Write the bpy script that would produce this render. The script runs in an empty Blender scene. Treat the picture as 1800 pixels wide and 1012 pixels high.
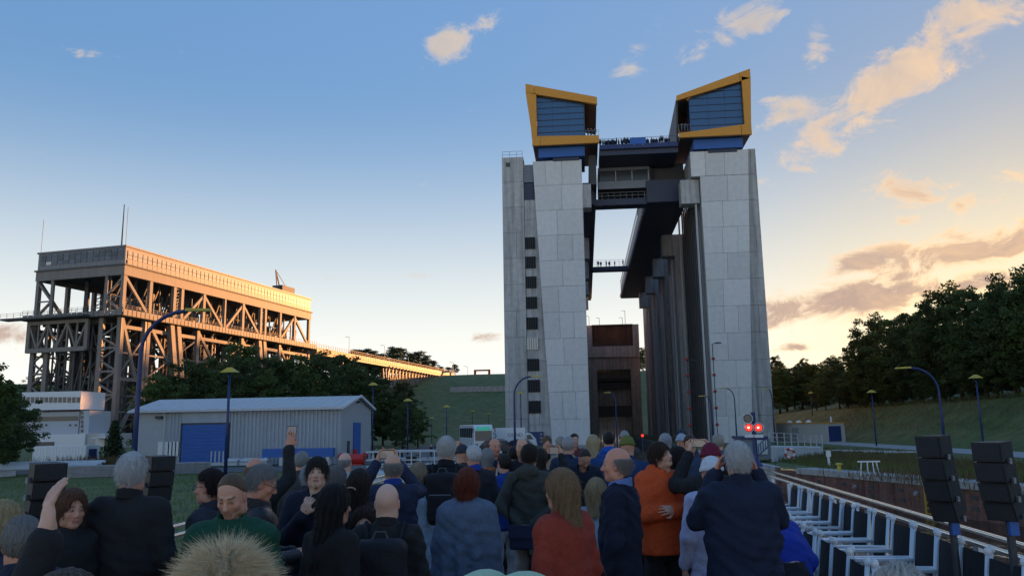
import bpy, bmesh, math, random
import numpy as np
from math import radians, sin, cos, tan, pi, sqrt, atan2
from mathutils import Vector, Matrix, Euler
random.seed(7); RNG = np.random.default_rng(7)
scene = bpy.context.scene
COL = scene.collection

# ------------------------------------------------------------------ camera
CAM_H = 2.86; FPX = 1420.0
YAW, PITCH, ROLL = radians(4.9946), radians(9.8714), radians(-0.94)
cam_d = bpy.data.cameras.new("camera"); cam = bpy.data.objects.new("camera", cam_d); COL.objects.link(cam)
cam_d.sensor_width = 36.0; cam_d.lens = 36.0 * FPX / 1800.0
cam_d.clip_start = 0.05; cam_d.clip_end = 6000
cam_m = Matrix.Rotation(YAW, 3, 'Z') @ Matrix.Rotation(pi / 2 + PITCH, 3, 'X') @ Matrix.Rotation(ROLL, 3, 'Z')
cam.matrix_world = Matrix.Translation((0, 0, CAM_H)) @ cam_m.to_4x4()
scene.camera = cam
def ray(x, y): return cam_m @ Vector(((x - 900) / FPX, -(y - 506) / FPX, -1.0))
def atY(x, y, Y): v = ray(x, y); t = Y / v.y; return Vector((v.x * t, Y, CAM_H + v.z * t))
def atZ(x, y, Z=0.0): v = ray(x, y); t = (Z - CAM_H) / v.z; return Vector((v.x * t, v.y * t, Z))
def atD(x, y, d):   # point at horizontal distance d along the ray
    v = ray(x, y); t = d / sqrt(v.x ** 2 + v.y ** 2); return Vector((v.x * t, v.y * t, CAM_H + v.z * t))

# ------------------------------------------------------------------ sky + sun
SUN_AZ, SUN_EL = radians(33), radians(4.2)      # azimuth measured from +Y towards +X
SUN_DIR = Vector((sin(SUN_AZ) * cos(SUN_EL), cos(SUN_AZ) * cos(SUN_EL), sin(SUN_EL)))
world = bpy.data.worlds.new("World"); scene.world = world; world.use_nodes = True
def build_world():
    nt = world.node_tree; N = nt.nodes; L = nt.links; N.clear()
    def nd(t, **k):
        n = N.new(t)
        for a, v in k.items(): setattr(n, a, v)
        return n
    def mth(op, a, b=None, c=None, clamp=False):
        n = nd('ShaderNodeMath', operation=op, use_clamp=clamp)
        for i, q in enumerate((a, b, c)):
            if q is None: continue
            if isinstance(q, (int, float)): n.inputs[i].default_value = q
            else: L.new(q, n.inputs[i])
        return n.outputs[0]
    def mixc(f, a, b):
        n = nd('ShaderNodeMix', data_type='RGBA')
        for s, q in ((n.inputs[0], f), (n.inputs[6], a), (n.inputs[7], b)):
            if isinstance(q, (int, float)): s.default_value = q
            elif isinstance(q, tuple): s.default_value = q + (1,)
            else: L.new(q, s)
        return n.outputs[2]
    tc = nd('ShaderNodeTexCoord'); D = tc.outputs['Generated']
    sky = nd('ShaderNodeTexSky', sky_type='NISHITA', sun_disc=False, sun_elevation=SUN_EL, sun_rotation=SUN_AZ,
             altitude=60, air_density=1.0, dust_density=0.7, ozone_density=2.2)
    # even out the very steep range of the dusk sky all round (a photograph of it is tone-compressed), keeping its hues
    bw = nd('ShaderNodeRGBToBW'); L.new(sky.outputs[0], bw.inputs[0])
    gain = mth('POWER', mth('MAXIMUM', bw.outputs[0], 0.02), SKY_GAMMA - 1.0)
    gc = nd('ShaderNodeCombineXYZ')
    for i in range(3): L.new(gain, gc.inputs[i])
    gx = nd('ShaderNodeMix', data_type='RGBA', blend_type='MULTIPLY'); gx.inputs[0].default_value = 1.0
    L.new(sky.outputs[0], gx.inputs[6]); L.new(gc.outputs[0], gx.inputs[7])
    gm = nd('ShaderNodeHueSaturation'); gm.inputs['Saturation'].default_value = SKY_SAT; L.new(gx.outputs[2], gm.inputs['Color'])
    # clouds: noise gathered into banks by soft masks given as directions
    def dot(v):
        n = nd('ShaderNodeVectorMath', operation='DOT_PRODUCT'); L.new(D, n.inputs[0]); n.inputs[1].default_value = v
        return n.outputs['Value']
    mask = None
    for (px, py, rx, ry, ang, amp) in CLOUDS:
        c = ray(px, py).normalized(); e1 = c.cross(Vector((0, 0, 1))).normalized(); e2 = e1.cross(c).normalized()
        a = radians(ang); f1 = e1 * cos(a) + e2 * sin(a); f2 = -e1 * sin(a) + e2 * cos(a)
        u = mth('MULTIPLY', dot(f1), FPX / rx); v = mth('MULTIPLY', dot(f2), FPX / ry)
        r2 = mth('ADD', mth('MULTIPLY', u, u), mth('MULTIPLY', v, v))
        g = mth('MULTIPLY', mth('EXPONENT', mth('MULTIPLY', r2, -1.0)), amp)
        g = mth('MULTIPLY', g, mth('GREATER_THAN', dot(c), 0.0))
        mask = g if mask is None else mth('MAXIMUM', mask, g)
    sep = nd('ShaderNodeSeparateXYZ'); L.new(D, sep.inputs[0])
    mpv = nd('ShaderNodeMapping'); mpv.inputs['Scale'].default_value = (1.0, 1.0, 1.7); mpv.inputs['Rotation'].default_value = (0.0, 0.25, 0.0); L.new(D, mpv.inputs[0])
    def cnoise(src):
        n = nd('ShaderNodeTexNoise'); L.new(src, n.inputs['Vector']); n.inputs['Scale'].default_value = 15.0; n.inputs['Detail'].default_value = 9
        n.inputs['Roughness'].default_value = 0.66; n.inputs['Distortion'].default_value = 0.55; return n
    nz = cnoise(mpv.outputs[0])
    # the same noise a little towards the sun: lit rims
    off = nd('ShaderNodeVectorMath', operation='ADD'); L.new(mpv.outputs[0], off.inputs[0]); off.inputs[1].default_value = tuple(SUN_DIR*0.022 + Vector((0, 0, .006)))
    nz2 = cnoise(off.outputs[0])
    dens = mth('SUBTRACT', mth('ADD', mth('MULTIPLY', nz.outputs['Fac'], 1.9), mask), 1.24)
    cov = nd('ShaderNodeMapRange', interpolation_type='SMOOTHSTEP'); L.new(dens, cov.inputs[0])
    cov.inputs[1].default_value = 0.0; cov.inputs[2].default_value = 0.42
    core = nd('ShaderNodeMapRange', interpolation_type='SMOOTHSTEP'); L.new(dens, core.inputs[0])
    core.inputs[1].default_value = 0.10; core.inputs[2].default_value = 0.42
    rim = mth('MULTIPLY', mth('SUBTRACT', nz.outputs['Fac'], nz2.outputs['Fac']), 2.2)
    # sunward glow factor and height factor
    sd = dot(SUN_DIR)
    near = nd('ShaderNodeMapRange', interpolation_type='SMOOTHSTEP'); L.new(sd, near.inputs[0])
    near.inputs[1].default_value = 0.88; near.inputs[2].default_value = 1.0
    low = nd('ShaderNodeMapRange', interpolation_type='SMOOTHSTEP'); L.new(sep.outputs[2], low.inputs[0])
    low.inputs[1].default_value = 0.34; low.inputs[2].default_value = 0.12
    lit = mixc(near.outputs[0], (0.74, 0.60, 0.47), (1.25, 0.74, 0.32))
    shade_hi = (0.44, 0.41, 0.40); shade_lo = (0.46, 0.30, 0.25)
    shade = mixc(low.outputs[0], shade_hi, shade_lo)
    cf = mth('ADD', mth('MULTIPLY', core.outputs[0], mth('ADD', mth('MULTIPLY', low.outputs[0], 0.55), 0.40)), mth('MULTIPLY', rim, -0.5), clamp=True)
    ccol = mixc(cf, lit, shade)
    skyc = nd('ShaderNodeMix', data_type='RGBA', blend_type='MULTIPLY'); skyc.inputs[0].default_value = 1.0
    L.new(gm.outputs[0], skyc.inputs[6]); skyc.inputs[7].default_value = SKY_TINT + (1,)
    # pale haze low in the sky, all the way round
    hz = nd('ShaderNodeMapRange', interpolation_type='SMOOTHSTEP'); L.new(sep.outputs[2], hz.inputs[0])
    hz.inputs[1].default_value = 0.43; hz.inputs[2].default_value = -0.02
    hzc = mixc(near.outputs[0], HAZE_FAR, HAZE_NEAR)
    hazed = mixc(mth('MULTIPLY', mth('POWER', hz.outputs[0], 1.25), HAZE_AMT), skyc.outputs[2], hzc)
    # clouds are given in picture brightness: bring them to the sky's scale
    cs = nd('ShaderNodeMix', data_type='RGBA', blend_type='MULTIPLY'); cs.inputs[0].default_value = 1.0
    L.new(ccol, cs.inputs[6]); cs.inputs[7].default_value = (CLOUD_GAIN,) * 3 + (1,)
    fin = mixc(mth('MULTIPLY', cov.outputs[0], 0.85), hazed, cs.outputs[2])
    bg = nd('ShaderNodeBackground'); bg.inputs[1].default_value = SKY_STRENGTH
    L.new(fin, bg.inputs[0]); out = nd('ShaderNodeOutputWorld'); L.new(bg.outputs[0], out.inputs[0])
SKY_GAMMA, SKY_SAT, SKY_TINT, SKY_STRENGTH, CLOUD_GAIN = 0.28, 1.0, (0.50, 0.545, 0.635), 0.15, 1.75
HAZE_FAR, HAZE_NEAR, HAZE_AMT = (2.05, 1.98, 1.83), (2.4, 1.95, 1.25), 0.90
CLOUDS = [  # pixel x, y, half-axes in pixels, tilt, weight
    (785, 75, 62, 34, 35, 0.65), (850, 30, 30, 30, 60, 0.51), (1120, 90, 70, 34, 40, 0.53),
    (1300, 45, 95, 36, 18, 0.65), (1435, 85, 34, 60, 0, 0.51), (1590, 125, 230, 52, 27, 0.77), (1690, 40, 90, 70, 40, 0.67),
    (1420, 190, 95, 34, 8, 0.67), (1600, 335, 70, 34, 0, 0.57), (1790, 300, 50, 24, 0, 0.65), (1720, 355, 60, 18, 0, 0.49), (1595, 388, 28, 14, 0, 0.55),
    (1720, 435, 170, 36, 6, 0.81), (1530, 455, 90, 22, 10, 0.71), (1480, 530, 230, 36, 5, 0.83), (1590, 485, 60, 14, 8, 0.69),
    (1700, 500, 150, 26, 4, 0.71), (1390, 612, 60, 10, 2, 0.73), (860, 592, 46, 12, 0, 0.53), (15, 582, 60, 18, 0, 0.65),
    (740, 484, 130, 9, 3, 0.34), (1560, 590, 120, 16, 6, 0.57), (800, 310, 110, 10, 14, 0.28), (150, 95, 60, 12, 0, 0.30)]
build_world(); world.cycles.sampling_method = 'MANUAL'; world.cycles.sample_map_resolution = 512
sun_d = bpy.data.lights.new("sun", 'SUN'); sun = bpy.data.objects.new("sun", sun_d); COL.objects.link(sun)
sun_d.energy = 3.4; sun_d.angle = radians(0.6); sun_d.color = (1.0, 0.42, 0.13)
sun.rotation_euler = (-SUN_DIR).to_track_quat('-Z', 'Y').to_euler(); sun.location = (60, 100, 60)
vs = scene.view_settings; vs.view_transform = 'Standard'; vs.look = 'None'; vs.gamma = 1.0; vs.use_curve_mapping = False
vs.exposure = 2.05
scene.cycles.max_bounces = 6; scene.cycles.transparent_max_bounces = 8
scene.cycles.use_denoising = True

# ------------------------------------------------------------------ materials
MATS = {}
def mat(name, col, rough=0.7, metal=0.0, var=0.12, scale=2.0, bump=0.0, bscale=None, detail=4, col2=None, stretch=None, spec=0.5,
        emit=None, trans=0.0, attr=None, streak=0.0, coat=0.0, obj_var=0.0):
    if name in MATS: return MATS[name]
    m = bpy.data.materials.new(name); m.use_nodes = True; nt = m.node_tree; N = nt.nodes; L = nt.links
    b = N['Principled BSDF']; b.inputs['Roughness'].default_value = rough; b.inputs['Metallic'].default_value = metal
    b.inputs['Specular IOR Level'].default_value = spec
    if coat: b.inputs['Coat Weight'].default_value = coat
    if trans: b.inputs['Transmission Weight'].default_value = trans
    tc = N.new('ShaderNodeTexCoord'); vec = tc.outputs['Object']
    if stretch:
        mp = N.new('ShaderNodeMapping'); mp.inputs['Scale'].default_value = stretch; L.new(vec, mp.inputs[0]); vec = mp.outputs[0]
    def noise(s, d=detail, r=0.6):
        n = N.new('ShaderNodeTexNoise'); n.inputs['Scale'].default_value = s; n.inputs['Detail'].default_value = d
        n.inputs['Roughness'].default_value = r; L.new(vec, n.inputs['Vector']); return n.outputs['Fac']
    base = None
    if attr:
        a = N.new('ShaderNodeAttribute'); a.attribute_name = attr; base = a.outputs['Color']
    if var or col2:
        n = noise(scale); mr = N.new('ShaderNodeMapRange'); L.new(n, mr.inputs[0]); mr.inputs[1].default_value = .3; mr.inputs[2].default_value = .7
        if col2:
            mx = N.new('ShaderNodeMix'); mx.data_type = 'RGBA'; L.new(mr.outputs[0], mx.inputs[0])
            mx.inputs[6].default_value = (*col, 1); mx.inputs[7].default_value = (*col2, 1); base = mx.outputs[2]
        if var:
            mr2 = N.new('ShaderNodeMapRange'); L.new(noise(scale * 3.7), mr2.inputs[0]); mr2.inputs[1].default_value = .25; mr2.inputs[2].default_value = .75
            mr2.inputs[3].default_value = 1 - var; mr2.inputs[4].default_value = 1 + var
            mx = N.new('ShaderNodeMix'); mx.data_type = 'RGBA'; mx.blend_type = 'MULTIPLY'; mx.inputs[0].default_value = 1
            if base is not None: L.new(base, mx.inputs[6])
            else: mx.inputs[6].default_value = (*col, 1)
            cc = N.new('ShaderNodeCombineXYZ')
            for i in range(3): L.new(mr2.outputs[0], cc.inputs[i])
            L.new(cc.outputs[0], mx.inputs[7]); base = mx.outputs[2]
    if streak:   # rain streaks running down: a shape of their own
        mp = N.new('ShaderNodeMapping'); mp.inputs['Scale'].default_value = (1.1, 1.1, 0.05); L.new(tc.outputs['Object'], mp.inputs[0])
        n = N.new('ShaderNodeTexNoise'); n.inputs['Scale'].default_value = 1.6; n.inputs['Detail'].default_value = 5; L.new(mp.outputs[0], n.inputs['Vector'])
        mr = N.new('ShaderNodeMapRange'); L.new(n.outputs['Fac'], mr.inputs[0]); mr.inputs[1].default_value = .38; mr.inputs[2].default_value = .68
        mr.inputs[3].default_value = 1.0 + streak * .25; mr.inputs[4].default_value = 1 - streak
        cc = N.new('ShaderNodeCombineXYZ')
        for i in range(3): L.new(mr.outputs[0], cc.inputs[i])
        mx = N.new('ShaderNodeMix'); mx.data_type = 'RGBA'; mx.blend_type = 'MULTIPLY'; mx.inputs[0].default_value = 1
        L.new(base, mx.inputs[6]) if base is not None else None
        if base is None: mx.inputs[6].default_value = (*col, 1)
        L.new(cc.outputs[0], mx.inputs[7]); base = mx.outputs[2]
    if obj_var:
        oi = N.new('ShaderNodeObjectInfo'); mr = N.new('ShaderNodeMapRange'); L.new(oi.outputs['Random'], mr.inputs[0])
        mr.inputs[3].default_value = 1 - obj_var; mr.inputs[4].default_value = 1 + obj_var
        cc = N.new('ShaderNodeCombineXYZ')
        for i in range(3): L.new(mr.outputs[0], cc.inputs[i])
        mx = N.new('ShaderNodeMix'); mx.data_type = 'RGBA'; mx.blend_type = 'MULTIPLY'; mx.inputs[0].default_value = 1
        if base is not None: L.new(base, mx.inputs[6])
        else: mx.inputs[6].default_value = (*col, 1)
        L.new(cc.outputs[0], mx.inputs[7]); base = mx.outputs[2]
    if base is not None: L.new(base, b.inputs['Base Color'])
    else: b.inputs['Base Color'].default_value = (*col, 1)
    if bump:
        bn = N.new('ShaderNodeBump'); bn.inputs['Strength'].default_value = bump; bn.inputs['Distance'].default_value = 0.05
        L.new(noise(bscale or scale * 4, 6), bn.inputs['Height']); L.new(bn.outputs[0], b.inputs['Normal'])
    if emit:
        b.inputs['Emission Color'].default_value = (*emit[0], 1); b.inputs['Emission Strength'].default_value = emit[1]
    MATS[name] = m
    return m

# ------------------------------------------------------------------ builders
class MB:
    """collects shapes, links them as ONE mesh object"""
    def __init__(s): s.v = []; s.f = []; s.mi = []; s.cur = 0
    def add(s, vs, fs):
        o = len(s.v); s.v += [tuple(p) for p in vs]; s.f += [tuple(i + o for i in f) for f in fs]; s.mi += [s.cur] * len(fs); return s
    def box(s, x0, x1, y0, y1, z0, z1):
        return s.add([(x0,y0,z0),(x1,y0,z0),(x1,y1,z0),(x0,y1,z0),(x0,y0,z1),(x1,y0,z1),(x1,y1,z1),(x0,y1,z1)],
                     [(0,3,2,1),(4,5,6,7),(0,1,5,4),(1,2,6,5),(2,3,7,6),(3,0,4,7)])
    def cbox(s, c, d): return s.box(c[0]-d[0]/2, c[0]+d[0]/2, c[1]-d[1]/2, c[1]+d[1]/2, c[2]-d[2]/2, c[2]+d[2]/2)
    def beam(s, a, b, w, h=None, up=(0,0,1)):
        a = Vector(a); b = Vector(b); h = h or w; d = (b - a)
        if d.length < 1e-6: return s
        d.normalize(); u = Vector(up)
        if abs(d.dot(u)) > .98: u = Vector((0, 1, 0)) if abs(d.y) < .9 else Vector((1, 0, 0))
        r = d.cross(u).normalized() * w / 2; q = r.cross(d).normalized() * h / 2
        return s.add([a-r-q, a+r-q, a+r+q, a-r+q, b-r-q, b+r-q, b+r+q, b-r+q],
                     [(3,2,1,0),(4,5,6,7),(0,1,5,4),(1,2,6,5),(2,3,7,6),(3,0,4,7)])
    def tube(s, pts, r, n=8, cap=True):
        pts = [Vector(p) for p in pts]; rs = r if isinstance(r, (list, tuple)) else [r] * len(pts); vs = []; fs = []
        prev = None
        for i, p in enumerate(pts):
            d = (pts[min(i+1, len(pts)-1)] - pts[max(i-1, 0)]).normalized()
            u = Vector((0,0,1)) if abs(d.z) < .95 else Vector((0,1,0))
            if prev is not None: u = prev
            a = d.cross(u).normalized(); c = a.cross(d).normalized(); prev = c
            for k in range(n): t = 2*pi*k/n; vs.append(p + (a*cos(t) + c*sin(t)) * rs[i])
        for i in range(len(pts)-1):
            for k in range(n): fs.append((i*n+k, i*n+(k+1)%n, (i+1)*n+(k+1)%n, (i+1)*n+k))
        if cap: fs.append(tuple(range(n))[::-1]); fs.append(tuple((len(pts)-1)*n + k for k in range(n)))
        return s.add(vs, fs)
    def prism(s, poly, y0, y1, axis='y'):
        """polygon of (a, b) extruded along an axis"""
        n = len(poly)
        def P(a, b, t): return {'y': (a, t, b), 'x': (t, a, b), 'z': (a, b, t)}[axis]
        vs = [P(a, b, y0) for a, b in poly] + [P(a, b, y1) for a, b in poly]
        fs = [tuple(range(n)), tuple(range(2*n-1, n-1, -1))] + [(i, i+n, (i+1)%n+n, (i+1)%n) for i in range(n)]
        return s.add(vs, fs)
    def lathe(s, prof, c=(0,0,0), n=16):
        vs = []; fs = []
        for r, z in prof:
            for k in range(n): t = 2*pi*k/n; vs.append((c[0]+r*cos(t), c[1]+r*sin(t), c[2]+z))
        for i in range(len(prof)-1):
            for k in range(n): fs.append((i*n+k, i*n+(k+1)%n, (i+1)*n+(k+1)%n, (i+1)*n+k))
        fs.append(tuple(range(n))[::-1]); fs.append(tuple((len(prof)-1)*n+k for k in range(n)))
        return s.add(vs, fs)
    def grid(s, fn, nu, nv):
        vs = [fn(i/nu, j/nv) for j in range(nv+1) for i in range(nu+1)]
        fs = [(j*(nu+1)+i, j*(nu+1)+i+1, (j+1)*(nu+1)+i+1, (j+1)*(nu+1)+i) for j in range(nv) for i in range(nu)]
        return s.add(vs, fs)
    def mesh(s, name, mats, smooth=False):
        me = bpy.data.meshes.new(name); me.from_pydata(s.v, [], s.f)
        for m in (mats if isinstance(mats, (list, tuple)) else [mats]): me.materials.append(m)
        if any(s.mi): me.polygons.foreach_set('material_index', s.mi)
        bm = bmesh.new(); bm.from_mesh(me); bmesh.ops.recalc_face_normals(bm, faces=bm.faces); bm.to_mesh(me); bm.free()
        if smooth: me.polygons.foreach_set('use_smooth', [True]*len(me.polygons))
        me.update(); return me
    def build(s, name, mats, parent=None, world=True, smooth=False, bevel=0):
        """parts are given in world coordinates when world is set, else in the parent's own frame"""
        if parent is not None and world:
            inv = wmat(parent).inverted(); s.v = [tuple(inv @ Vector(p)) for p in s.v]
        o = bpy.data.objects.new(name, s.mesh(name, mats, smooth)); COL.objects.link(o)
        if parent is not None: o.parent = parent
        if bevel:
            md = o.modifiers.new('bevel', 'BEVEL'); md.width = bevel; md.segments = 2; md.limit_method = 'ANGLE'
        return o
def wmat(o):
    m = o.matrix_basis.copy()
    while o.parent is not None: o = o.parent; m = o.matrix_basis @ m
    return m
def tag(o, label, cat, group=None):
    o['label'] = label; o['category'] = cat
    if group: o['group'] = group
    return o
def thing(name, label, cat, loc=(0,0,0), rz=0.0, group=None):
    o = bpy.data.objects.new(name, None); COL.objects.link(o); o.empty_display_size = .2
    o.location = loc; o.rotation_euler = (0, 0, rz); return tag(o, label, cat, group)
def struct(o): o['kind'] = 'structure'; return o
def stuff(o): o['kind'] = 'stuff'; return o
def link_copy(o, parent=None, loc=None, rz=None, scale=None):
    c = o.copy(); COL.objects.link(c)
    if parent is not None: c.parent = parent
    if loc is not None: c.location = loc
    if rz is not None: c.rotation_euler = (0, 0, rz)
    if scale is not None: c.scale = scale if not isinstance(scale, (int, float)) else (scale,)*3
    return c
def copy_tree(o, loc, rz=None, scale=None, label=None, group=None):
    r = link_copy(o, None, loc, rz, scale)
    if label: r['label'] = label
    if group: r['group'] = group
    for ch in list(o.children):
        c = link_copy(ch, r)
        for g in list(ch.children): link_copy(g, c)
    return r

# ================================================================== materials used by the setting
CONC = mat('concrete_light', (.62, .62, .61), .85, var=.09, scale=.35, bump=.15, bscale=6, streak=.03, obj_var=.08)
CONC_D = mat('concrete_weathered', (.44, .44, .43), .9, var=.16, scale=.3, bump=.2, bscale=5, streak=.3, obj_var=.05)
CONC_B = mat('concrete_brownish', (.34, .325, .305), .9, var=.2, scale=.25, bump=.2, bscale=4, streak=.35)
BLUE = mat('blue_paint', (.014, .032, .13), .45, var=.08, scale=1.5)
BLUE_B = mat('bright_blue_paint', (.02, .11, .40), .5, var=.08, scale=1.2)
DKBLUE = mat('dark_blue_steel', (.026, .036, .075), .5, var=.15, scale=.8)
YELLOW = mat('yellow_cladding', (.60, .26, .02), .5, var=.06, scale=.6)
LAMPY = mat('yellow_lamp_paint', (.48, .36, .04), .5, var=.08)
GLASS_B = mat('blue_tinted_glass', (.035, .09, .20), .06, var=.05, scale=.4, spec=.9)
GLASS_D = mat('dark_glass', (.02, .028, .04), .22, var=.1, spec=.8)
STEEL = mat('grey_painted_steel', (.25, .26, .27), .6, var=.15, scale=.8, streak=.2)
STEEL_L = mat('light_grey_steel', (.48, .50, .53), .5, var=.08)
STEEL_D = mat('dark_steel', (.05, .052, .055), .6, var=.2)
RUST = mat('rusty_sheet_pile', (.12, .055, .040), .85, var=.35, scale=1.2, col2=(.20, .10, .075), bump=.4, bscale=9, streak=.35)
WHITE = mat('white_paint', (.72, .73, .74), .55, var=.05)
GREYP = mat('grey_cladding', (.40, .42, .44), .5, var=.05, scale=.5)
LOUV = mat('louver_metal', (.22, .24, .27), .4, metal=.5, var=.08)
ASPH = mat('asphalt', (.10, .10, .105), .9, var=.2, scale=1.5, bump=.2, bscale=20)
PAVE = mat('paving_concrete', (.34, .335, .32), .9, var=.15, scale=1.0, bump=.2, bscale=15)
GRASS = mat('grass_ground', (.058, .10, .022), .95, var=.5, scale=.12, col2=(.12, .12, .042), bump=.8, bscale=8, detail=8)
WOODD = mat('deck_board', (.17, .095, .06), .7, var=.25, scale=2.5, stretch=(8, .6, 4), obj_var=.18)

# ================================================================== ground
CANAL_L, WATER_Z, DECK_Z = -6.0, -1.64, 0.92
def smooth(a, b, t): t = min(1, max(0, (t - a) / (b - a))); return t * t * (3 - 2 * t)
def quay(Y):          # X of the right-hand canal edge
    if Y > 57: return 12.6
    return 12.6 + (57 - Y) * (17.7 - 12.6) / (56.48 - 40.2)
def hgt(X, Y):
    h = (33.0 - 13.0 * smooth(80, 112, X)) * smooth(262, 455, Y)
    if X > 38:
        k = 6.0 * smooth(41, 53, X) + 11.0 * smooth(53, 105, X); h = max(h, k * smooth(-60, 30, Y))
    if X < -40: h += 1.2 * sin(X * .11) * sin(Y * .09) * smooth(-60, -120, X) * smooth(40, 120, Y)
    return h
YS = [-60, -30, -10, 0, 10, 20, 30, 40, 50, 57, 66, 80, 95, 110, 125, 140, 155, 170, 190, 210, 230, 250, 262, 275, 290, 305, 320, 340, 360, 380, 400, 420, 440, 455, 480, 520, 600, 800, 1200, 2000]
def land(name, xs_of):
    m = MB(); n = len(xs_of(0))
    vs = [(x, Y, hgt(x, Y)) for Y in YS for x in xs_of(Y)]
    fs = [(j*n+i, j*n+i+1, (j+1)*n+i+1, (j+1)*n+i) for j in range(len(YS)-1) for i in range(n-1)]
    m.add(vs, fs); o = m.build(name, GRASS, smooth=True); return struct(o)
land('ground', lambda Y: [-1500, -900, -500, -340, -260, -200, -165, -140, -120, -105, -90, -75, -60, -50, -40, -30, -20, -12, CANAL_L])
land('ground', lambda Y: [quay(Y) + d for d in (0, 4, 8, 13, 18, 23, 28, 33, 38, 44, 52, 62, 76, 95, 130, 200, 350, 800, 1500)])
m = MB(); vs = []; ys = [Y for Y in YS if Y >= 275]
for Y in ys: vs += [(CANAL_L, Y, hgt(0, Y)), (quay(Y), Y, hgt(0, Y))]
m.add(vs, [(2*j, 2*j+1, 2*j+3, 2*j+2) for j in range(len(ys)-1)]); struct(m.build('ground', GRASS))
# water
wm = bpy.data.materials.new('canal_water'); wm.use_nodes = True
b = wm.node_tree.nodes['Principled BSDF']; b.inputs['Base Color'].default_value = (.012, .016, .014, 1); b.inputs['Roughness'].default_value = .06
b.inputs['Specular IOR Level'].default_value = .6
tcn = wm.node_tree.nodes.new('ShaderNodeTexCoord'); mp = wm.node_tree.nodes.new('ShaderNodeMapping'); mp.inputs['Scale'].default_value = (1.0, .45, 1)
nz = wm.node_tree.nodes.new('ShaderNodeTexNoise'); nz.inputs['Scale'].default_value = 2.2; nz.inputs['Detail'].default_value = 4
bp = wm.node_tree.nodes.new('ShaderNodeBump'); bp.inputs['Strength'].default_value = .55; bp.inputs['Distance'].default_value = .12
wm.node_tree.links.new(tcn.outputs['Object'], mp.inputs[0]); wm.node_tree.links.new(mp.outputs[0], nz.inputs['Vector'])
wm.node_tree.links.new(nz.outputs['Fac'], bp.inputs['Height']); wm.node_tree.links.new(bp.outputs[0], b.inputs['Normal'])
m = MB(); m.add([(CANAL_L, -60, WATER_Z), (60, -60, WATER_Z), (60, 272, WATER_Z), (CANAL_L, 272, WATER_Z)], [(0,1,2,3)])
struct(m.build('water', wm))
# right-hand quay: sheet-pile wall with recessed pockets, concrete coping
qa, qb = Vector((quay(-20), -20, 0)), Vector((12.6, 57, 0)); qd = (qb - qa).normalized(); qn = Vector((-qd.y, qd.x, 0))  # points to the water
if qn.x > 0: qn = -qn
qw = thing('quay_wall', 'rusty brown sheet pile quay wall with concrete coping beside the water', 'quay wall', (qa.x, qa.y, WATER_Z))
m = MB(); m.beam(qa + Vector((0,0,-1.6)) - qn*.15, qb + Vector((0,0,-1.6)) - qn*.15, .3, 2.9); m.build('wall_core', RUST, qw)
L_ = (qb - qa).length; npan = int(L_ / 1.25)
for i in range(npan):      # pile pans: each a plate with a fluted fold
    if i * 1.25 + 1 < 30: continue
    a = qa + qd * (i*1.25 + .06); c = qa + qd * (i*1.25 + 1.19); z0, z1 = WATER_Z - .3, -.28
    m = MB(); f = .10 if i % 2 else .02
    p = [a + qn*.02, a.lerp(c, .18) + qn*(.02+f), a.lerp(c, .82) + qn*(.02+f), c + qn*.02]
    m.add([q + Vector((0,0,z0)) for q in p] + [q + Vector((0,0,z1)) for q in p], [(0,1,5,4),(1,2,6,5),(2,3,7,6)])
    m.build('sheet_pile', RUST, qw)
    if i % 2 == 0:
        for zz in (-.62, -1.12):
            m = MB(); k = a.lerp(c, .5) + qn*.02; m.beam(k - qd*.17 + Vector((0,0,zz)), k + qd*.17 + Vector((0,0,zz)), .10, .2); m.build('mooring_pocket', STEEL_D, qw)
    if i % 4 == 1:
        m = MB(); k = a.lerp(c, .5) + qn*.16 + Vector((0,0,-.7)); m.tube([k, k + qn*.12], [.14, .10], 10); m.build('mooring_bollard', STEEL, qw)
for i in range(int(L_/3)):
    if i*3 < 24: continue
    m = MB(); a = qa + qd*(i*3+.02) - qn*.55; c = qa + qd*(i*3+2.97) - qn*.55; m.beam(a + Vector((0,0,-.09)), c + Vector((0,0,-.09)), 1.35, .36); m.build('coping_stone', PAVE, qw, bevel=.02)
lp = atZ(1592, 845, 0); t_ = (Vector((lp.x, lp.y, 0)) - qa).dot(qd)
ld = thing('quay_ladder', 'yellow steel ladder hanging down the rusty quay wall', 'ladder', tuple(qa + qd*t_ + qn*.3 + Vector((0,0,-1.6))))
k = qa + qd*t_ + qn*.22
for s_ in (-.22, .22):
    m = MB(); m.beam(k + qd*s_ + Vector((0,0,-1.75)), k + qd*s_ + Vector((0,0,.12)), .06); m.build('rail', LAMPY, ld)
for i in range(7):
    m = MB(); z = -1.6 + i*.26; m.beam(k - qd*.22 + Vector((0,0,z)), k + qd*.22 + Vector((0,0,z)), .045); m.build('rung', LAMPY, ld)
m = MB(); m.beam(k - qd*.5 + Vector((0,0,.14)) - qn*.2, k + qd*.5 + Vector((0,0,.14)) - qn*.2, .35, .12); m.build('head_plate', LAMPY, ld)
lp = atZ(1456, 830, 0); t_ = (Vector((lp.x, lp.y, 0)) - qa).dot(qd); k = qa + qd*t_ - qn*.4
m = MB(); m.lathe([(.16,0),(.13,.08),(.11,.28),(.2,.34),(.2,.42),(.05,.46)], (k.x, k.y, .09)); tag(m.build('mooring_bollard', LAMPY), 'small yellow mooring bollard on the quay coping', 'bollard')
# left bank edge
m = MB(); m.box(CANAL_L - .5, CANAL_L, -60, 137, WATER_Z - 1, .06); tag(m.build('canal_edge', PAVE), 'low concrete canal edge on the lawn side', 'canal wall')
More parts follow.
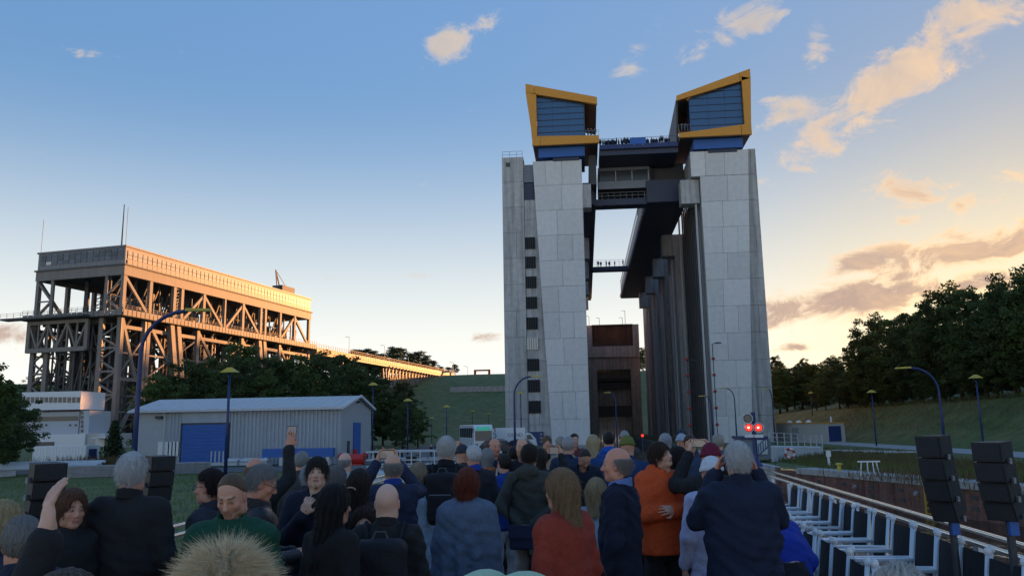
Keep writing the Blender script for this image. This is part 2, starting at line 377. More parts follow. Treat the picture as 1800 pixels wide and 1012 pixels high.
# roads (sheets 4-8 mm above the land)
def strip(name, pts, w, material, dz=.012):
    m = MB(); vs = []
    P = [Vector((x, y, 0)) for x, y in pts]
    for i, p in enumerate(P):
        d = (P[min(i+1, len(P)-1)] - P[max(i-1, 0)]).normalized(); nrm = Vector((-d.y, d.x, 0))
        for k in range(5):
            q = p + nrm * w * (k/4 - .5); vs.append((q.x, q.y, hgt(q.x, q.y) + dz))
    m.add(vs, [(i*5+k, i*5+k+1, i*5+k+6, i*5+k+5) for i in range(len(P)-1) for k in range(4)])
    return struct(m.build(name, material))
def dense(a, b, n): return [(a[0] + (b[0]-a[0])*i/n, a[1] + (b[1]-a[1])*i/n) for i in range(n+1)]
strip('road', dense((36.5, -20), (36.5, 130), 40) + dense((37, 135), (44, 235), 20), 6.0, PAVE, .03)
strip('yard', dense((-150, 64), (-12, 64), 40), 9.0, ASPH, .03)
strip('yard', dense((-19, 70), (-19, 240), 40), 20.0, ASPH, .045)
strip('hill_road', dense((-90, 462), (-8, 462), 20), 5.0, PAVE, .15)
# terrace wall across the slope
tw = thing('terrace_wall', 'dark retaining wall across the grassy slope', 'retaining wall', (-38, 372, hgt(0, 372)))
for i in range(24):
    m = MB(); m.box(-62 + i*2, -60.08 + i*2, 372, 373, hgt(0, 372) - 1, hgt(0, 372) + 2.4); m.build('wall_block', CONC_B, tw)

# ================================================================== the new ship lift
FY = 138.0
lift = thing('ship_lift', 'tall grey concrete ship lift with two towers and yellow framed pavilions', 'ship lift', (8.8, FY, 0))
def panel_wall(name, yf, xl, xr, z0, z1, rows, cols, material, parent, depth=.5):
    """formwork panels with open joints; xl, xr are functions of z"""
    for r in range(rows):
        a, c = z0 + (z1-z0)*r/rows, z0 + (z1-z0)*(r+1)/rows
        n = cols + (1 if r % 3 == 1 else 0)
        off = .12 * ((r * 7) % 5 - 2) / n
        cuts = [0] + [k/n + off for k in range(1, n)] + [1]
        for k in range(n):
            def X(z, q): return xl(z) + (xr(z) - xl(z)) * q
            g = .022; m = MB(); jig = .006 * ((r*5 + k*3) % 4)
            poly = [(X(a, cuts[k]) + g, a + g), (X(a, cuts[k+1]) - g, a + g), (X(c, cuts[k+1]) - g, c - g), (X(c, cuts[k]) + g, c - g)]
            m.prism(poly, yf - jig, yf + depth); m.build('concrete_panel', material, parent)
TZ = 49.7
# --- left tower
lt = MB(); lt.box(-6.0, .68, FY+.45, FY+16, -.3, TZ-.02); lt.box(-9.4, -6.0, FY+1.9, FY+16, -.3, 49.4); left_tower = lt.build('left_tower', CONC_D, lift)
slab_l = lambda z: -5.75 + (-8.02 + 5.75) * z / TZ
panel_wall('p', FY, slab_l, lambda z: .7, -.2, TZ, 11, 2, CONC, left_tower)
panel_wall('p', FY+.9, lambda z: -13.62, lambda z: -9.75, -.2, 51.0, 11, 1, CONC_D, left_tower, depth=14)
panel_wall('p', FY+1.2, lambda z: -9.73, slab_l, -.2, 43.0, 12, 1, CONC_D, left_tower, depth=.6)
m = MB(); m.box(-9.72, -8.0, FY+1.3, FY+3, 43.05, 46.2); m.build('dark_opening', DKBLUE, left_tower)
for i in range(9):
    m = MB(); m.box(-9.7, -8.02, FY+1.1, FY+1.5, 46.3 + i*.37, 46.55 + i*.37); m.build('louver_slat', LOUV, left_tower)
for i, yp in enumerate((427, 461, 496, 532, 568, 604, 641, 678, 715)):
    z = atY(938, yp, FY+1.1).z; xc = -8.95 + .045 * i
    w = MB(); w.box(xc-1.0, xc+1.0, FY+1.02, FY+1.35, z-1.05, z+1.05)
    wo = w.build('window', mat('window_dark', (.015, .018, .022), .6, spec=.15) if i != 5 else mat('lit_pane', (.55, .56, .5), .2, var=.1), left_tower)  # the one lit window: its brightness is put into the glass colour
    for k in range(6):
        q = MB(); x = xc - 1.0 + k*.4; q.box(x-.035, x+.035, FY+.97, FY+1.08, z-1.05, z+1.05); q.build('window_bar', STEEL_D, wo)
m = MB(); m.box(-9.5, -7.2, FY+.95, FY+1.3, 0, 2.3); m.build('door', BLUE, left_tower)
for z in (.5, 1.1, 1.7):
    m = MB(); m.box(-7.8, -7.4, FY+.90, FY+.949, z, z+.3); m.build('door_vent', LOUV, left_tower)
m = MB()      # rail on the stair shaft roof
for x in (-13.5, -12.2, -10.9, -9.9): m.beam((x, FY+1, 51), (x, FY+1, 52.1), .05)
for z in (51.5, 52.1): m.beam((-13.5, FY+1, z), (-9.9, FY+1, z), .045)
m.build('roof_railing', STEEL_D, left_tower)
m = MB(); m.box(-12.9, -12.1, FY+.86, FY+.92, 49.2, 50.0); m.build('vent', STEEL_D, left_tower)
# --- right tower
rt = MB(); rt.box(21.25, 28.4, FY+.45, FY+16, -.3, 45.6); rt.box(19.75, 29, FY+.45, FY+16, 45.7, 50.15); right_tower = rt.build('right_tower', CONC_D, lift)
slab_r = lambda z: 27.16 + (29.7 - 27.16) * z / TZ
panel_wall('p', FY, lambda z: 21.2, slab_r, -.2, 45.65, 10, 2, CONC, right_tower)
panel_wall('p', FY, lambda z: 19.7, slab_r, 45.68, 50.2, 1, 3, CONC, right_tower)
panel_wall('p', FY+1.3, slab_r, lambda z: 31.2, -.2, 50.7, 11, 1, CONC_D, right_tower, depth=14)
for k in range(9):        # hoist ropes in front of the recessed flank
    y = FY + 3.0 + k * 2.6
    m = MB(); m.tube([(20.75, y, 0), (20.75, y, 45.5)], .16, 8); m.build('hoist_rope', STEEL_D, right_tower)
for k, y in enumerate((FY+1.6, FY+26.5)):
    m = MB(); m.box(20.3, 20.6, y, y+.5, 0, 45); m.build('guide_rail', STEEL_L, right_tower)
m = MB(); m.box(21.9, 30, FY+16.1, FY+30, -.3, 46); m.build('flank_wall', CONC_D, right_tower)
# flood-light mast with red marker balls on the right tower
for (px, y0, y1) in ((1262, 604, 775), (1215, 634, 775)):
    a = atY(px, y1, FY - 1.2); c = atY(px, y0, FY - 1.2); c.x = a.x
    m = MB(); m.tube([a, c], .07, 6); m.tube([c, c + Vector((.9, -.3, .15))], .06, 6); m.lathe([(.1,0),(.55,.05),(.55,.2),(.1,.25)], c + Vector((.9, -.3, 0)), 10)
    mast = m.build('marker_mast', DKBLUE, right_tower)
    for i in range(5):
        q = MB(); z = 3 + i * 2.7; q.lathe([(.02,-.3),(.22,-.2),(.3,0),(.22,.2),(.02,.3)], (a.x, a.y - .1, z), 10); q.build('marker_ball', mat('red_marker', (.35, .03, .02), .5), mast, smooth=True)
# --- pylons further back on both sides, with corbels
for side in (0, 1):
    for i, (y0, y1) in enumerate(((170, 186), (194, 210), (218, 234), (244, 268))):
        if side:
            m = MB(); m.box(20.0, 30.5, y0, y1, -.3, 43.0); py = m.build('pylon', CONC_B if i % 2 else CONC_D, lift)
            q = MB(); q.box(17.4, 20.0, y0, y0+3.4, 38.4, 43.0); q.build('corbel', CONC_D, py)
            q = MB(); q.box(19.6, 19.95, y0+5.2, y0+5.6, 0, 41); q.build('guide_rail', STEEL_L, py)
            q = MB(); q.box(19.7, 19.95, y0+10.2, y0+10.5, 0, 36); q.build('guide_rail', STEEL_L, py)
        else:
            m = MB(); m.box(-11, .4, y0, y1, -.3, 43.0); py = m.build('pylon', CONC_D, lift)
            q = MB(); q.box(.4, 1.9, y0, y0+3.4, 38.4, 43.0); q.build('corbel', CONC_D, py)
m = MB(); m.box(30.6, 31.1, FY+30, 268, 0, 46); m.box(-13.4, -12.9, FY+16, 268, 0, 46); m.build('outer_wall', CONC_D, lift)
for side, xx in ((0, (.72, 2.2)), (1, (17.9, 21.1))):
    m = MB(); m.box(xx[0], xx[1], FY+1.2, FY+4.2, 41.2, 45.5); m.build('corbel', CONC_D, lift)
# long steel girders and walkways under the top, cross bridges
m = MB(); m.box(12.4, 19.6, FY+6, 256, 43.05, 47.2); gr = m.build('right_girder', DKBLUE, lift)
m = MB(); m.box(.75, 2.9, FY+6, 258, 43.05, 47.2); gl = m.build('left_girder', DKBLUE, lift)
for g_, xg in ((gr, 12.3), (gl, 2.98)):
    m = MB(); n = 52
    for i in range(n + 1):
        y = FY + 8 + i * (246 - FY) / n; m.beam((xg, y, 47.2), (xg, y, 48.3), .07)
        if i < n: m.beam((xg, y, 43.1), (xg, y + (246 - FY)/n, 43.1), .2, .25)
    for z in (47.7, 48.3): m.beam((xg, FY+8, z), (xg, 254, z), .06)
    m.build('railing', STEEL, g_)
for i in range(40):
    y = FY + 10 + i * 2.7
    m = MB(); m.box(12.0, 12.38, y, y + 1.3, 43.2, 43.9); m.build('walkway_lamp_panel', STEEL_L, gr)
def cross(name, y0, y1, z0, z1, x0=2.9, x1=12.4):
    m = MB(); m.box(x0 + .01, x1 - .01, y0, y1, z0, z1); return m.build(name, DKBLUE, lift)
cb = cross('cross_beam', FY+6.5, FY+9.5, 42.9, 44.1)
m = MB()
for i in range(9): m.beam((3.2 + i*1.1, FY+6.6, 44.1), (3.2 + i*1.1, FY+6.6, 45.3), .06)
for z in (44.7, 45.3): m.beam((3, FY+6.6, z), (12.3, FY+6.6, z), .06)
m.build('railing', STEEL, cb)
fb = cross('far_bridge', 207, 209.5, 42.8, 43.9)
m = MB()
for i in range(9): m.beam((3.0 + i*1.15, 207.1, 43.9), (3.0 + i*1.15, 207.1, 45.6), .06)
for z in (44.4, 45.0, 45.6): m.beam((3, 207.1, z), (12.3, 207.1, z), .05)
m.build('railing', STEEL, fb)
# operator cabin slung between the towers
m = MB(); m.prism([(3.7, FY+7.0), (13.1, FY+7.0), (15.3, FY+11), (15.3, FY+15), (3.7, FY+15)], 46.1, 50.2, 'z'); cabin = m.build('operator_cabin', STEEL_D, lift)
for i in range(22):
    z = 46.15 + i*.185
    if 47.6 < z < 49.55: continue
    m = MB(); m.box(3.66, 13.12, FY+6.93, FY+6.995, z, z+.13); m.build('cladding_slat', LOUV, cabin)
for i in range(21):
    z = 46.15 + i*.185; m = MB(); m.beam((13.16, FY+6.98, z+.06), (15.36, FY+10.98, z+.06), .06, .13); m.build('cladding_slat', LOUV, cabin)
for k in range(3):
    m = MB(); m.box(4.0 + k*3.0, 6.85 + k*3.0, FY+6.88, FY+6.99, 47.65, 49.5); m.build('window', GLASS_D, cabin)
    m = MB(); m.box(6.86 + k*3.0, 6.98 + k*3.0, FY+6.85, FY+6.99, 47.6, 49.5); m.build('mullion', STEEL_L, cabin)
# observation bridge
m = MB(); m.box(3.9, 17.7, FY-.3, FY+9, 51.2, 51.75); m.box(3.9, 17.7, FY+.2, FY+8.8, 50.3, 51.2); ob = m.build('observation_bridge', DKBLUE, lift)
for i in range(9):
    m = MB(); x = 3.92 + i*1.53; m.box(x, x+1.49, FY-.42, FY-.31, 51.25, 52.05); m.build('parapet_panel', BLUE, ob)
m = MB(); m.box(9.3, 12.1, FY-.5, FY-.43, 51.9, 53.1); m.build('sign_panel', BLUE_B, ob)
m = MB()
for i in range(10): x = 3.95 + i*1.53; m.beam((x, FY-.36, 52), (x, FY-.36, 53.15), .05)
m.beam((3.9, FY-.36, 53.15), (17.7, FY-.36, 53.15), .05); m.build('railing', STEEL_D, ob)
# pavilions
def pavilion(name, P, glass, inner, back, flip):
    """P: four front corners TL TR BR BL as (x, z); a yellow frame round a recessed glass wall"""
    y0, y1 = FY - 2.0, FY + back
    body = MB(); TL, TR, BR, BL = P; s = 1 if not flip else -1
    body.add([(TL[0]+.1, y0+.6, TL[1]-.2), (TR[0]-.1, y0+.6, TR[1]-.2), (TR[0]-.1, y1, TR[1]-1.5), (TL[0]+.1, y1, TL[1]-1.5),
              (TL[0]+.1, y0+.6, TL[1]-.9), (TR[0]-.1, y0+.6, TR[1]-.9), (TR[0]-.1, y1, TR[1]-2.2), (TL[0]+.1, y1, TL[1]-2.2)],
             [(0,1,2,3),(7,6,5,4),(0,4,5,1),(1,5,6,2),(2,6,7,3),(3,7,4,0)])
    body.box(BL[0]+.2, BR[0]-.2, y0+.6, y1, BL[1]+.05, BL[1]+1.2)
    if not flip: body.prism([(BL[0]+.05, BL[1]+.2), (BL[0]+1.2, BL[1]+.2), (TL[0]+1.2, TL[1]-1), (TL[0]+.15, TL[1]-.5)], y0+.6, y1)
    else: body.prism([(BR[0]-1.2, BR[1]+.2), (BR[0]-.05, BR[1]+.2), (TR[0]-.15, TR[1]-.5), (TR[0]-1.2, TR[1]-1)], y0+.6, y1)
    root = body.build('pavilion', STEEL_D, lift)
    def bar(a, b, c, d, nm='yellow_frame_panel'):
        q = MB(); q.prism([a, b, c, d], y0, y0 + .59); q.build(nm, YELLOW, root)
    w = 1.65; gx0, gx1, gz0 = glass
    def lerp(a, b, t): return (a[0] + (b[0]-a[0])*t, a[1] + (b[1]-a[1])*t)
    # top beam in two lengths, bottom beam in two lengths, one side post
    tl2, tr2 = (TL[0], TL[1]-w*1.02), (TR[0], TR[1]-w*(.8 if not flip else 1.05))
    if flip: tl2 = (TL[0], TL[1]-w*.55)
    q = .12 if not flip else .86
    bar(TL, lerp(TL, TR, q-.003), lerp(tl2, tr2, q-.003), tl2); bar(lerp(TL, TR, q+.003), TR, tr2, lerp(tl2, tr2, q+.003))
    bl2, br2 = (BL[0], BL[1]+1.75), (BR[0], BR[1]+1.35)
    if flip: bl2, br2 = (BL[0], BL[1]+.8), (BR[0], BR[1]+1.95)
    bar(bl2, lerp(bl2, br2, q-.003), lerp(BL, BR, q-.003), BL); bar(lerp(bl2, br2, q+.003), br2, BR, lerp(BL, BR, q+.003))
    if not flip: bar(tl2, (gx0, tl2[1]-.25), (gx0, bl2[1]-.05), (bl2[0], bl2[1]+.02))
    else: bar((gx1, tr2[1]+.35), (tr2[0], tr2[1]-.02), (br2[0], br2[1]+.02), (gx1, br2[1]-.1))
    # glass wall of horizontal panes
    n = 7; zt0 = max(tl2[1], tr2[1]) + .3
    def ztop(x):
        t = (x - TL[0]) / (TR[0] - TL[0]); return tl2[1] + (tr2[1] - tl2[1]) * t - .05
    def zbot(x):
        t = (x - BL[0]) / (BR[0] - BL[0]); return bl2[1] + (br2[1] - bl2[1]) * t + .05
    cols = 3
    zmax = max(ztop(gx0), ztop(gx1)); zmin = min(zbot(gx0), zbot(gx1)); dz = (zmax - zmin) / n
    for c in range(cols):
        xa, xb = gx0 + (gx1-gx0)*c/cols + .02, gx0 + (gx1-gx0)*(c+1)/cols - .02
        for r in range(n):
            lo_a, lo_b = max(zmin + r*dz + .05, zbot(xa)), max(zmin + r*dz + .05, zbot(xb))
            hi_a, hi_b = min(zmin + (r+1)*dz - .05, ztop(xa)), min(zmin + (r+1)*dz - .05, ztop(xb))
            if hi_a - lo_a < .06 and hi_b - lo_b < .06: continue
            hi_a = max(hi_a, lo_a + .02); hi_b = max(hi_b, lo_b + .02)
            q = MB(); q.prism([(xa, lo_a), (xb, lo_b), (xb, hi_b), (xa, hi_a)], y0 + .9, y0 + .98); q.build('pane', GLASS_B, root)
    for r in range(1, n):
        q = MB(); z = zmin + r*dz; q.box(gx0, gx1, y0+.80, y0+1.0, z-.045, z+.045)
        if z < min(ztop(gx0), ztop(gx1)) + .8: q.build('transom', DKBLUE, root)
    q = MB(); q.box(gx0, gx1, y0+1.02, y0+1.1, zmin, min(ztop(gx0), ztop(gx1))); q.build('inner_wall', GLASS_D, root)
    q = MB(); xa, xb = (gx1, gx1+.15) if not flip else (gx0-.15, gx0); q.box(xa, xb, y0+.9, y1-1, zmin, min(ztop(gx0), ztop(gx1))); q.build('side_glazing', GLASS_B if flip else STEEL_D, root)
    # blue plinth
    bx0, bx1 = inner; q = MB(); q.box(bx0, bx1, y0+1.5, y1-2, BL[1]-1.75, BL[1]+.02); q.build('blue_plinth', BLUE_B, root)
    q = MB(); q.box(bx0+2.5, bx1-1, y0+1.9, y1-2, BL[1]-2.4, BL[1]-1.76); q.build('plinth_foot', DKBLUE, root)
    xr0, xr1 = (gx1 + .2, BR[0]) if not flip else (BL[0], gx0 - .2)
    q = MB(); zf = (BL[1] if flip else BR[1]) + 1.3
    for i in range(5): x = xr0 + (xr1-xr0)*i/4; q.beam((x, y0+.3, zf), (x, y0+.3, zf+1.1), .05)
    q.beam((xr0, y0+.3, zf+1.1), (xr1, y0+.3, zf+1.1), .05); q.build('balcony_railing', STEEL, root)
    return root
pavilion('pavilion', [(-8.87, 63.6), (3.76, 60.4), (3.87, 51.95), (-7.87, 51.95)], (-7.0, 1.35, 0), (-6.9, 1.3), 11, False)
pavilion('pavilion', [(17.64, 59.9), (30.55, 64.2), (30.1, 52.2), (17.76, 52.2)], (20.0, 29.0, 0), (20.3, 28.8), 13, True)
# sloping dark flank of the right pavilion and the dark truss under it
m = MB(); m.add([(17.6, FY-1.2, 59.5), (17.6, FY+24, 56.5), (17.6, FY+24, 52.4), (17.6, FY+1, 52.4), (17.9, FY-1.2, 59.5), (17.9, FY+24, 56.5), (17.9, FY+24, 52.4), (17.9, FY+1, 52.4)],
    [(0,1,2,3),(7,6,5,4),(0,4,5,1),(1,5,6,2),(2,6,7,3),(3,7,4,0)]); m.build('pavilion_flank', STEEL_D, lift)
m = MB(); m.box(13.0, 19.6, FY+9, FY+40, 47.3, 51.1); m.box(2.0, 3.3, FY+2, FY+30, 45.6, 51.1); m.build('hoist_hall', STEEL_D, lift)
# far end: trough gate and portal wall
m = MB(); m.box(.9, 18.4, 268.5, 274, 25.6, 29.2); m.box(.9, 3.0, 268.5, 274, 29.2, 36.3); m.box(16.4, 18.4, 268.5, 274, 29.2, 36.3); gate = m.build('trough_frame', CONC_D, lift)
m = MB(); m.box(3.01, 16.39, 269.4, 270.4, 29.25, 36.2); m.build('trough_gate', mat('rusty_gate', (.14, .075, .04), .8, col2=(.06, .035, .025), scale=.25, var=.2, streak=.3), gate)
m = MB(); m.box(2.9, 16.5, 269.0, 269.5, 36.0, 36.5); m.box(2.9, 16.5, 269.0, 269.39, 29.21, 29.7); m.build('gate_lip', STEEL_D, gate)
m = MB(); m.box(.9, 4.2, 269, 276, -2, 25.5); m.box(15.2, 18.4, 269, 276, -2, 25.5); m.box(4.2, 15.2, 269, 276, 21.5, 25.5); portal = m.build('portal_wall', CONC_B, lift)
m = MB(); m.box(4.25, 15.15, 274.5, 275.5, -2, 21.4); m.build('portal_backing', CONC_B, portal)
for (z0, z1, mt) in ((15.5, 19.0, STEEL_D), (6.2, 9.8, STEEL_D), (17.5, 17.9, STEEL)):
    m = MB(); m.box(4.3, 15.1, 273.0, 274.4, z0, z1); m.build('lock_beam', mt, portal)
for i in range(12):
    m = MB(); x = 4.6 + i*.88; m.box(x, x+.5, 272, 272.5, -1.5, 4.6); m.build('gate_rib', CONC_D, portal)
for (x, z, h_) in ((2.3, 36.3, 6), (6.0, 36.5, 5), (15.2, 36.4, 7.5), (14.2, 36.4, 5)):
    q = MB(); q.tube([(x, 290, z-3), (x, 290, z+h_)], .09, 6); q.tube([(x, 290, z+h_), (x-1.2, 290, z+h_+.1)], .08, 6)
    tag(q.build('street_lamp', STEEL), 'thin lamp post standing on the upper canal behind the trough gate', 'street lamp', 'lamp posts on the upper canal')
for (px, z) in ((1068, .9), ):
    pass

# ================================================================== the old steel ship lift
OA = Vector((-113.8, 189.0, 0)); U = Vector((.185, .983, 0)).normalized(); V = Vector((-U.y, U.x, 0))  # U along, V across (to the left)
OL, OW = 92.0, 27.6
old = thing('old_ship_lift', 'old riveted steel ship lift with glazed gallery and lattice legs behind trees', 'ship lift', tuple(OA))
def op(u, v, z): return OA + U*u + V*v + Vector((0, 0, z))
def obox(m, u0, u1, v0, v1, z0, z1):
    c = [op(u, v, z) for z in (z0, z1) for u, v in ((u0, v0), (u1, v0), (u1, v1), (u0, v1))]
    return m.add(c, [(0,3,2,1),(4,5,6,7),(0,1,5,4),(1,2,6,5),(2,3,7,6),(3,0,4,7)])
OST = mat('old_grey_steel', (.20, .18, .165), .65, var=.12, scale=.6, streak=.15)
OSD = mat('old_dark_steel', (.085, .088, .092), .7, var=.2, scale=.5)
OCL = mat('gallery_cladding', (.19, .19, .20), .55, var=.15, scale=.5, streak=.2)
def part(name, material, fn, parent=old):
    m = MB(); fn(m); return m.build(name, material, parent)
gal = part('gallery', OCL, lambda m: (obox(m, .2, OL-.2, .2, OW-.2, 45.2, 49.6), obox(m, -.1, OL+.1, -.1, OW+.1, 49.6, 50.0)))
part('gallery_sill', OSD, lambda m: obox(m, -.35, OL+.35, -.35, OW+.35, 44.85, 45.2), gal)
nW = 50
for i in range(nW):
    u0 = 1.0 + i*(OL-2)/nW; u1 = u0 + (OL-2)/nW - .32
    w = part('window', mat('gallery_window', (.42, .40, .33), .25, var=.15), lambda m: obox(m, u0, u1, .08, .22, 46.6, 48.7), gal)
    part('glazing_bar', OSD, lambda m: obox(m, u0, u1, .03, .079, 47.6, 47.72), w)
    part('parapet_panel', OCL, lambda m: obox(m, u0-.1, u1+.1, .02, .21, 45.3, 46.3), gal)
for i in range(14):
    v0 = .8 + i*(OW-1.6)/14; v1 = v0 + (OW-1.6)/14 - .25
    for j in range(3):
        lit = (i == 12 and j == 0)  # single lit pane, brightened by its base colour
        part('window', mat('lit_pane', (.55, .56, .5), .2) if lit else mat('gallery_glass', (.06, .08, .11), .12, var=.2, obj_var=.5), lambda m: obox(m, .06, .22, v0, v1, 46.5 + j*.95, 47.3 + j*.95), gal)
part('roof_mast', STEEL_D, lambda m: (m.tube([op(4, 5, 50), op(4, 5, 62)], [.22, .12], 6)), gal)
part('roof_mast', STEEL_D, lambda m: (m.tube([op(.5, .6, 50), op(.5, .6, 60)], .06, 5)), gal)
part('roof_mast', STEEL_D, lambda m: (m.tube([op(.5, OW-.5, 50), op(.5, OW-.5, 59)], .06, 5)), gal)
part('girder', OST, lambda m: (obox(m, 0, OL, 0, 1.2, 42.4, 44.85), obox(m, 0, OL, OW-1.2, OW, 42.4, 44.85), obox(m, 0, 1.2, 1.21, OW-1.21, 42.4, 44.85), obox(m, OL-1.2, OL, 1.21, OW-1.21, 42.4, 44.85)))
part('upper_floor', OSD, lambda m: obox(m, 1.3, OL-1.3, 1.3, OW-1.3, 43.6, 44.2))
# walkway deck
wk = part('walkway', OSD, lambda m: (obox(m, -1.5, OL+1.5, -1.6, OW+1.6, 31.9, 32.5), obox(m, -4.0, -1.5, 8, OW+6, 31.95, 32.45)))
nP = 62
for i in range(nP):
    u0 = -1.4 + i*(OL+2.8)/nP
    part('fascia_panel', OST, lambda m: obox(m, u0+.12, u0 + (OL+2.8)/nP - .12, -1.72, -1.605, 32.0, 33.5), wk)
for i in range(18):
    v0 = -1.5 + i*(OW+3)/18
    part('fascia_panel', OST, lambda m: obox(m, -1.62, -1.505, v0+.1, v0 + (OW+3)/18 - .1, 32.0, 33.3), wk)
def rail(m, a, b, n, z0=33.4, h=1.1):
    for i in range(n+1): p = a.lerp(b, i/n); m.beam(p + Vector((0,0,z0)), p + Vector((0,0,z0+h)), .07)
    for q in (.55, 1.1): m.beam(a + Vector((0,0,z0+q)), b + Vector((0,0,z0+q)), .06)
part('railing', OST, lambda m: (rail(m, op(-1.5, -1.65, 0), op(OL+1.4, -1.65, 0), 62), rail(m, op(-1.55, -1.6, 0), op(-1.55, OW+1.6, 0), 18), rail(m, op(-4, 8, 0), op(-4, OW+6, 0), 12, 32.5)), wk)
# columns, diagonals on the long side (upper storey and legs)
cols_px = [(645, 1), (790, 1), (915, 1), (955, 1), (1070, 1), (1180, .6), (1275, 1), (1368, .9), (1392, .9), (1470, .9), (1545, .8), (1612, 1)]
def u_of(xz):    # long-side position from a column's place along the deck line
    x = xz / 2.977; lo, hi = -5.0, 100.0
    for _ in range(40):
        mid = (lo+hi)/2; q = cam_m.transposed() @ (op(mid, 0, 36) - Vector((0, 0, CAM_H))); X = 900 + FPX*q.x/-q.z
        if X < x: lo = mid
        else: hi = mid
    return lo
us = [u_of(x) for x, _ in cols_px]; us[0] = .7; us[-1] = OL - .7
for side in (0, 1):
    v = .6 if side == 0 else OW - .6
    for (x, w), u in zip(cols_px, us):
        part('column', OST, lambda m: m.beam(op(u, v, 32.5), op(u, v, 42.4), 1.05*w, .9, up=tuple(V)))
    def diag(u0, z0, u1, z1, w=.75): part('diagonal', OST, lambda m: m.beam(op(u0, v, z0), op(u1, v, z1), w, .6, up=tuple(V)))
    diag(us[0]+.4, 42, us[1]-.4, 33.4); diag(us[4], 42, us[3]+.3, 33.4); diag(us[4], 42, us[5]-.3, 33.4)
    diag(us[6], 42, us[5]+.3, 33.4); diag(us[6], 42, us[7]-.5, 33.4); diag(us[10], 42, us[9]+.3, 33.4); diag(us[10], 42, us[11]-.4, 33.4)
    for a, c in ((us[2], us[3]), (us[7], us[8])):      # laced double columns
        for k in range(5): part('lacing', OST, lambda m: m.beam(op(a, v, 33 + k*1.8), op(c, v, 34.8 + k*1.8), .25, .25)); part('lacing', OST, lambda m: m.beam(op(a, v, 34.8 + k*1.8), op(c, v, 34.8 + k*1.8), .2, .2))
    # legs below the walkway
    leg_u = [us[0], us[1], us[4]-2, us[6], us[9], us[11]]
    for u in leg_u: part('leg', OST, lambda m: m.beam(op(u, v, -2), op(u, v, 31.8), 1.15, 1.0, up=tuple(V)))
    for a, c in zip(leg_u[:-1], leg_u[1:]):
        part('diagonal', OST, lambda m: m.beam(op(a+.5, v, 31), op(a + (c-a)*.62, v, 17), .85, .6, up=tuple(V)))
        part('strut', OST, lambda m: m.beam(op(a, v, 16.5), op(c, v, 16.5), .7, .9))
        part('diagonal', OST, lambda m: m.beam(op(c-.5, v, 16), op(a+.6, v, 2), .8, .6, up=tuple(V)))
        part('bottom_chord', OST, lambda m: m.beam(op(a, v, 29.5), op(c, v, 29.5), .5, .9))
    for u in (us[2], us[7]):       # raking A-frame legs
        for s_ in (-1.3, 1.3): part('raking_leg', OST, lambda m: m.beam(op(u + s_, v - .5, 31.8), op(u + 6 + s_, v - .5, 0), 1.5, 1.4, up=tuple(V)))
        for k in range(9): part('lacing', OST, lambda m: m.beam(op(u - 1.3 + k*.68, v-.5, 29 - k*3.2), op(u + 1.3 + (k+.6)*.68, v-.5, 29 - (k+.6)*3.2), .3, .3))
    # laced guide frames standing between the legs
    for a, c in zip(leg_u[:-1], leg_u[1:]):
        nn = max(2, int((c - a)/4.5))
        for k in range(1, nn):
            u = a + (c-a)*k/nn; dk = OSD if k % 2 else OST
            part('guide_post', dk, lambda m: (m.beam(op(u-.7, v + (2.2 if side == 0 else -2.2), 0), op(u-.7, v + (2.2 if side == 0 else -2.2), 31.8), .35), m.beam(op(u+.7, v + (2.2 if side == 0 else -2.2), 0), op(u+.7, v + (2.2 if side == 0 else -2.2), 31.8), .35)))
            part('lacing', dk, lambda m: [m.beam(op(u-.7*(-1)**j, v + (2.2 if side == 0 else -2.2), j*1.6), op(u+.7*(-1)**j, v + (2.2 if side == 0 else -2.2), j*1.6+1.6), .16) for j in range(19)])
        part('sway_brace', OST, lambda m: (m.beam(op(a, v, 17), op(c, v, 29), .4, .35), m.beam(op(a, v, 2), op(c, v, 15.5), .4, .35)))
        for z in (8.5, 23): part('strut', OST, lambda m: m.beam(op(a, v, z), op(c, v, z), .35, .4))
    for i in range(11):
        u = 4 + i*8.4; part('bracket', OST, lambda m: (m.beam(op(u, v, 31.6), op(u, v + (2.4 if side == 0 else -2.4), 28.6), .35), m.beam(op(u, v, 28.6), op(u, v + (2.4 if side == 0 else -2.4), 28.6), .3)))
# the front: corner trusses, the portal truss, the legs
for v0, v1 in ((.6, 5.6), (OW-5.2, OW-.6)):
    s_ = 1 if v0 < 5 else 0
    part('front_column', OST, lambda m: m.beam(op(.6, v1 if s_ else v0, 32.5), op(.6, v1 if s_ else v0, 42.4), .7, .7))
    a, c = (v0, v1) if s_ else (v1, v0)
    part('front_brace', OST, lambda m: (m.beam(op(.6, a, 42), op(.6, c, 37), .6, .5), m.beam(op(.6, c, 37), op(.6, a, 33), .6, .5), m.beam(op(.6, a, 37), op(.6, c, 37), .35, .35)))
pt = part('portal_truss', OST, lambda m: (m.beam(op(-.9, 9.2, 31.2), op(-.9, OW, 31.2), .8, .9), m.beam(op(-.9, 9.2, 24.2), op(-.9, OW, 24.2), .9, 1.1), m.beam(op(-.9, 9.2, 24), op(-.9, 9.2, 31.6), .9, .9), m.beam(op(-.9, OW-.4, 24), op(-.9, OW-.4, 31.6), .9, .9)))
nv = 6
for i in range(nv):
    a, c = 9.2 + (OW-9.6)*i/nv, 9.2 + (OW-9.6)*(i+1)/nv; z0, z1 = (24.5, 31) if i % 2 else (31, 24.5)
    part('truss_web', OST, lambda m: m.beam(op(-.9, a, z0), op(-.9, c, z1), .65, .5), pt)
    if i: part('truss_post', OST, lambda m: m.beam(op(-.9, a, 24.5), op(-.9, a, 31), .4, .4), pt)
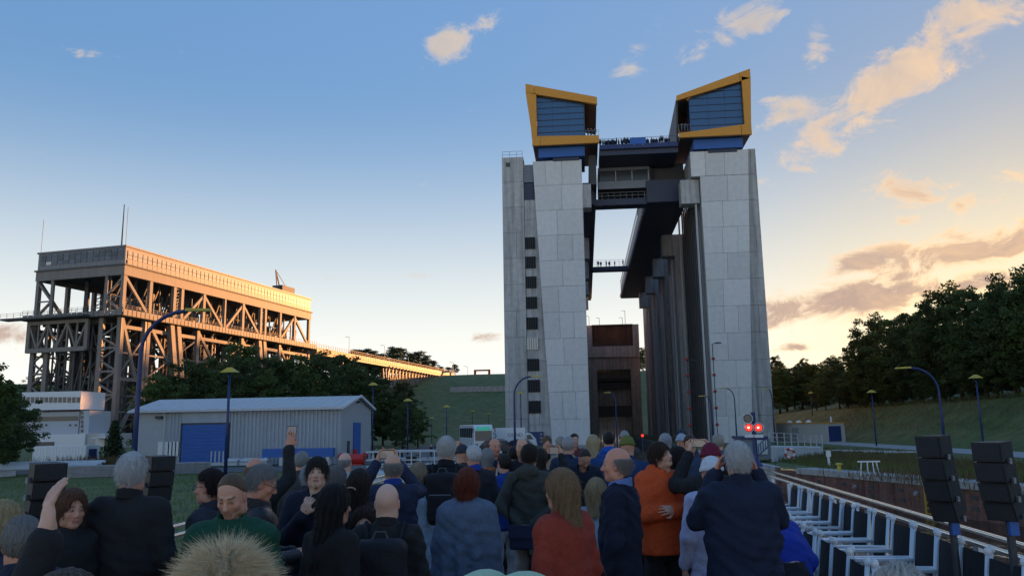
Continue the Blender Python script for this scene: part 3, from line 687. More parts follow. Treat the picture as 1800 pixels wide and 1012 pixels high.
for (va, vb) in ((.7, 6.2), (OW-5.0, OW-.7)):
    for u in (.6, 9.0):
        for v in (va, vb): part('leg', OST, lambda m: m.beam(op(u, v, -2), op(u, v, 31.8), 1.15, 1.0))
        z = 1.0
        for k in range(5):
            part('cross_brace', OST, lambda m: (m.beam(op(u, va, z), op(u, vb, z+2.9), .5, .4), m.beam(op(u, vb, z+2.9), op(u, va, z+5.8), .5, .4), m.beam(op(u, va, z), op(u, vb, z), .55, .5)))
            z += 5.8
for u in (9, 20, 34, 50, 66, 82):      # dark inner framework, counterweight towers and machinery
    for v in (8, 13.5, 19.5):
        part('inner_column', OSD, lambda m: m.beam(op(u, v, -2), op(u, v, 43.5), 1.0 if v != 13.5 else .7, 1.0))
    part('inner_brace', OSD, lambda m: (m.beam(op(u, 8, 4), op(u, 19.5, 16), .6), m.beam(op(u, 19.5, 4), op(u, 8, 16), .6), m.beam(op(u, 8, 17), op(u, 19.5, 29), .6), m.beam(op(u, 19.5, 17), op(u, 8, 29), .6), m.beam(op(u, 8, 16.5), op(u, 19.5, 16.5), .8)))
    part('counterweight_tower', OSD, lambda m: (obox(m, u+2, u+4.5, 3.0, 6.0, 0, 30), obox(m, u+2, u+4.5, OW-6, OW-3, 0, 30)))
random.seed(3)
for k in range(70):
    u = 3 + random.random()*(OL-6); v = 2.0 + random.random()*3; z = 32.6
    part('machinery', OST if k % 3 else OSD, lambda m: (obox(m, u, u + .6 + random.random()*1.6, v, v + .8, z, z + .8 + random.random()*2.6), m.beam(op(u, v, z), op(u + random.random(), v, z + 2 + random.random()*5), .25)))
for k in range(16):
    u = 5 + k*5.4; c = op(u, 7.5, 36.5)
    def wheel(m):
        m.tube([c - V*.4, c + V*.4], 1.9, 18)
    part('rope_sheave', OSD, wheel)
part('lower_floor', OSD, lambda m: obox(m, 1.5, OL-1.5, 6.5, OW-2, 30.6, 31.8))
for k in range(20):      # inner truss row behind the machinery
    u0, u1 = 1.5 + k*4.5, 6.0 + k*4.5
    part('inner_post', OSD, lambda m: m.beam(op(u0, 5.2, 32.5), op(u0, 5.2, 43.6), .35))
    part('inner_diagonal', OST if k % 2 else OSD, lambda m: (m.beam(op(u0, 5.2, 33), op(u1, 5.2, 43), .28), m.beam(op(u0, 5.2, 38), op(u1, 5.2, 38), .22)))
    part('inner_diagonal', OSD, lambda m: (m.beam(op(u0, 4.0, 0), op(u1, 4.0, 15), .3), m.beam(op(u1, 4.0, 15), op(u0, 4.0, 30), .3), m.beam(op(u0, 4.0, 0), op(u0, 4.0, 30.5), .4)))
for k in range(6):
    v0 = 8.5 + k*2.6
    part('inner_diagonal', OSD, lambda m: (m.beam(op(3, v0, 0), op(3, v0, 31), .4), m.beam(op(3, v0, 2), op(3, v0+2.6, 12), .3), m.beam(op(3, v0+2.6, 12), op(3, v0, 22), .3), m.beam(op(3, v0, 22), op(3, v0+2.6, 30), .3)))
# roof crane at the far end
part('roof_crane', OSD, lambda m: (obox(m, OL-13, OL-5, 4, 8, 50, 53.2), m.beam(op(OL-13, 5, 52), op(OL-16, 5, 58), .35), m.beam(op(OL-16, 5, 58), op(OL-9, 5, 53), .15), m.beam(op(OL-14.5, 5, 50), op(OL-16, 5, 58), .3)))
# upper approach bridge from the old lift to the plateau
ab = thing('canal_bridge', 'long steel canal bridge running from the old lift to the hill', 'bridge', tuple(op(OL, 6, 0)))
B0, B1 = op(OL+1.7, -1.2, 0), Vector((-74.5, 462, 0)); bd = (B1 - B0); bl = bd.length; bd.normalize(); bn = Vector((-bd.y, bd.x, 0))
def bp_(s, v, z): return B0 + bd*s + bn*v + Vector((0,0,z))
part('trough', OST, lambda m: m.beam(bp_(0, 8, 31.4), bp_(bl, 8, 33.2), 16, 2.4), ab)
n = 70
for i in range(n):
    a, c = bl*i/n, bl*(i+1)/n; za, zc = 31.4 + 1.8*i/n, 31.4 + 1.8*(i+1)/n
    part('side_panel', OST, lambda m: m.beam(bp_(a+.15, -.25, za+.5), bp_(c-.15, -.25, zc+.5), .2, 1.7), ab)
part('railing', OST, lambda m: [m.beam(bp_(bl*i/90, -.3, 32.7 + 1.8*i/90), bp_(bl*i/90, -.3, 34 + 1.8*i/90), .1) for i in range(91)] + [m.beam(bp_(0, -.3, 34), bp_(bl, -.3, 35.8), .1), m.beam(bp_(0, -.3, 33.4), bp_(bl, -.3, 35.2), .08)], ab)
n = 22
for i in range(n):
    a, c = bl*(.40 + .56*i/n), bl*(.40 + .56*(i+1)/n); mid = (a+c)/2; dz = 6.5 + 4.0*i/n*0
    zb = 30.0 - 7.5
    part('truss_web', OST, lambda m: (m.beam(bp_(a, 1, 30), bp_(mid, 1, zb), .55), m.beam(bp_(mid, 1, zb), bp_(c, 1, 30), .55)), ab)
    part('bottom_chord', OST, lambda m: m.beam(bp_(a, 1, zb), bp_(c, 1, zb), .6), ab)
    part('bracket', OST, lambda m: m.beam(bp_(mid, -.3, 31.4), bp_(mid, .8, 28.5), .5), ab)
part('top_chord', OST, lambda m: m.beam(bp_(bl*.4, 1, 29.9), bp_(bl*.97, 1, 29.9), .7), ab)
for s_ in (.16, .4):
    for v in (1, 14): part('pier', OST, lambda m: (m.beam(bp_(bl*s_-3.5, v, 30), bp_(bl*s_, v, 12), .8), m.beam(bp_(bl*s_+3.5, v, 30), bp_(bl*s_, v, 12), .8), m.beam(bp_(bl*s_, v, 12), bp_(bl*s_, v, -1), 1.0), m.beam(bp_(bl*s_-1.8, v, 21), bp_(bl*s_+1.8, v, 21), .6)), ab)
part('abutment', CONC_D, lambda m: m.beam(bp_(bl*.97, 8, 27), bp_(bl*1.02, 8, 27), 17, 12), ab)

# ================================================================== machine hall on the left bank
CORR = mat('corrugated_cladding', (.36, .41, .46), .45, var=.06, scale=.4, streak=.1)
ROOFM = mat('roof_sheet', (.48, .48, .48), .5, var=.08, scale=.5)
hA, hB = atY(323, 818, 72.5), atY(599, 814, 72.5); hA.z = hB.z = 0; hd = (hB - hA).normalized(); hn = Vector((-hd.y, hd.x, 0))      # hn points away from the camera
if hn.y < 0: hn = -hn
def px_of(P): q = cam_m.transposed() @ (Vector(P) - Vector((0, 0, CAM_H))); return 900 + FPX*q.x/-q.z, 506 - FPX*q.y/-q.z
def solve(fn, target, lo, hi):      # fn rises with its argument
    for _ in range(50):
        mid = (lo+hi)/2
        if fn(mid) < target: lo = mid
        else: hi = mid
    return (lo+hi)/2
s_left = solve(lambda s: px_of(hA + hd*s)[0], 228, -30, 0); h0 = hA + hd*s_left; HL = (hB - h0).length
HWD = solve(lambda s: px_of(hB + hn*s)[0], 652, 1, 40)
ze = solve(lambda z: -px_of(hB + Vector((0,0,z)))[1], -716, 0, 15); zr = ze + 1.05
hall = thing('machine_hall', 'grey corrugated machine hall with blue roller doors and low gable roof', 'hall', tuple(h0))
def hp(s, t, z): return h0 + hd*s + hn*t + Vector((0,0,z))
def hbox(m, s0, s1, t0, t1, z0, z1):
    c = [hp(s, t, z) for z in (z0, z1) for s, t in ((s0, t0), (s1, t0), (s1, t1), (s0, t1))]
    return m.add(c, [(0,3,2,1),(4,5,6,7),(0,1,5,4),(1,2,6,5),(2,3,7,6),(3,0,4,7)])
def hpart(name, material, fn, parent=hall): m = MB(); fn(m); return m.build(name, material, parent)
hpart('wall', GREYP, lambda m: (hbox(m, .1, HL-.02, .1, HWD-.1, -.2, ze), m.add([hp(.1,.1,ze), hp(.1,HWD-.1,ze), hp(.1,HWD/2,zr-.05), hp(HL-.02,.1,ze), hp(HL-.02,HWD-.1,ze), hp(HL-.02,HWD/2,zr-.05)], [(0,1,2),(3,5,4),(0,3,4,1),(0,2,5,3),(1,4,5,2)])))
s_door0, s_door1 = (hA - h0).length - .3, (hA - h0).length + 4.1
n = int((HL - s_door1) / .36)
for i in range(n):
    s0 = s_door1 + .1 + i*(HL - .1 - s_door1)/n; hpart('cladding_sheet', CORR, lambda m: m.add([hp(s0+.02, .09, 0), hp(s0+.1, -.02, 0), hp(s0+.22, -.02, 0), hp(s0+.3, .09, 0), hp(s0+.02, .09, ze), hp(s0+.1, -.02, ze), hp(s0+.22, -.02, ze), hp(s0+.3, .09, ze)], [(0,1,5,4),(1,2,6,5),(2,3,7,6)]))
n = 4
for i in range(n): s0 = s_door0 - 1.4 + i*.34; hpart('cladding_sheet', CORR, lambda m: m.add([hp(s0+.02, .09, 0), hp(s0+.1, -.02, 0), hp(s0+.2, -.02, 0), hp(s0+.28, .09, 0), hp(s0+.02, .09, ze), hp(s0+.1, -.02, ze), hp(s0+.2, -.02, ze), hp(s0+.28, .09, ze)], [(0,1,5,4),(1,2,6,5),(2,3,7,6)]))
for i in range(12):
    z = i*.31; hpart('door_slat', BLUE_B, lambda m: hbox(m, s_door0, s_door1, -.06, .08, z, z + .295))
hpart('door_lintel', CORR, lambda m: hbox(m, s_door0-.1, s_door1+.1, -.05, .09, 3.75, ze))
hpart('door_frame', STEEL_D, lambda m: (hbox(m, s_door0-.12, s_door0-.02, -.1, .09, 0, 3.85), hbox(m, s_door1+.02, s_door1+.09, -.1, .09, 0, 3.85), hbox(m, s_door0-.12, s_door1+.09, -.1, .0, 3.74, 3.86)))
hpart('drainpipe', STEEL_L, lambda m: m.tube([hp(s_door0-1.7, -.1, 0), hp(s_door0-1.7, -.1, ze-.3), hp(s_door0-1.9, -.1, ze)], .07, 6))
hpart('wall_lamp', STEEL_D, lambda m: hbox(m, s_door0-2.6, s_door0-2.0, -.2, .09, ze-.7, ze-.45))
hpart('white_board', WHITE, lambda m: hbox(m, 2.6, 5.0, -.02, .09, .9, 2.2))
g0, g1 = HWD*.36, HWD*.60
hpart('gable_door', BLUE_B, lambda m: hbox(m, HL, HL+.06, g0, g1, 0, 3.7))
hpart('gable_window', GLASS_D, lambda m: hbox(m, HL, HL+.05, HWD*.18, HWD*.25, .9, 2.0))
hpart('gable_lamp', STEEL_D, lambda m: hbox(m, HL, HL+.3, HWD*.46, HWD*.5, ze+.55, ze+.75))
for i in range(2):
    t0, t1 = (-.35, HWD/2) if i == 0 else (HWD/2, HWD+.35); z0, z1 = (ze-.02, zr+.12) if i == 0 else (zr+.12, ze-.02)
    nsh = 24
    for k in range(nsh):
        s0, s1 = -.3 + (HL+.6)*k/nsh, -.3 + (HL+.6)*(k+1)/nsh
        hpart('roof_sheet', ROOFM, lambda m: m.add([hp(s0+.01,t0,z0), hp(s1-.03,t0,z0), hp(s1-.03,t1,z1), hp(s0+.01,t1,z1), hp(s0+.01,t0,z0+.1), hp(s1-.03,t0,z0+.1), hp(s1-.03,t1,z1+.1), hp(s0+.01,t1,z1+.1)], [(0,1,2,3),(7,6,5,4),(0,4,5,1),(1,5,6,2),(2,6,7,3),(3,7,4,0)]))
hpart('gutter', STEEL_L, lambda m: m.beam(hp(-.3, -.42, ze-.08), hp(HL+.3, -.42, ze-.08), .16, .14))
hpart('verge_trim', WHITE, lambda m: (m.beam(hp(HL+.34, -.3, ze+.06), hp(HL+.34, HWD/2, zr+.2), .08, .22), m.beam(hp(HL+.34, HWD/2, zr+.2), hp(HL+.34, HWD+.3, ze+.06), .08, .22)))
k = hp(HL+.5, HWD*.27, 0); m = MB(); m.lathe([(.22,0),(.22,1.1),(.15,1.2),(.05,1.25)], k, 10); tag(m.build('hydrant', mat('red_paint', (.45, .02, .02), .5)), 'red hydrant post beside the blue gable door of the hall', 'hydrant')
# steel stores in front of the hall
def at_hall(s, t, z=0): return hp(s, t, z)
sl = thing('blue_girder', 'long bright blue steel girder stored before the corrugated hall', 'girder', tuple(at_hall(s_door1+6, -2, 0)))
m = MB(); m.beam(at_hall(s_door1+4.3, -2.2, 1.1), at_hall(s_door1+10.6, -2.2, 1.1), .8, .75); m.build('web', BLUE_B, sl)
for k in range(5): m = MB(); a = at_hall(s_door1+4.6 + k*1.4, -2.2, 0); m.box(a.x-.15, a.x+.15, a.y-.4, a.y+.4, 0, .72); m.build('trestle', STEEL_L, sl)
for k in range(4):
    a = at_hall(s_door1 + .3 + k*1.35, -2.4 - .3*(k % 2), 0); r = thing('steel_rack', ('pale blue steel rack with upright posts by the blue door', 'low pile of pale pipes beside the steel rack', 'wrapped bundle of pale steel parts between pipes and girder', 'grey trestle load next to the bright blue girder')[k], 'steel rack', tuple(a), atan2(hd.y, hd.x))
    m = MB(); m.box(-.65, .65, -.5, .5, .1, .35); m.build('base', STEEL_L, r, world=False)
    for q in range(4 if k == 0 else 3):
        m = MB(); x = -.55 + q*.36
        if k == 0: m.box(x, x+.09, -.45, -.36, .35, 1.35)
        else: m.tube([(-.6, -.3 + q*.3, .48 + .04*q), (.6, -.3 + q*.3, .48 + .04*q)], .14, 8)
        m.build('post' if k == 0 else 'pipe', STEEL_L, r, world=False)
a = at_hall(s_door1 + 12.4, -2.5, 0)
m = MB(); m.tube([a + Vector((-1.2,0,.9)), a + Vector((-.9,0,.5)), a + Vector((1.0,0,.5))], [.22, .45, .45], 10); m.tube([a + Vector((.8,0,.5)), a + Vector((1.2,0,1.0))], [.3, .2], 8); m.box(a.x-.9, a.x+.9, a.y-.4, a.y+.4, 0, .1)
tag(m.build('red_pipe', mat('red_paint', (.45, .02, .02), .5)), 'red bent pipe section lying before the hall', 'pipe')
# plank stacks on the lawn
for k, (px, py, ln) in enumerate(((165, 838, 4.2), (250, 838, 3.4), (322, 832, 3.6))):
    a = atZ(px, py); r = thing('plank_stack', ('long low stack of grey planks on the lawn behind the left loudspeaker', 'low stack of grey planks behind the white haired man', 'stack of grey planks by the hall corner drainpipe')[k], 'plank stack', tuple(a), radians(8 + 14*k))
    for j in range(5):
        for i in range(2):
            m = MB(); m.box(-ln/2 + .15*((j*3+i) % 3), ln/2, -.65 + i*.68, -.02 + i*.68, .02 + j*.16, .16 + j*.16); m.build('plank', STEEL, r, world=False)

# ================================================================== white control building and sheds below the old lift
cw = thing('control_building', 'white control building with a ribbon of dark windows below the old lift', 'building', tuple(atY(100, 800, 168)))
CY = 168
def wb(name, x0, y0, x1, y1, Y, dep, material, parent=cw):
    a, c = atY(x0, y1, Y), atY(x1, y0, Y); m = MB(); m.box(a.x, c.x, Y, Y+dep, a.z, c.z); return m.build(name, material, parent)
up = wb('upper_storey', 36, 687, 143, 721, CY, 9, WHITE)
for i in range(13): wb('window', 37.5 + i*8.05, 697.5, 43.8 + i*8.05, 707, CY - .12, .2, GLASS_D, up)
wb('recess_wall', 46, 723, 140, 765, CY + 1.5, 7, mat('render_grey', (.45, .46, .48), .8))
wb('ribbon_window', 62, 731, 137, 740, CY + 1.38, .2, GLASS_D)
for x in (64, 70, 79, 121, 131): wb('small_window', x, 745, x + 4, 748.5, CY + 1.38, .2, GLASS_D)
wb('end_pier', 139, 721, 158, 765, CY + .3, 8, mat('render_grey', (.45, .46, .48), .8))
for i in range(5): wb('stair_opening', 141.5, 722 + i*8, 146, 727.5 + i*8, CY + .18, .2, GLASS_D)
wb('lower_storey', 42, 762, 150, 798, CY - 4, 12, WHITE)
wb('ribbon_window', 45, 776, 95, 784, CY - 4.12, .2, GLASS_D)
wb('annex', 150.2, 761, 186, 800, CY - 3.5, 10, mat('beige_render', (.5, .48, .45), .8))
wb('annex_window', 151, 785, 164, 794, CY - 3.62, .2, GLASS_D)
wb('annex_door', 166, 771, 184, 800, CY - 3.62, .2, WHITE)
wb('canopy', 160, 768, 190, 770, CY - 6, 3, WHITE)
a, c = atZ(56, 812), atZ(146, 811); z1 = atY(57, 784, a.y).z
wc = thing('white_container', 'long plain white container standing on the grass below the control building', 'container', tuple(a))
m = MB(); m.box(a.x, c.x, a.y, a.y + 2.6, .1, z1); m.build('shell', WHITE, wc)
for i in range(17): m = MB(); x = a.x + .15 + (c.x-a.x-.3)*i/16; m.box(x-.03, x+.03, a.y-.05, a.y+.0, .15, z1-.08); m.build('rib', WHITE, wc)
m = MB(); m.box(c.x+.0, c.x+.04, a.y+.5, a.y+2.0, .3, z1-.4); m.build('end_door', BLUE, wc)
# shore clutter at far left: pale pipes on trestles
pr = thing('pipe_rack', 'pale blue pipes on white trestles at the left edge of the lawn', 'pipe rack', tuple(atZ(60, 838)))
a = atZ(60, 838)
for k in range(4): m = MB(); m.tube([a + Vector((-7, k*.5, .55 + .12*k)), a + Vector((4, k*.5 + .6, .6 + .12*k))], .11, 8); m.build('pipe', mat('pale_blue', (.45, .52, .58), .5), pr)
for k in range(4): m = MB(); x = a.x - 6 + k*3; m.box(x, x+.12, a.y-.2, a.y+2, 0, .5); m.build('trestle', WHITE, pr)

# ================================================================== street lamps
def lamp(px, py, d, kind, side=-1, label='', r=.075, base=None, arm=2.0):
    top = atD(px, py, d); g = hgt(top.x, top.y) if base is None else base
    if kind == 'arc':      # pole bends over into an arm; px,py is the end of the luminaire
        t = thing('street_lamp', label, 'street lamp', (top.x - side*arm, top.y, g), 0, 'blue street lamps with yellow heads')
        x0 = top.x - side*arm; pts = [(x0, top.y, g), (x0, top.y, g + (top.z-g)*.5), (x0, top.y, top.z - 1.6)]
        for i in range(1, 7):
            a = i/6*pi/2; pts.append((x0 + side*(arm-.9)*(1-cos(a)), top.y, top.z - 1.6 + 1.6*sin(a)))
        m = MB(); m.tube(pts, [r*1.5, r*1.2] + [r]*7, 8); m.build('pole', BLUE, t, smooth=True)
        m = MB(); m.tube([(x0, top.y, g), (x0, top.y, g+1.1)], r*1.8, 8); m.build('pole_base', BLUE, t)
        xe = x0 + side*(arm-.95); m = MB(); m.add([(xe, top.y-.13, top.z-.02), (xe + side*1.0, top.y-.16, top.z-.05), (xe + side*1.0, top.y+.16, top.z-.05), (xe, top.y+.13, top.z-.02), (xe, top.y-.1, top.z+.1), (xe + side*.95, top.y-.1, top.z+.06), (xe + side*.95, top.y+.1, top.z+.06), (xe, top.y+.1, top.z+.1)], [(0,1,2,3),(7,6,5,4),(0,4,5,1),(1,5,6,2),(2,6,7,3),(3,7,4,0)]); m.build('luminaire', LAMPY, t)
    else:
        t = thing('street_lamp', label, 'street lamp', (top.x, top.y, g), 0, 'blue street lamps with yellow heads')
        m = MB(); m.tube([(top.x, top.y, g), (top.x, top.y, top.z)], [r*1.4, r*.8], 8); m.build('pole', BLUE, t, smooth=True)
        m = MB(); c = top
        m.add([(c.x-.55, c.y-.3, c.z-.12), (c.x+.55, c.y-.3, c.z-.12), (c.x+.55, c.y+.3, c.z-.12), (c.x-.55, c.y+.3, c.z-.12), (c.x-.12, c.y-.1, c.z+.2), (c.x+.12, c.y-.1, c.z+.2), (c.x+.12, c.y+.1, c.z+.2), (c.x-.12, c.y+.1, c.z+.2)], [(0,3,2,1),(4,5,6,7),(0,1,5,4),(1,2,6,5),(2,3,7,6),(3,0,4,7)])
        m.build('luminaire', LAMPY, t)
    return t
lamp(368, 545, 34, 'arc', 1, 'tall thick blue arched lamp before the left end of the hall', r=.08, arm=2.75)
lamp(404, 651, 55, 'hood', label='blue lamp with yellow hood before the roller door', r=.09)
lamp(656, 675, 95, 'hood', label='hooded lamp rising behind the hall gable')
lamp(717, 703, 100, 'hood', label='hooded lamp between the hall and the parked bus')
lamp(759, 734, 190, 'hood', label='low distant hooded lamp at the foot of the slope left of the bus')
lamp(785, 714, 130, 'hood', label='hooded lamp on the slope just left of the bus')
lamp(830, 722, 170, 'hood', label='hooded lamp above the roof of the bus')
lamp(859, 727, 180, 'hood', label='hooded lamp next to the outer edge of the stair tower')
lamp(952, 661, 70, 'arc', 1, 'arched blue lamp standing before the tower windows', arm=2.4)
lamp(915, 690, 120, 'hood', label='slim hooded lamp close to the tower door')
lamp(1266, 683, 120, 'arc', -1, 'lamp with yellow arm before the right tower slab', arm=1.9)
lamp(1340, 684, 125, 'arc', -1, 'lamp standing before the outer wall of the right tower', arm=1.3)
lamp(1228, 696, 110, 'arc', -1, 'lamp with yellow arm beside the hoist ropes', arm=1.6)
lamp(1062, 690, 118, 'arc', -1, 'lamp with yellow arm inside the lift entrance', arm=1.6)
lamp(1575, 647, 60, 'arc', -1, 'tall arched blue lamp behind the right loudspeakers', arm=2.6)
lamp(1532, 688, 112, 'hood', label='thin hooded lamp at the foot of the wooded slope')
lamp(1715, 662, 86, 'hood', label='hooded lamp on the bank before the dark trees')
lamp(1425, 690, 190, 'hood', label='distant lamp beside the road past the right tower')
for k, (px, py) in enumerate(((614, 592), (676, 607), (718, 628), (797, 637), (822, 644))):
    p = atY(px, py, 470); m = MB(); m.tube([(p.x, 470, 32), (p.x, 470, p.z)], .12, 5); m.tube([(p.x, 470, p.z), (p.x - 2.5, 470, p.z+.2)], .12, 5)
    tag(m.build('street_lamp', STEEL), 'thin lamp mast on the plateau along the canal bridge', 'street lamp', 'lamp masts on the plateau')
m = MB(); a, c = atY(833, 662, 470), atY(862, 650, 470); m.box(a.x, a.x+1.4, 470, 471, 31, c.z-.5); m.box(c.x-1.4, c.x, 470, 471, 31, c.z-.5); m.box(a.x, c.x, 470, 471, c.z-.5, c.z+.4)
tag(m.build('red_portal', mat('red_oxide', (.25, .06, .04), .7)), 'small red portal frame on the crest of the grassy hill', 'portal')

# ================================================================== trees
LEAF = {}
def leafmat(name, c, tr=.25):
    m = bpy.data.materials.new(name); m.use_nodes = True; nt = m.node_tree; b = nt.nodes['Principled BSDF']
    oi = nt.nodes.new('ShaderNodeObjectInfo'); geo = nt.nodes.new('ShaderNodeNewGeometry')
    add = nt.nodes.new('ShaderNodeMath'); add.operation = 'MULTIPLY_ADD'; add.inputs[1].default_value = .55; nt.links.new(geo.outputs['Random Per Island'], add.inputs[0])
    s2 = nt.nodes.new('ShaderNodeMath'); s2.operation = 'MULTIPLY_ADD'; s2.inputs[1].default_value = .35; s2.inputs[2].default_value = .5
    nt.links.new(oi.outputs['Random'], s2.inputs[0]); nt.links.new(s2.outputs[0], add.inputs[2])
    mx = nt.nodes.new('ShaderNodeMix'); mx.data_type = 'RGBA'; mx.blend_type = 'MULTIPLY'; mx.inputs[0].default_value = 1; mx.inputs[6].default_value = (*c, 1)
    cc = nt.nodes.new('ShaderNodeCombineXYZ')
    for i in range(3): nt.links.new(add.outputs[0], cc.inputs[i])
    nt.links.new(cc.outputs[0], mx.inputs[7]); nt.links.new(mx.outputs[2], b.inputs['Base Color']); b.inputs['Roughness'].default_value = .75
    b.inputs['Specular IOR Level'].default_value = .25
    tb = nt.nodes.new('ShaderNodeBsdfTranslucent'); nt.links.new(mx.outputs[2], tb.inputs[0]); ms = nt.nodes.new('ShaderNodeMixShader'); ms.inputs[0].default_value = tr
    nt.links.new(b.outputs[0], ms.inputs[1]); nt.links.new(tb.outputs[0], ms.inputs[2]); nt.links.new(ms.outputs[0], nt.nodes['Material Output'].inputs[0])
    return m
LF1 = leafmat('leaf_green', (.085, .125, .036)); LF2 = leafmat('leaf_dark', (.062, .088, .030)); LF3 = leafmat('needle_dark', (.040, .062, .026), .1)
BARK = mat('bark', (.07, .052, .038), .95, var=.3, scale=3, bump=.5)
def quads(pts, size, rng, flat=.0):
    """one leaf-sized quad per point, random orientation"""
    n = len(pts); nrm = rng.normal(size=(n, 3)); nrm[:, 2] += flat; nrm /= np.linalg.norm(nrm, axis=1)[:, None]
    t = np.cross(nrm, rng.normal(size=(n, 3))); t /= np.linalg.norm(t, axis=1)[:, None]; b = np.cross(nrm, t)
    s = (size * (.6 + .8*rng.random(n)))[:, None]
    v = np.stack([pts - t*s - b*s*.6, pts + t*s - b*s*.6, pts + t*s + b*s*.6, pts - t*s + b*s*.6], 1).reshape(-1, 3)
    return v
def quad_mesh(name, v, m):
    me = bpy.data.meshes.new(name); n = len(v)//4
    me.vertices.add(len(v)); me.vertices.foreach_set('co', v.astype(np.float32).ravel())
    me.loops.add(n*4); me.loops.foreach_set('vertex_index', np.arange(n*4, dtype=np.int32))
    me.polygons.add(n); me.polygons.foreach_set('loop_start', np.arange(0, n*4, 4, dtype=np.int32)); me.polygons.foreach_set('loop_total', np.full(n, 4, dtype=np.int32))
    me.materials.append(m); me.update(); me.validate(); return me
def tree_proto(seed, h, rad, kind, material):
    rng = np.random.default_rng(seed); rnd = random.Random(seed)
    tm = MB(); crown = []
    if kind == 'broad':
        lean = Vector((rnd.uniform(-.6, .6), rnd.uniform(-.6, .6), 0)); z0 = h*.18
        tm.tube([(0,0,-.5), (lean.x*.3, lean.y*.3, h*.3), (lean.x, lean.y, h*.72)], [h*.022, h*.016, h*.006], 7)
        nl = 34
        for i in range(nl):
            f = (i+.5)/nl; zz = z0 + (h*.95 - z0)*f; rr = rad * (sin(pi*min(1, f*.86+.12))**.7) * rnd.uniform(.55, 1.08); a = i*2.4 + rnd.uniform(-.5, .5)
            c = np.array([lean.x*f + rr*cos(a)*.8, lean.y*f + rr*sin(a)*.8, zz + rnd.uniform(-.4, .6)])
            tm.tube([(lean.x*f*.8, lean.y*f*.8, zz*.82), tuple(c)], [h*.006, h*.002], 5)
            cr = rad * rnd.uniform(.20, .42)
            for _ in range(4):
                cc = c + rng.normal(size=3) * cr*.75; p = rng.normal(size=(95, 3)); p /= np.linalg.norm(p, axis=1)[:, None]
                p *= (rng.random(95)**.45)[:, None] * cr*.62; p[:, 2] *= .6; crown.append(p + cc)
        size = .135
    elif kind == 'pine':
        tm.tube([(0,0,-.5), (.2,.1,h*.5), (.1,.3,h*.95)], [h*.018, h*.013, h*.005], 7)
        for i in range(20):
            f = .5 + .5*(i+.5)/20; a = i*2.4; rr = rad*(1.15-f)*1.6*rnd.uniform(.4, 1.1); c = np.array([rr*cos(a), rr*sin(a), h*f + rnd.uniform(-.3, .5)])
            tm.tube([(.1,.2,h*f*.94), tuple(c)], [h*.005, h*.002], 5)
            for _ in range(3):
                p = rng.normal(size=(80, 3)); p /= np.linalg.norm(p, axis=1)[:, None]; p *= (rng.random(80)**.5)[:, None]*rad*.34; p[:, 2] *= .5; crown.append(p + c + rng.normal(size=3)*rad*.16)
        size = .14
    else:     # conifer with tiers
        tm.tube([(0,0,-.3), (0,0,h*.97)], [h*.02, h*.004], 7)
        for i in range(13):
            f = .14 + .84*i/13; rr = rad*(1-f)**.8*1.1
            for k in range(9):
                a = k*.698 + i*.4 + rnd.uniform(-.15, .15); q = rr*rnd.uniform(.75, 1.1); t = rng.random(34)
                p = np.stack([cos(a)*q*t, sin(a)*q*t, h*f - .22*q*t], 1) + rng.normal(size=(34, 3))*.10*(1+rr*.25); crown.append(p)
        size = .11
    v = quads(np.concatenate(crown), np.float64(size), rng, .3)
    return tm.mesh('trunk', BARK, True), quad_mesh('crown', v, material), h
PB = [tree_proto(s, 15, r, 'broad', mm) for s, r, mm in ((1, 4.6, LF1), (2, 5.2, LF2), (3, 3.8, LF1), (4, 5.6, LF2))]
PP = [tree_proto(s, 16, 3.6, 'pine', LF3) for s in (11, 12)]
PC = [tree_proto(21, 6, 1.9, 'conifer', LF3)]
def plant(proto, x, y, h, label, group, name='tree', z=None, wide=1.0):
    tr, cr, hh = proto; s = h/hh; g = hgt(x, y) if z is None else z
    t = thing(name, label, 'tree', (x, y, g), random.random()*6.28, group); t.scale = (s*wide, s*wide, s)
    for nm, me in (('trunk', tr), ('crown', cr)): o = bpy.data.objects.new(nm, me); COL.objects.link(o); o.parent = t
    return t
random.seed(11)
G1 = 'broad trees between the hall and the old ship lift'
for k, (px, py, d) in enumerate(((285, 668, 118), (328, 648, 125), (372, 660, 128), (412, 640, 135), (432, 616, 150), (478, 640, 150), (520, 636, 158), (558, 634, 165), (598, 632, 170), (640, 655, 160), (674, 697, 150), (708, 716, 128), (735, 722, 135), (350, 640, 150), (540, 660, 140), (620, 650, 145), (460, 665, 132), (395, 690, 112), (696, 708, 150))):
    p = atD(px, py, d); plant(PB[k % 4], p.x, p.y, max(6, p.z - hgt(p.x, p.y)) * 1.04, 'dense green broadleaf tree between the grey hall and the old ship lift', G1, wide=1.1)
for k, (px, py, d) in enumerate(((2, 668, 72), (-25, 640, 66), (22, 690, 80))):
    p = atD(px, py, d); plant(PB[(k+1) % 4], p.x, p.y, p.z, 'dark broadleaf tree at the left of the control building', 'trees left of the control building')
p = atD(203, 735, 104); plant(PC[0], p.x, p.y, p.z, 'small dark conifer before the legs of the old ship lift', None, 'conifer_tree')
for k in range(16):      # behind the old lift
    x = -330 + k*17 + random.uniform(-5, 5); y = 330 + random.uniform(-25, 30)
    plant(PB[k % 4], x, y, random.uniform(13, 19), 'distant broadleaf tree behind the old ship lift', 'trees behind the old ship lift')
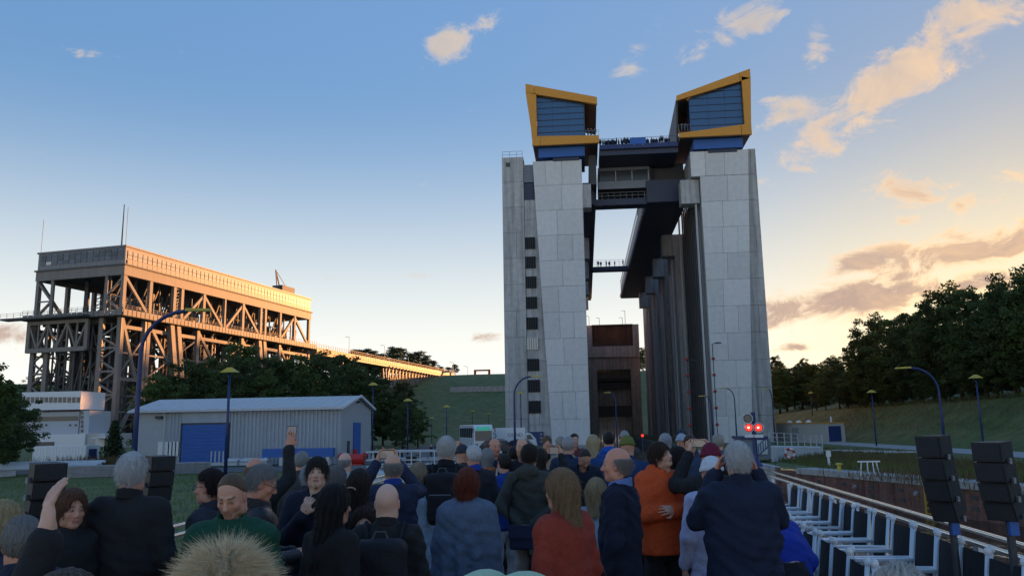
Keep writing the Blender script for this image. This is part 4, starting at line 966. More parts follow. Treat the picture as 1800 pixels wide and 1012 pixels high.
for k, (px, py) in enumerate(((600, 622), (622, 616), (640, 614), (655, 618), (672, 622), (690, 612), (705, 612), (722, 622), (735, 618), (748, 626), (762, 634), (775, 645), (788, 650), (800, 655), (575, 622))):
    Y = 500 + (k*37 % 60); p = atY(px, py, Y); plant(PP[k % 2], p.x, p.y, max(10, p.z - hgt(p.x, Y)), 'flat topped pine on the plateau behind the canal bridge', 'pines on the plateau', 'pine_tree', wide=1.5)
# wooded slope on the right, continuing out of the frame
G2 = 'trees of the wooded slope'
edge = [(1432, 668, 175), (1470, 640, 165), (1512, 588, 150), (1540, 560, 142), (1572, 562, 136), (1605, 550, 130), (1640, 530, 126), (1672, 508, 122), (1705, 512, 118), (1735, 530, 114), (1765, 500, 112), (1792, 482, 108), (1830, 480, 104), (1880, 470, 98)]
for k, (px, py, d) in enumerate(edge):
    d = max(d, 55/sin(atan2(ray(px, py).x, ray(px, py).y))); p = atD(px, py, d); plant(PB[k % 4], p.x, p.y, p.z - hgt(p.x, p.y), 'dark leafy tree at the front of the wooded slope beyond the road', G2, wide=1.0)
for k, (px, py, d) in enumerate(((1450, 700, 150), (1490, 690, 140), (1530, 672, 128), (1575, 665, 120), (1620, 655, 112), (1665, 650, 106), (1710, 640, 100), (1755, 640, 96), (1800, 630, 92), (1600, 620, 122), (1700, 600, 112), (1560, 620, 132), (1780, 590, 102), (1650, 590, 118), (1515, 640, 146), (1740, 580, 108))):
    d = max(d*.9, 53.5/sin(atan2(ray(px, py).x, ray(px, py).y))); p = atD(px, py, d); plant(PB[(k+2) % 4], p.x, p.y, max(5, p.z - hgt(p.x, p.y)), 'lower dark leafy tree filling the wooded slope beyond the road', G2, wide=1.25)
for k, (px, py) in enumerate(((1366, 652), (1378, 646), (1392, 650), (1405, 643), (1418, 648), (1430, 640), (1444, 645), (1458, 632))):
    p = atD(px, py, 235 + (k*17 % 40)); plant(PB[k % 4], p.x, p.y, max(7, p.z - hgt(p.x, p.y)), 'tree of the low treeline between the right tower and the wooded slope', 'low treeline beside the right tower', wide=1.35)
for k in range(20):
    y = 84 + k*6.0; x = 53.5 + (k*7 % 5) + max(0, y - 150)*.12
    plant(PB[k % 4], x, y, 5.2 + (k*3 % 4)*.7, 'low bushy tree closing the lower edge of the wood', 'bushes along the lower edge of the wood', wide=1.75)
for k in range(34):
    x = 62 + (k % 7)*13 + random.uniform(-4, 4); y = 20 + (k//7)*28 + random.uniform(-8, 8)
    if x < 75 and y > 100: continue
    plant(PB[k % 4], x, y, random.uniform(12, 16), 'tall leafy tree deep in the wooded slope', G2)
for k in range(30):
    x = 62 + (k % 15)*12 + random.uniform(-4, 4); y = 330 + (k//15)*45 + random.uniform(-12, 12)
    p = atY(1440, 640, y); plant(PB[k % 4], x, y, random.uniform(10, 15), 'far tree on the low ridge behind the right tower', 'trees on the far ridge')
for k in range(40):
    x = 88 + (k % 8)*11 + random.uniform(-4, 4); y = 225 + (k//8)*20 + random.uniform(-7, 7)
    if x / y < .37: continue
    plant(PB[k % 4], x, y, random.uniform(13, 17), 'tall leafy tree deep in the wooded slope', G2)
for k in range(16):
    plant(PB[k % 4], 31 + k*5.0, 458 + (k % 3)*9, random.uniform(13, 16), 'plateau tree hidden behind the right tower', 'plateau trees behind the right tower')
# tall grass on the right bank and short grass on the lawn
def blades(name, n, fx, h0, h1, m, label=None):
    rng = np.random.default_rng(5); P = np.array([fx(rng) for _ in range(n)]); a = rng.random(n)*6.28; h = h0 + (h1-h0)*rng.random(n)**1.5; w = .012 + .03*h
    t = np.stack([np.cos(a), np.sin(a), np.zeros(n)], 1)*w[:, None]; up = np.stack([rng.normal(size=n)*.25*h, rng.normal(size=n)*.25*h, h], 1)
    v = np.stack([P - t, P + t, P + up + t*.15, P + up - t*.15], 1).reshape(-1, 3)
    o = bpy.data.objects.new(name, quad_mesh(name, v, m)); COL.objects.link(o); return stuff(o)
GB = leafmat('grass_blade', (.12, .135, .04), .2); GB2 = leafmat('dry_grass', (.16, .11, .055), .2)
def fr(r):
    while True:
        Y = 30 + r.random()**.8*75; X = quay(Y) + 2.4 + r.random()**1.2*12
        if X < 29: return (X, Y, 0)
o = blades('tall_grass', 26000, fr, .12, .5, GB); tag(o, 'tall green and straw coloured grass along the right bank', 'grass')
def fd(r):
    c = r.integers(0, 9); cx, cy = 18 + (c*5.3 % 9), 44 + (c*9.7 % 42); return (cx + r.normal()*2.2, cy + r.normal()*3.5, 0)
o = blades('dry_grass', 9000, fd, .2, .6, GB2); tag(o, 'dry brownish grass patches on the right bank', 'grass')
o = blades('lawn_grass', 30000, lambda r: (-7 - r.random()**1.3*40, 18 + r.random()*42, 0), .05, .16, leafmat('lawn_blade', (.085, .15, .03), .25)); tag(o, 'short green lawn grass on the left bank', 'grass')
def fs(r):
    X = 41 + r.random()*14; Y = 40 + r.random()*120; return (X, Y, hgt(X, Y))
o = blades('slope_grass', 16000, fs, .2, .6, GB); tag(o, 'rough grass on the slope below the wood', 'grass')
p = atZ(215, 818); o = blades('dry_shrub', 2500, lambda r: (p.x + r.normal()*4.5, p.y + r.normal()*1.2, 0), .3, 1.1, GB2); tag(o, 'low reddish brown scrub before the control building', 'scrub')

# ================================================================== canal walls and lock-side things
m = MB(); m.box(12.6, 13.0, 57.2, 272, WATER_Z - 1, .05); tag(m.build('canal_wall', CONC_D), 'straight concrete canal wall leading to the right tower', 'canal wall')
m = MB(); m.box(CANAL_L - .5, CANAL_L, 137.2, 272, WATER_Z - 1, .05); tag(m.build('canal_wall', CONC_D), 'concrete canal wall running in under the left tower', 'canal wall')
m = MB(); m.box(CANAL_L + .01, .9, 136.5, 271.5, WATER_Z - 1, .03); struct(m.build('tower_apron', PAVE))
RED = mat('signal_red', (.5, .01, .01), .4, var=0, emit=((1.0, .03, .02), .5)); REDC = mat('signal_core', (1, .6, .4), .3, var=0, emit=((1.0, .45, .3), 1.2))
# signal mast
sp = atD(1329, 812, 60); sg = thing('signal_mast', 'blue signal mast with two lit red lights and one dark light', 'signal', (sp.x, sp.y, 0))
m = MB(); zt = atD(1322, 724, 60).z; m.tube([(sp.x, sp.y, 0), (sp.x, sp.y, zt)], .16, 10); m.build('mast', BLUE, sg)
m = MB(); m.lathe([(.5, 0), (.45, .1), (.2, .5), (.16, .9)], (sp.x, sp.y, 0), 12); m.build('mast_foot', BLUE, sg)
for k, (px, py, lit) in enumerate(((1314, 735, 0), (1316, 751, 1), (1333, 751, 1))):
    c = atD(px, py, 59.7); oc = [(cos(pi/8 + i*pi/4), sin(pi/8 + i*pi/4)) for i in range(8)]
    m = MB(); m.prism([(c.x + .36*a, c.z + .36*b_) for a, b_ in oc], c.y, c.y + .12); hd_ = m.build('signal_head', STEEL_D, sg)
    for i in range(8):
        a, b_ = oc[i], oc[(i+1) % 8]; q = MB(); q.beam((c.x + .35*a[0], c.y - .02, c.z + .35*a[1]), (c.x + .35*b_[0], c.y - .02, c.z + .35*b_[1]), .045, .05); q.build('white_rim', WHITE, hd_)
    q = MB(); q.tube([(c.x, c.y + .01, c.z), (c.x, c.y - .05, c.z)], .24, 16); q.build('lens', RED if lit else GLASS_D, hd_)
    if lit: q = MB(); q.tube([(c.x - .02, c.y - .04, c.z), (c.x - .02, c.y - .07, c.z)], .07, 10); q.build('bulb', REDC, hd_)
    q = MB(); q.box(c.x - .3, c.x + .3, c.y - .02, c.y + .06, c.z - .68, c.z - .48); q.build('number_plate', WHITE, hd_)
# small distant red signal in the lift entrance
c = atD(1129, 765, 100); m = MB(); m.tube([(c.x, c.y, 0), (c.x, c.y, c.z + .3)], .08, 6); sr = tag(m.build('entrance_signal', DKBLUE), 'small red signal light on a post inside the lift entrance', 'signal')
q = MB(); q.tube([(c.x, c.y - .1, c.z), (c.x, c.y - .2, c.z)], .16, 10); q.build('lens', RED, sr)
# gate house, ramp wall, railings
gh = thing('gate_house', 'grey blue gate house with light window beside the signal mast', 'gate house', tuple(atD(1345, 805, 66)))
def gb(name, x0, y0, x1, y1, d, dep, material, parent=gh):
    a, c = atD(x0, y1, d), atD(x1, y0, d); m = MB(); m.box(a.x, c.x, a.y, a.y + dep, a.z, c.z); return m.build(name, material, parent)
gb('body', 1308, 771, 1356, 806, 66, 4, mat('grey_blue_paint', (.16, .20, .26), .6, var=.08))
gb('roof_band', 1304, 766, 1352, 771.5, 65.8, 4.4, BLUE)
gb('window', 1330, 773, 1349, 798, 65.85, .14, mat('light_window', (.45, .58, .60), .2))
m = MB(); a, c = atD(1334, 800, 65.6), atD(1350, 785, 65.6)
for i in range(5): p = a.lerp(c, i/4); m.beam(p, p + Vector((0,0,.75)), .05)
m.beam(a, c, .08); m.beam(a + Vector((0,0,.75)), c + Vector((0,0,.75)), .06); m.build('stair_railing', BLUE, gh)
rw = thing('ramp_wall', 'light concrete ramp wall with steel railing next to the gate house', 'ramp wall', tuple(atD(1400, 805, 68)))
a, c = atD(1356, 806, 67), atD(1447, 792, 80); m = MB(); h_ = 1.15
m.add([(a.x, a.y, -.3), (c.x, c.y, -.3), (c.x + .5, c.y + 3, -.3), (a.x + .5, a.y + 4, -.3), (a.x, a.y, 1.15), (c.x, c.y, .75), (c.x + .5, c.y + 3, .75), (a.x + .5, a.y + 4, 1.15)], [(0,3,2,1),(4,5,6,7),(0,1,5,4),(1,2,6,5),(2,3,7,6),(3,0,4,7)]); m.build('wall', CONC, rw)
A_, C_ = Vector((a.x, a.y + .1, 1.15)), Vector((c.x, c.y + .1, .75))
for i in range(9): q = MB(); p = A_.lerp(C_, i/8); q.beam(p, p + Vector((0,0,1.1)), .06); q.build('railing_post', STEEL_L, rw)
for z in (.4, .75, 1.1): q = MB(); q.beam(A_ + Vector((0,0,z)), C_ + Vector((0,0,z)), .05); q.build('railing_bar', STEEL_L, rw)
c = atD(1387, 796, 67.5); lb = thing('lifebuoy', 'red and white lifebuoy hung on the ramp wall', 'lifebuoy', tuple(c)); 
def ring(m, c, R, r, a0, a1, n=10, yoff=0):
    pts = [(c.x + R*cos(a0 + (a1-a0)*i/n), c.y - .25 + yoff, c.z + R*sin(a0 + (a1-a0)*i/n)) for i in range(n+1)]; m.tube(pts, r, 7)
for k in range(8): m = MB(); ring(m, c, .34, .085, k*pi/4, (k+1)*pi/4, 4); m.build('ring_segment', mat('buoy_red', (.45, .03, .02), .5) if k % 2 == 0 else WHITE, lb)
m = MB(); m.box(c.x - .4, c.x + .4, c.y - .12, c.y - .02, c.z - .45, c.z + .45); m.build('holder', STEEL_L, lb)
# container office by the road
a, c = atD(1366, 772, 150), atD(1452, 772, 132); co = thing('site_container', 'long beige site container with dark blue door beside the road', 'container', (a.x, a.y, hgt(a.x, a.y)))
z1 = 3.1; d_ = Vector((c.x - a.x, c.y - a.y, 0)).normalized(); n_ = Vector((-d_.y, d_.x, 0)); Lc = (Vector((c.x, c.y, 0)) - Vector((a.x, a.y, 0))).length
def cp(s, t, z): return Vector((a.x, a.y, 0)) + d_*s + n_*t + Vector((0, 0, z))
def cbx(name, s0, s1, t0, t1, z0, z1_, material):
    m = MB(); q = [cp(s, t, z) for z in (z0, z1_) for s, t in ((s0, t0), (s1, t0), (s1, t1), (s0, t1))]; m.add(q, [(0,3,2,1),(4,5,6,7),(0,1,5,4),(1,2,6,5),(2,3,7,6),(3,0,4,7)]); return m.build(name, material, co)
BEI = mat('beige_panel', (.42, .40, .36), .7, var=.06)
cbx('body', 0, Lc, 0, 3, 0, 2.9, BEI); cbx('roof_edge', -.15, Lc + .15, -.12, 3.1, 2.92, 3.06, YELLOW); cbx('end_door', Lc + .0, Lc + .05, .5, 2.4, .2, 2.5, BLUE)
for k in range(3): cbx('side_door', Lc*.36 + k*.9, Lc*.36 + .7 + k*.9, -.04, .0, .2, 2.3, STEEL)
for k in range(3): m = MB(); p = cp(Lc*(.16 + .2*k), 1.2, 3.07); m.lathe([(.5, 0), (.45, .2), (.2, .35), (.02, .4)], p, 12); m.build('roof_dome', WHITE, co, smooth=True)
m = MB(); p = cp(Lc - .4, 1.2, 3.0); m.tube([p, p + Vector((0,0,.9))], .12, 8); m.build('vent_pipe', WHITE, co)
# marker post and little white frame on the right bank
p = atD(1457, 812, 60); m = MB(); m.box(p.x-.07, p.x+.07, p.y-.04, p.y+.04, 0, 1.0); m.box(p.x-.16, p.x+.16, p.y-.06, p.y-.041, .65, 1.05); tag(m.build('marker_post', WHITE), 'white marker post standing in the bank grass', 'post')
p = atD(1528, 822, 50); m = MB(); m.beam((p.x-.6, p.y, .75), (p.x+.6, p.y, .75), .08)
for s_ in (-.5, -.1, .25, .5): m.beam((p.x + s_, p.y, 0), (p.x + s_*.8, p.y, .75), .05)
tag(m.build('trestle', WHITE), 'small white trestle in the grass above the coping', 'trestle')
for k in range(4): p = atD(1470 + k*38, 783 + k*3, 84 - 2*k); m = MB(); m.box(p.x-1.4, p.x+1.4, p.y-.06, p.y+.06, .3, .42); m.box(p.x-1.3, p.x-1.2, p.y-.05, p.y+.05, 0, .3); m.box(p.x+1.2, p.x+1.3, p.y-.05, p.y+.05, 0, .3); tag(m.build('barrier_rail', STEEL_L), 'low steel barrier rail lying along the bank road', 'barrier', 'barrier rails along the road')

# ================================================================== gangway on the left bank with bicycle
gw = thing('gangway', 'white railed concrete gangway ramp leading from the lawn to the boat', 'gangway', (-9.6, 46, 0))
GWC = mat('gangway_concrete', (.48, .53, .56), .8, var=.08)
m = MB(); m.box(-12.4, -6.1, 45.0, 48.4, -.2, .55); m.build('ramp', GWC, gw)
for k in range(6): m = MB(); m.box(-12.35 + k*1.04, -11.36 + k*1.04, 44.93, 44.999, -.1, .5); m.build('ramp_panel', GWC, gw)
def rails(pts, n, zz=(.55, 1.1), name='railing', par=gw, mt=STEEL_L, r=.035):
    for j in range(len(pts)-1):
        a, c = Vector(pts[j]), Vector(pts[j+1])
        for i in range(n): p = a.lerp(c, i/n); q = MB(); q.tube([p, p + Vector((0,0,zz[-1]))], r, 6); q.build(name + '_post', mt, par)
        for z in zz: q = MB(); q.tube([a + Vector((0,0,z)), c + Vector((0,0,z))], r, 6); q.build(name + '_bar', mt, par)
rails([(-12.3, 45.1, .55), (-8.4, 45.1, .55), (-6.2, 45.1, .55)], 3, (.35, .7, 1.15))
rails([(-12.3, 48.3, .55), (-6.2, 48.3, .55)], 5, (.35, .7, 1.15)); rails([(-12.3, 45.1, .55), (-12.3, 48.3, .55)], 2, (.35, .7, 1.15))
m = MB(); m.box(-6.1, -3.9, 45.8, 47.4, .56, .66); m.build('gangplank', STEEL_L, gw)
bk = thing('bicycle', 'black bicycle with loaded rack leaning on the gangway railing', 'bicycle', (-9.4, 46.4, .55), radians(4))
def bring(m, x, R, r): m.tube([(x + R*cos(i*pi/10), 0, R + R*sin(i*pi/10)) for i in range(21)], r, 6, cap=False)
for x in (-.52, .52):
    m = MB(); bring(m, x, .34, .022); w_ = m.build('wheel', STEEL_D, bk, world=False)
    q = MB(); [q.beam((x, 0, .34), (x + .32*cos(k*pi/5), 0, .34 + .32*sin(k*pi/5)), .008) for k in range(10)]; q.build('spokes', STEEL, w_, world=False)
m = MB(); [m.tube(s_, .02, 6) for s_ in ([(-.52,0,.34),(-.1,0,.32),(-.22,0,.85),(-.52,0,.34)], [(-.1,0,.32),(.38,0,.8),(-.2,0,.78)], [(.52,0,.34),(.36,0,.92)])]; m.build('frame', STEEL_D, bk, world=False)
m = MB(); m.box(-.34, -.1, -.07, .07, .88, .95); m.build('saddle', STEEL_D, bk, world=False)
m = MB(); m.tube([(.3,-.3,1.0),(.38,0,.98),(.3,.3,1.0)], .018, 6); m.build('handlebar', STEEL_D, bk, world=False)
m = MB(); m.box(-.85, -.3, -.22, .22, .5, .85); m.build('pannier', mat('black_cloth', (.018, .019, .022), .9, var=.2), bk, world=False)

# ================================================================== vehicles on the yard
TYRE = mat('tyre', (.02, .02, .02), .9); CARP = mat('dark_blue_car_paint', (.012, .018, .035), .25, var=.03, coat=.6); WPAINT = mat('white_vehicle_paint', (.70, .71, .72), .35, var=.03, coat=.3)
def wheel(x, y, r, par):
    m = MB(); m.tube([(x, y-.11, r), (x, y+.11, r)], r, 16); w = m.build('wheel', TYRE, par, world=False)
    q = MB(); q.tube([(x, y-.13, r), (x, y+.13, r)], r*.6, 12); q.build('rim', STEEL_L, w, world=False)
def car(px, py, d, rz, label, h=1.5):
    p = atD(px, py, d); t = thing('parked_car', label, 'car', (p.x, p.y, .05), rz, 'dark cars parked beside the bus')
    prof = [(-2.2,.35),(-2.25,.75),(-2.1,.95),(-1.75,h-.08),(-1.3,h),(.2,h),(.95,1.0),(2.0,.82),(2.2,.6),(2.2,.35)]
    m = MB(); m.prism(prof, -.86, .86); m.build('body', CARP, t, world=False, bevel=.05)
    for s_ in (-1, 1):
        for x0, x1, xa, xb in ((-1.65, -.85, -1.45, -.85), (-.78, .12, -.78, .1), (.2, .85, .2, .3)):
            m = MB(); m.prism([(x0, 1.0), (x1, 1.0), (xb, h-.12), (xa, h-.12)], s_*.865 - .004, s_*.865 + .004); m.build('side_window', GLASS_D, t, world=False)
        for x in (-1.4, 1.35): wheel(x, s_*.8, .32, t)
        m = MB(); m.box(2.1, 2.23, s_*.75-.18, s_*.75+.1, .62, .76); m.build('headlight', GLASS_D, t, world=False)
        m = MB(); m.box(-2.27, -2.15, s_*.72-.12, s_*.72+.12, .75, .95); m.build('tail_light', mat('tail_red', (.3, .01, .01), .3), t, world=False)
    m = MB(); m.add([(.27,-.78,h-.04),(.27,.78,h-.04),(.98,.8,1.02),(.98,-.8,1.02)], [(0,1,2,3)]); m.v = [(x+.012, y, z+.012) for x, y, z in m.v]; m.build('windscreen', GLASS_D, t, world=False)
    m = MB(); [m.beam((-1.5, s_*.6, h+.06), (.1, s_*.6, h+.06), .05) for s_ in (-1, 1)]; m.build('roof_rails', STEEL_D, t, world=False)
    return t
car(862, 797, 92, radians(172), 'dark blue estate car parked nearest the white coach', 1.62)
car(905, 797, 97, radians(176), 'dark car parked before the white van', 1.5)
p = atD(836, 790, 112); bus = thing('coach', 'white coach parked below the slope with a green lit sign', 'coach', (p.x, p.y, .05), radians(-72))
m = MB(); m.prism([(-5.8,.35),(-5.8,3.2),(-5.6,3.4),(5.3,3.4),(5.75,2.9),(5.85,1.2),(5.8,.35)], -1.25, 1.25); m.build('body', WPAINT, bus, world=False, bevel=.06)
# in its own frame the nose is +x; it faces the camera
for s_ in (-1, 1):
    for k in range(7): m = MB(); m.box(-5.4 + k*1.45, -4.1 + k*1.45, s_*1.255-.006, s_*1.255+.006, 1.75, 3.0); m.build('side_window', GLASS_D, bus, world=False)
    for x in (-3.4, 3.9): wheel(x, s_*1.15, .5, bus)
    m = MB(); m.box(5.8, 5.88, s_*.95-.2, s_*.95+.2, .7, .95); m.build('headlight', GLASS_D, bus, world=False)
    m = MB(); m.tube([(5.6, s_*1.2, 2.9), (6.1, s_*1.45, 2.9), (6.15, s_*1.45, 2.4)], .06, 6); m.build('mirror', STEEL_D, bus, world=False)
m = MB(); m.add([(5.90,-1.1,1.35),(5.90,1.1,1.35),(5.80,1.1,2.6),(5.80,-1.1,2.6)], [(0,1,2,3)]); m.build('windscreen', GLASS_D, bus, world=False)
m = MB(); m.add([(5.80,-.9,2.65),(5.80,.9,2.65),(5.62,.9,3.15),(5.62,-.9,3.15)], [(0,1,2,3)]); m.v = [(x+.03,y,z) for x,y,z in m.v]; m.build('sign', mat('green_sign', (.05, .35, .25), .4, emit=((.1, .6, .4), .06)), bus, world=False)
p = atD(893, 782, 118); van = thing('van', 'white box van with dark lettering beside the stair tower', 'van', (p.x, p.y, .05))
m = MB(); m.box(-3.2, 2.6, -1.1, 1.1, .5, 2.95); m.build('box', WPAINT, van, world=False, bevel=.05)
m = MB(); m.prism([(2.62,.4),(2.62,2.2),(3.3,2.1),(4.0,1.3),(4.2,.4)], -1.0, 1.0); m.build('cab', WPAINT, van, world=False, bevel=.05)
for s_ in (-1, 1):
    for x in (-2.2, 3.1): wheel(x, s_*.95, .38, van)
    m = MB(); m.prism([(2.8,1.3),(3.75,1.3),(3.3,1.95),(2.8,1.95)], s_*1.0-.006, s_*1.0+.006); m.build('cab_window', GLASS_D, van, world=False)
def text(s, size, loc, rot, material, parent, name='lettering', ext=.004):
    cu = bpy.data.curves.new(name, 'FONT'); cu.body = s; cu.size = size; cu.extrude = ext; o = bpy.data.objects.new(name, cu); COL.objects.link(o)
    me = o.to_mesh().copy(); me.materials.clear(); me.materials.append(material); bpy.data.objects.remove(o)
    o = bpy.data.objects.new(name, me); COL.objects.link(o); o.location = loc; o.rotation_euler = rot; o.parent = parent; return o
DKT = mat('dark_lettering', (.05, .06, .09), .6, var=0)
text('SO', 1.1, (-2.9, -1.11, 1.5), (pi/2, 0, 0), DKT, van); text('OUND', .7, (.1, -1.11, 1.7), (pi/2, 0, 0), DKT, van)

# ================================================================== the boat deck
boat = thing('passenger_boat', 'passenger boat sun deck with brown boards and steel side railings', 'boat', (0, 10, WATER_Z))
BW, BE, BS = 4.45, 25.0, -4.0
HULL = mat('hull_white', (.6, .62, .64), .4, var=.05)
m = MB(); m.prism([(-BW-.1, BS), (BW+.1, BS), (BW+.1, BE-4), (BW-1.5, BE+1), (-BW+1.5, BE+1), (-BW-.1, BE-4)], WATER_Z-.4, DECK_Z-.07, 'z'); m.build('hull', HULL, boat)
nb = 62
for i in range(nb):
    x0 = -BW + 2*BW*i/nb
    for (ya, yb) in ((BS, 5.0 + (i % 3)*.9), (5.01 + (i % 3)*.9, 13 + (i*5 % 4)*.7), (13.01 + (i*5 % 4)*.7, BE - 3.2)):
        m = MB(); m.box(x0+.006, x0 + 2*BW/nb - .006, ya+.004, yb-.004, DECK_Z-.06, DECK_Z - .001*(i % 3)); m.build('deck_board', WOODD, boat)
ALU = mat('white_aluminium', (.66, .70, .74), .35, metal=.15, var=.04); CHR = mat('polished_rail', (.62, .60, .56), .18, metal=.9, var=.05)
BLK = mat('black_fabric', (.012, .013, .016), .85, var=.25, scale=5, bump=.2)
RX = 3.95
def railx(Y): return 3.30 + (Y - 6.8) * (3.80 - 3.30) / 12.5      # measured line of the starboard top rail
for sgn in (1, -1):
    Ys = [-3.5, 2, 7, 12, 17, 21.5]
    P = [Vector((railx(y) if sgn > 0 else -4.3, y, 0)) for y in Ys]
    for z, r in ((DECK_Z + .90, .028), (DECK_Z + .98, .022)): m = MB(); m.tube([p + Vector((0 if r > .025 else .07*sgn, 0, z)) for p in P], r, 8); m.build('top_rail', CHR, boat, smooth=True)
    m = MB(); m.tube([p + Vector((0,0,DECK_Z+.5)) for p in P], .012, 6); m.build('rail_wire', STEEL_D, boat)
    for i in range(15):
        y = -2 + i*1.62; x = (railx(y) if sgn > 0 else -4.3) + .06*sgn
        m = MB(); m.box(x-.02, x+.02, y-.05, y+.05, DECK_Z-.05, DECK_Z + .86); m.build('rail_post', ALU, boat)
m = MB(); m.box(-1.2, 3.0, BE-3.1, BE-3.0, DECK_Z, DECK_Z+.75); m.build('bow_screen', WHITE, boat)
# chairs: two files along the starboard rail, all facing port
def chair(name, label):
    t = thing(name, label, 'chair', (0,0,0), 0, 'deck chairs in files along the starboard rail')
    for y in (-.24, .24):
        m = MB(); m.tube([(.22, y, 0), (.20, y, .45), (.27, y, .95)], .018, 6); m.build('rear_leg', ALU, t, world=False, smooth=True)
        m = MB(); m.tube([(-.26, y, 0), (-.26, y, .63)], .018, 6); m.build('front_leg', ALU, t, world=False, smooth=True)
        m = MB(); m.box(-.32, .22, y-.03, y+.03, .63, .665); m.build('armrest', ALU, t, world=False, bevel=.008)
        m = MB(); m.lathe([(.026,0),(.03,.02),(.02,.045),(.004,.05)], (.272, y, .945), 8); m.build('end_cap', WHITE, t, world=False)
    m = MB(); m.grid(lambda u, v: (.215 + .055*v - .02*sin(pi*u), -.22 + .44*u, .50 + .42*v), 6, 4); m.v += [(x+.012, y, z) for x, y, z in m.v]; n = len(m.v)//2
    m.f += [tuple(i+n for i in f[::-1]) for f in m.f]; m.mi += [0]*(len(m.f)-len(m.mi)); m.build('back_sling', BLK, t, world=False, smooth=True)
    m = MB(); m.grid(lambda u, v: (-.24 + .44*u, -.22 + .44*v, .42 - .03*sin(pi*u)*1.0), 4, 4); m.v += [(x, y, z-.012) for x, y, z in m.v]; n = len(m.v)//2
    m.f += [tuple(i+n for i in f[::-1]) for f in m.f]; m.mi += [0]*(len(m.f)-len(m.mi)); m.build('seat_sling', mat('grey_fabric', (.10, .10, .13), .9), t, world=False, smooth=True)
    return t
ch0 = chair('deck_chair', 'x'); first = True
CHL = ['outer file deck chair with black sling back beside the starboard rail', 'inner file deck chair with black sling back one seat in from the starboard rail']
for f_, off in ((0, -.52), (1, -1.55)):
    for i in range(17):
        y = 3.9 + i*.60 + .12*((i//3) % 2) + (.05 if f_ else 0)
        if f_ and i > 10: continue
        loc = (railx(y) + off + random.uniform(-.03, .03), y, DECK_Z + .002)
        if first: c_ = ch0; c_.location = loc; c_.rotation_euler = (0, 0, random.uniform(-.05, .05)); c_['label'] = CHL[f_]; first = False
        else: copy_tree(ch0, loc, random.uniform(-.06, .06), label=CHL[f_])
# loudspeaker columns on the rails
SPK = mat('speaker_black', (.022, .023, .026), .6, var=.2, scale=6, bump=.2, bscale=40)
def speaker(px_top, py_top, px_b, py_b, d, label, yawz, n=4, w=.205):
    a, c = atD(px_top, py_top, d), atD(px_b, py_b, d); t = thing('loudspeaker_column', label, 'loudspeaker', (c.x, c.y, DECK_Z), 0, 'loudspeaker columns clamped to the railings')
    rotm = Matrix.Rotation(yawz, 3, 'Z'); hh = (a.z - c.z)/n/2*1.02; p = a.copy(); tilt = radians(4)
    for k in range(n):       # a J-shaped array: each lower cabinet aims further down
        R_ = rotm @ Matrix.Rotation(tilt, 3, 'X'); dn = R_ @ Vector((0, 0, -1)); cen = p + dn*hh
        cor = [(-w/2, -.10, -hh), (w/2, -.10, -hh), (w*.42, .11, -hh*.88), (-w*.42, .11, -hh*.88), (-w/2, -.10, hh), (w/2, -.10, hh), (w*.42, .11, hh*.88), (-w*.42, .11, hh*.88)]
        m = MB(); m.add([cen + R_ @ Vector(q) for q in cor], [(0,3,2,1),(4,5,6,7),(0,1,5,4),(1,2,6,5),(2,3,7,6),(3,0,4,7)]); cb_ = m.build('cabinet', SPK, t)
        m = MB(); g = [(-w/2+.012, -.101, -hh+.012), (w/2-.012, -.101, -hh+.012), (w/2-.012, -.101, hh-.012), (-w/2+.012, -.101, hh-.012)]; m.add([cen + R_ @ Vector(q) for q in g] + [cen + R_ @ Vector((x, y-.01, z)) for x, y, z in g], [(0,1,2,3),(7,6,5,4),(0,4,5,1),(1,5,6,2),(2,6,7,3),(3,7,4,0)]); m.build('grille', mat('grille', (.03, .031, .035), .7, bump=.6, bscale=120), cb_)
        for s_ in (-1, 1): m = MB(); e = cen + R_ @ Vector((s_*(w/2+.004), -.02, -hh)); m.box(e.x-.008, e.x+.008, e.y-.03, e.y+.03, e.z-.02, e.z+.02); m.build('rigging_plate', STEEL, cb_)
        p = p + dn*hh*2; tilt += radians(6.5)
    e = p
    m = MB(); m.tube([(e.x, e.y, DECK_Z), (e.x, e.y, e.z + .05)], .03, 8); m.build('pole', STEEL_D, t)
    m = MB(); m.box(e.x-.03, e.x+.03, e.y-.07, e.y-.03, e.z - .14, e.z - .03); m.build('blue_clamp', BLUE_B, t)
    for s_ in (0, 2.1, 4.2): m = MB(); m.tube([(e.x, e.y, DECK_Z+.5), (e.x + .4*cos(s_), e.y + .4*sin(s_), DECK_Z+.02)], .016, 6); m.build('tripod_leg', STEEL_D, t)
    return t
speaker(1640, 764, 1658, 912, 7.6, 'four cabinet black loudspeaker column by the rail next to the ladder', radians(-49))
speaker(1743, 775, 1762, 908, 6.9, 'four cabinet black loudspeaker column at the end of the chair files', radians(-49))
speaker(281, 800, 262, 925, 7.9, 'five cabinet black loudspeaker column beside the white haired man', radians(49), 5)
speaker(84, 812, 78, 900, 6.6, 'black loudspeaker column behind the raised hand', radians(49), 3)
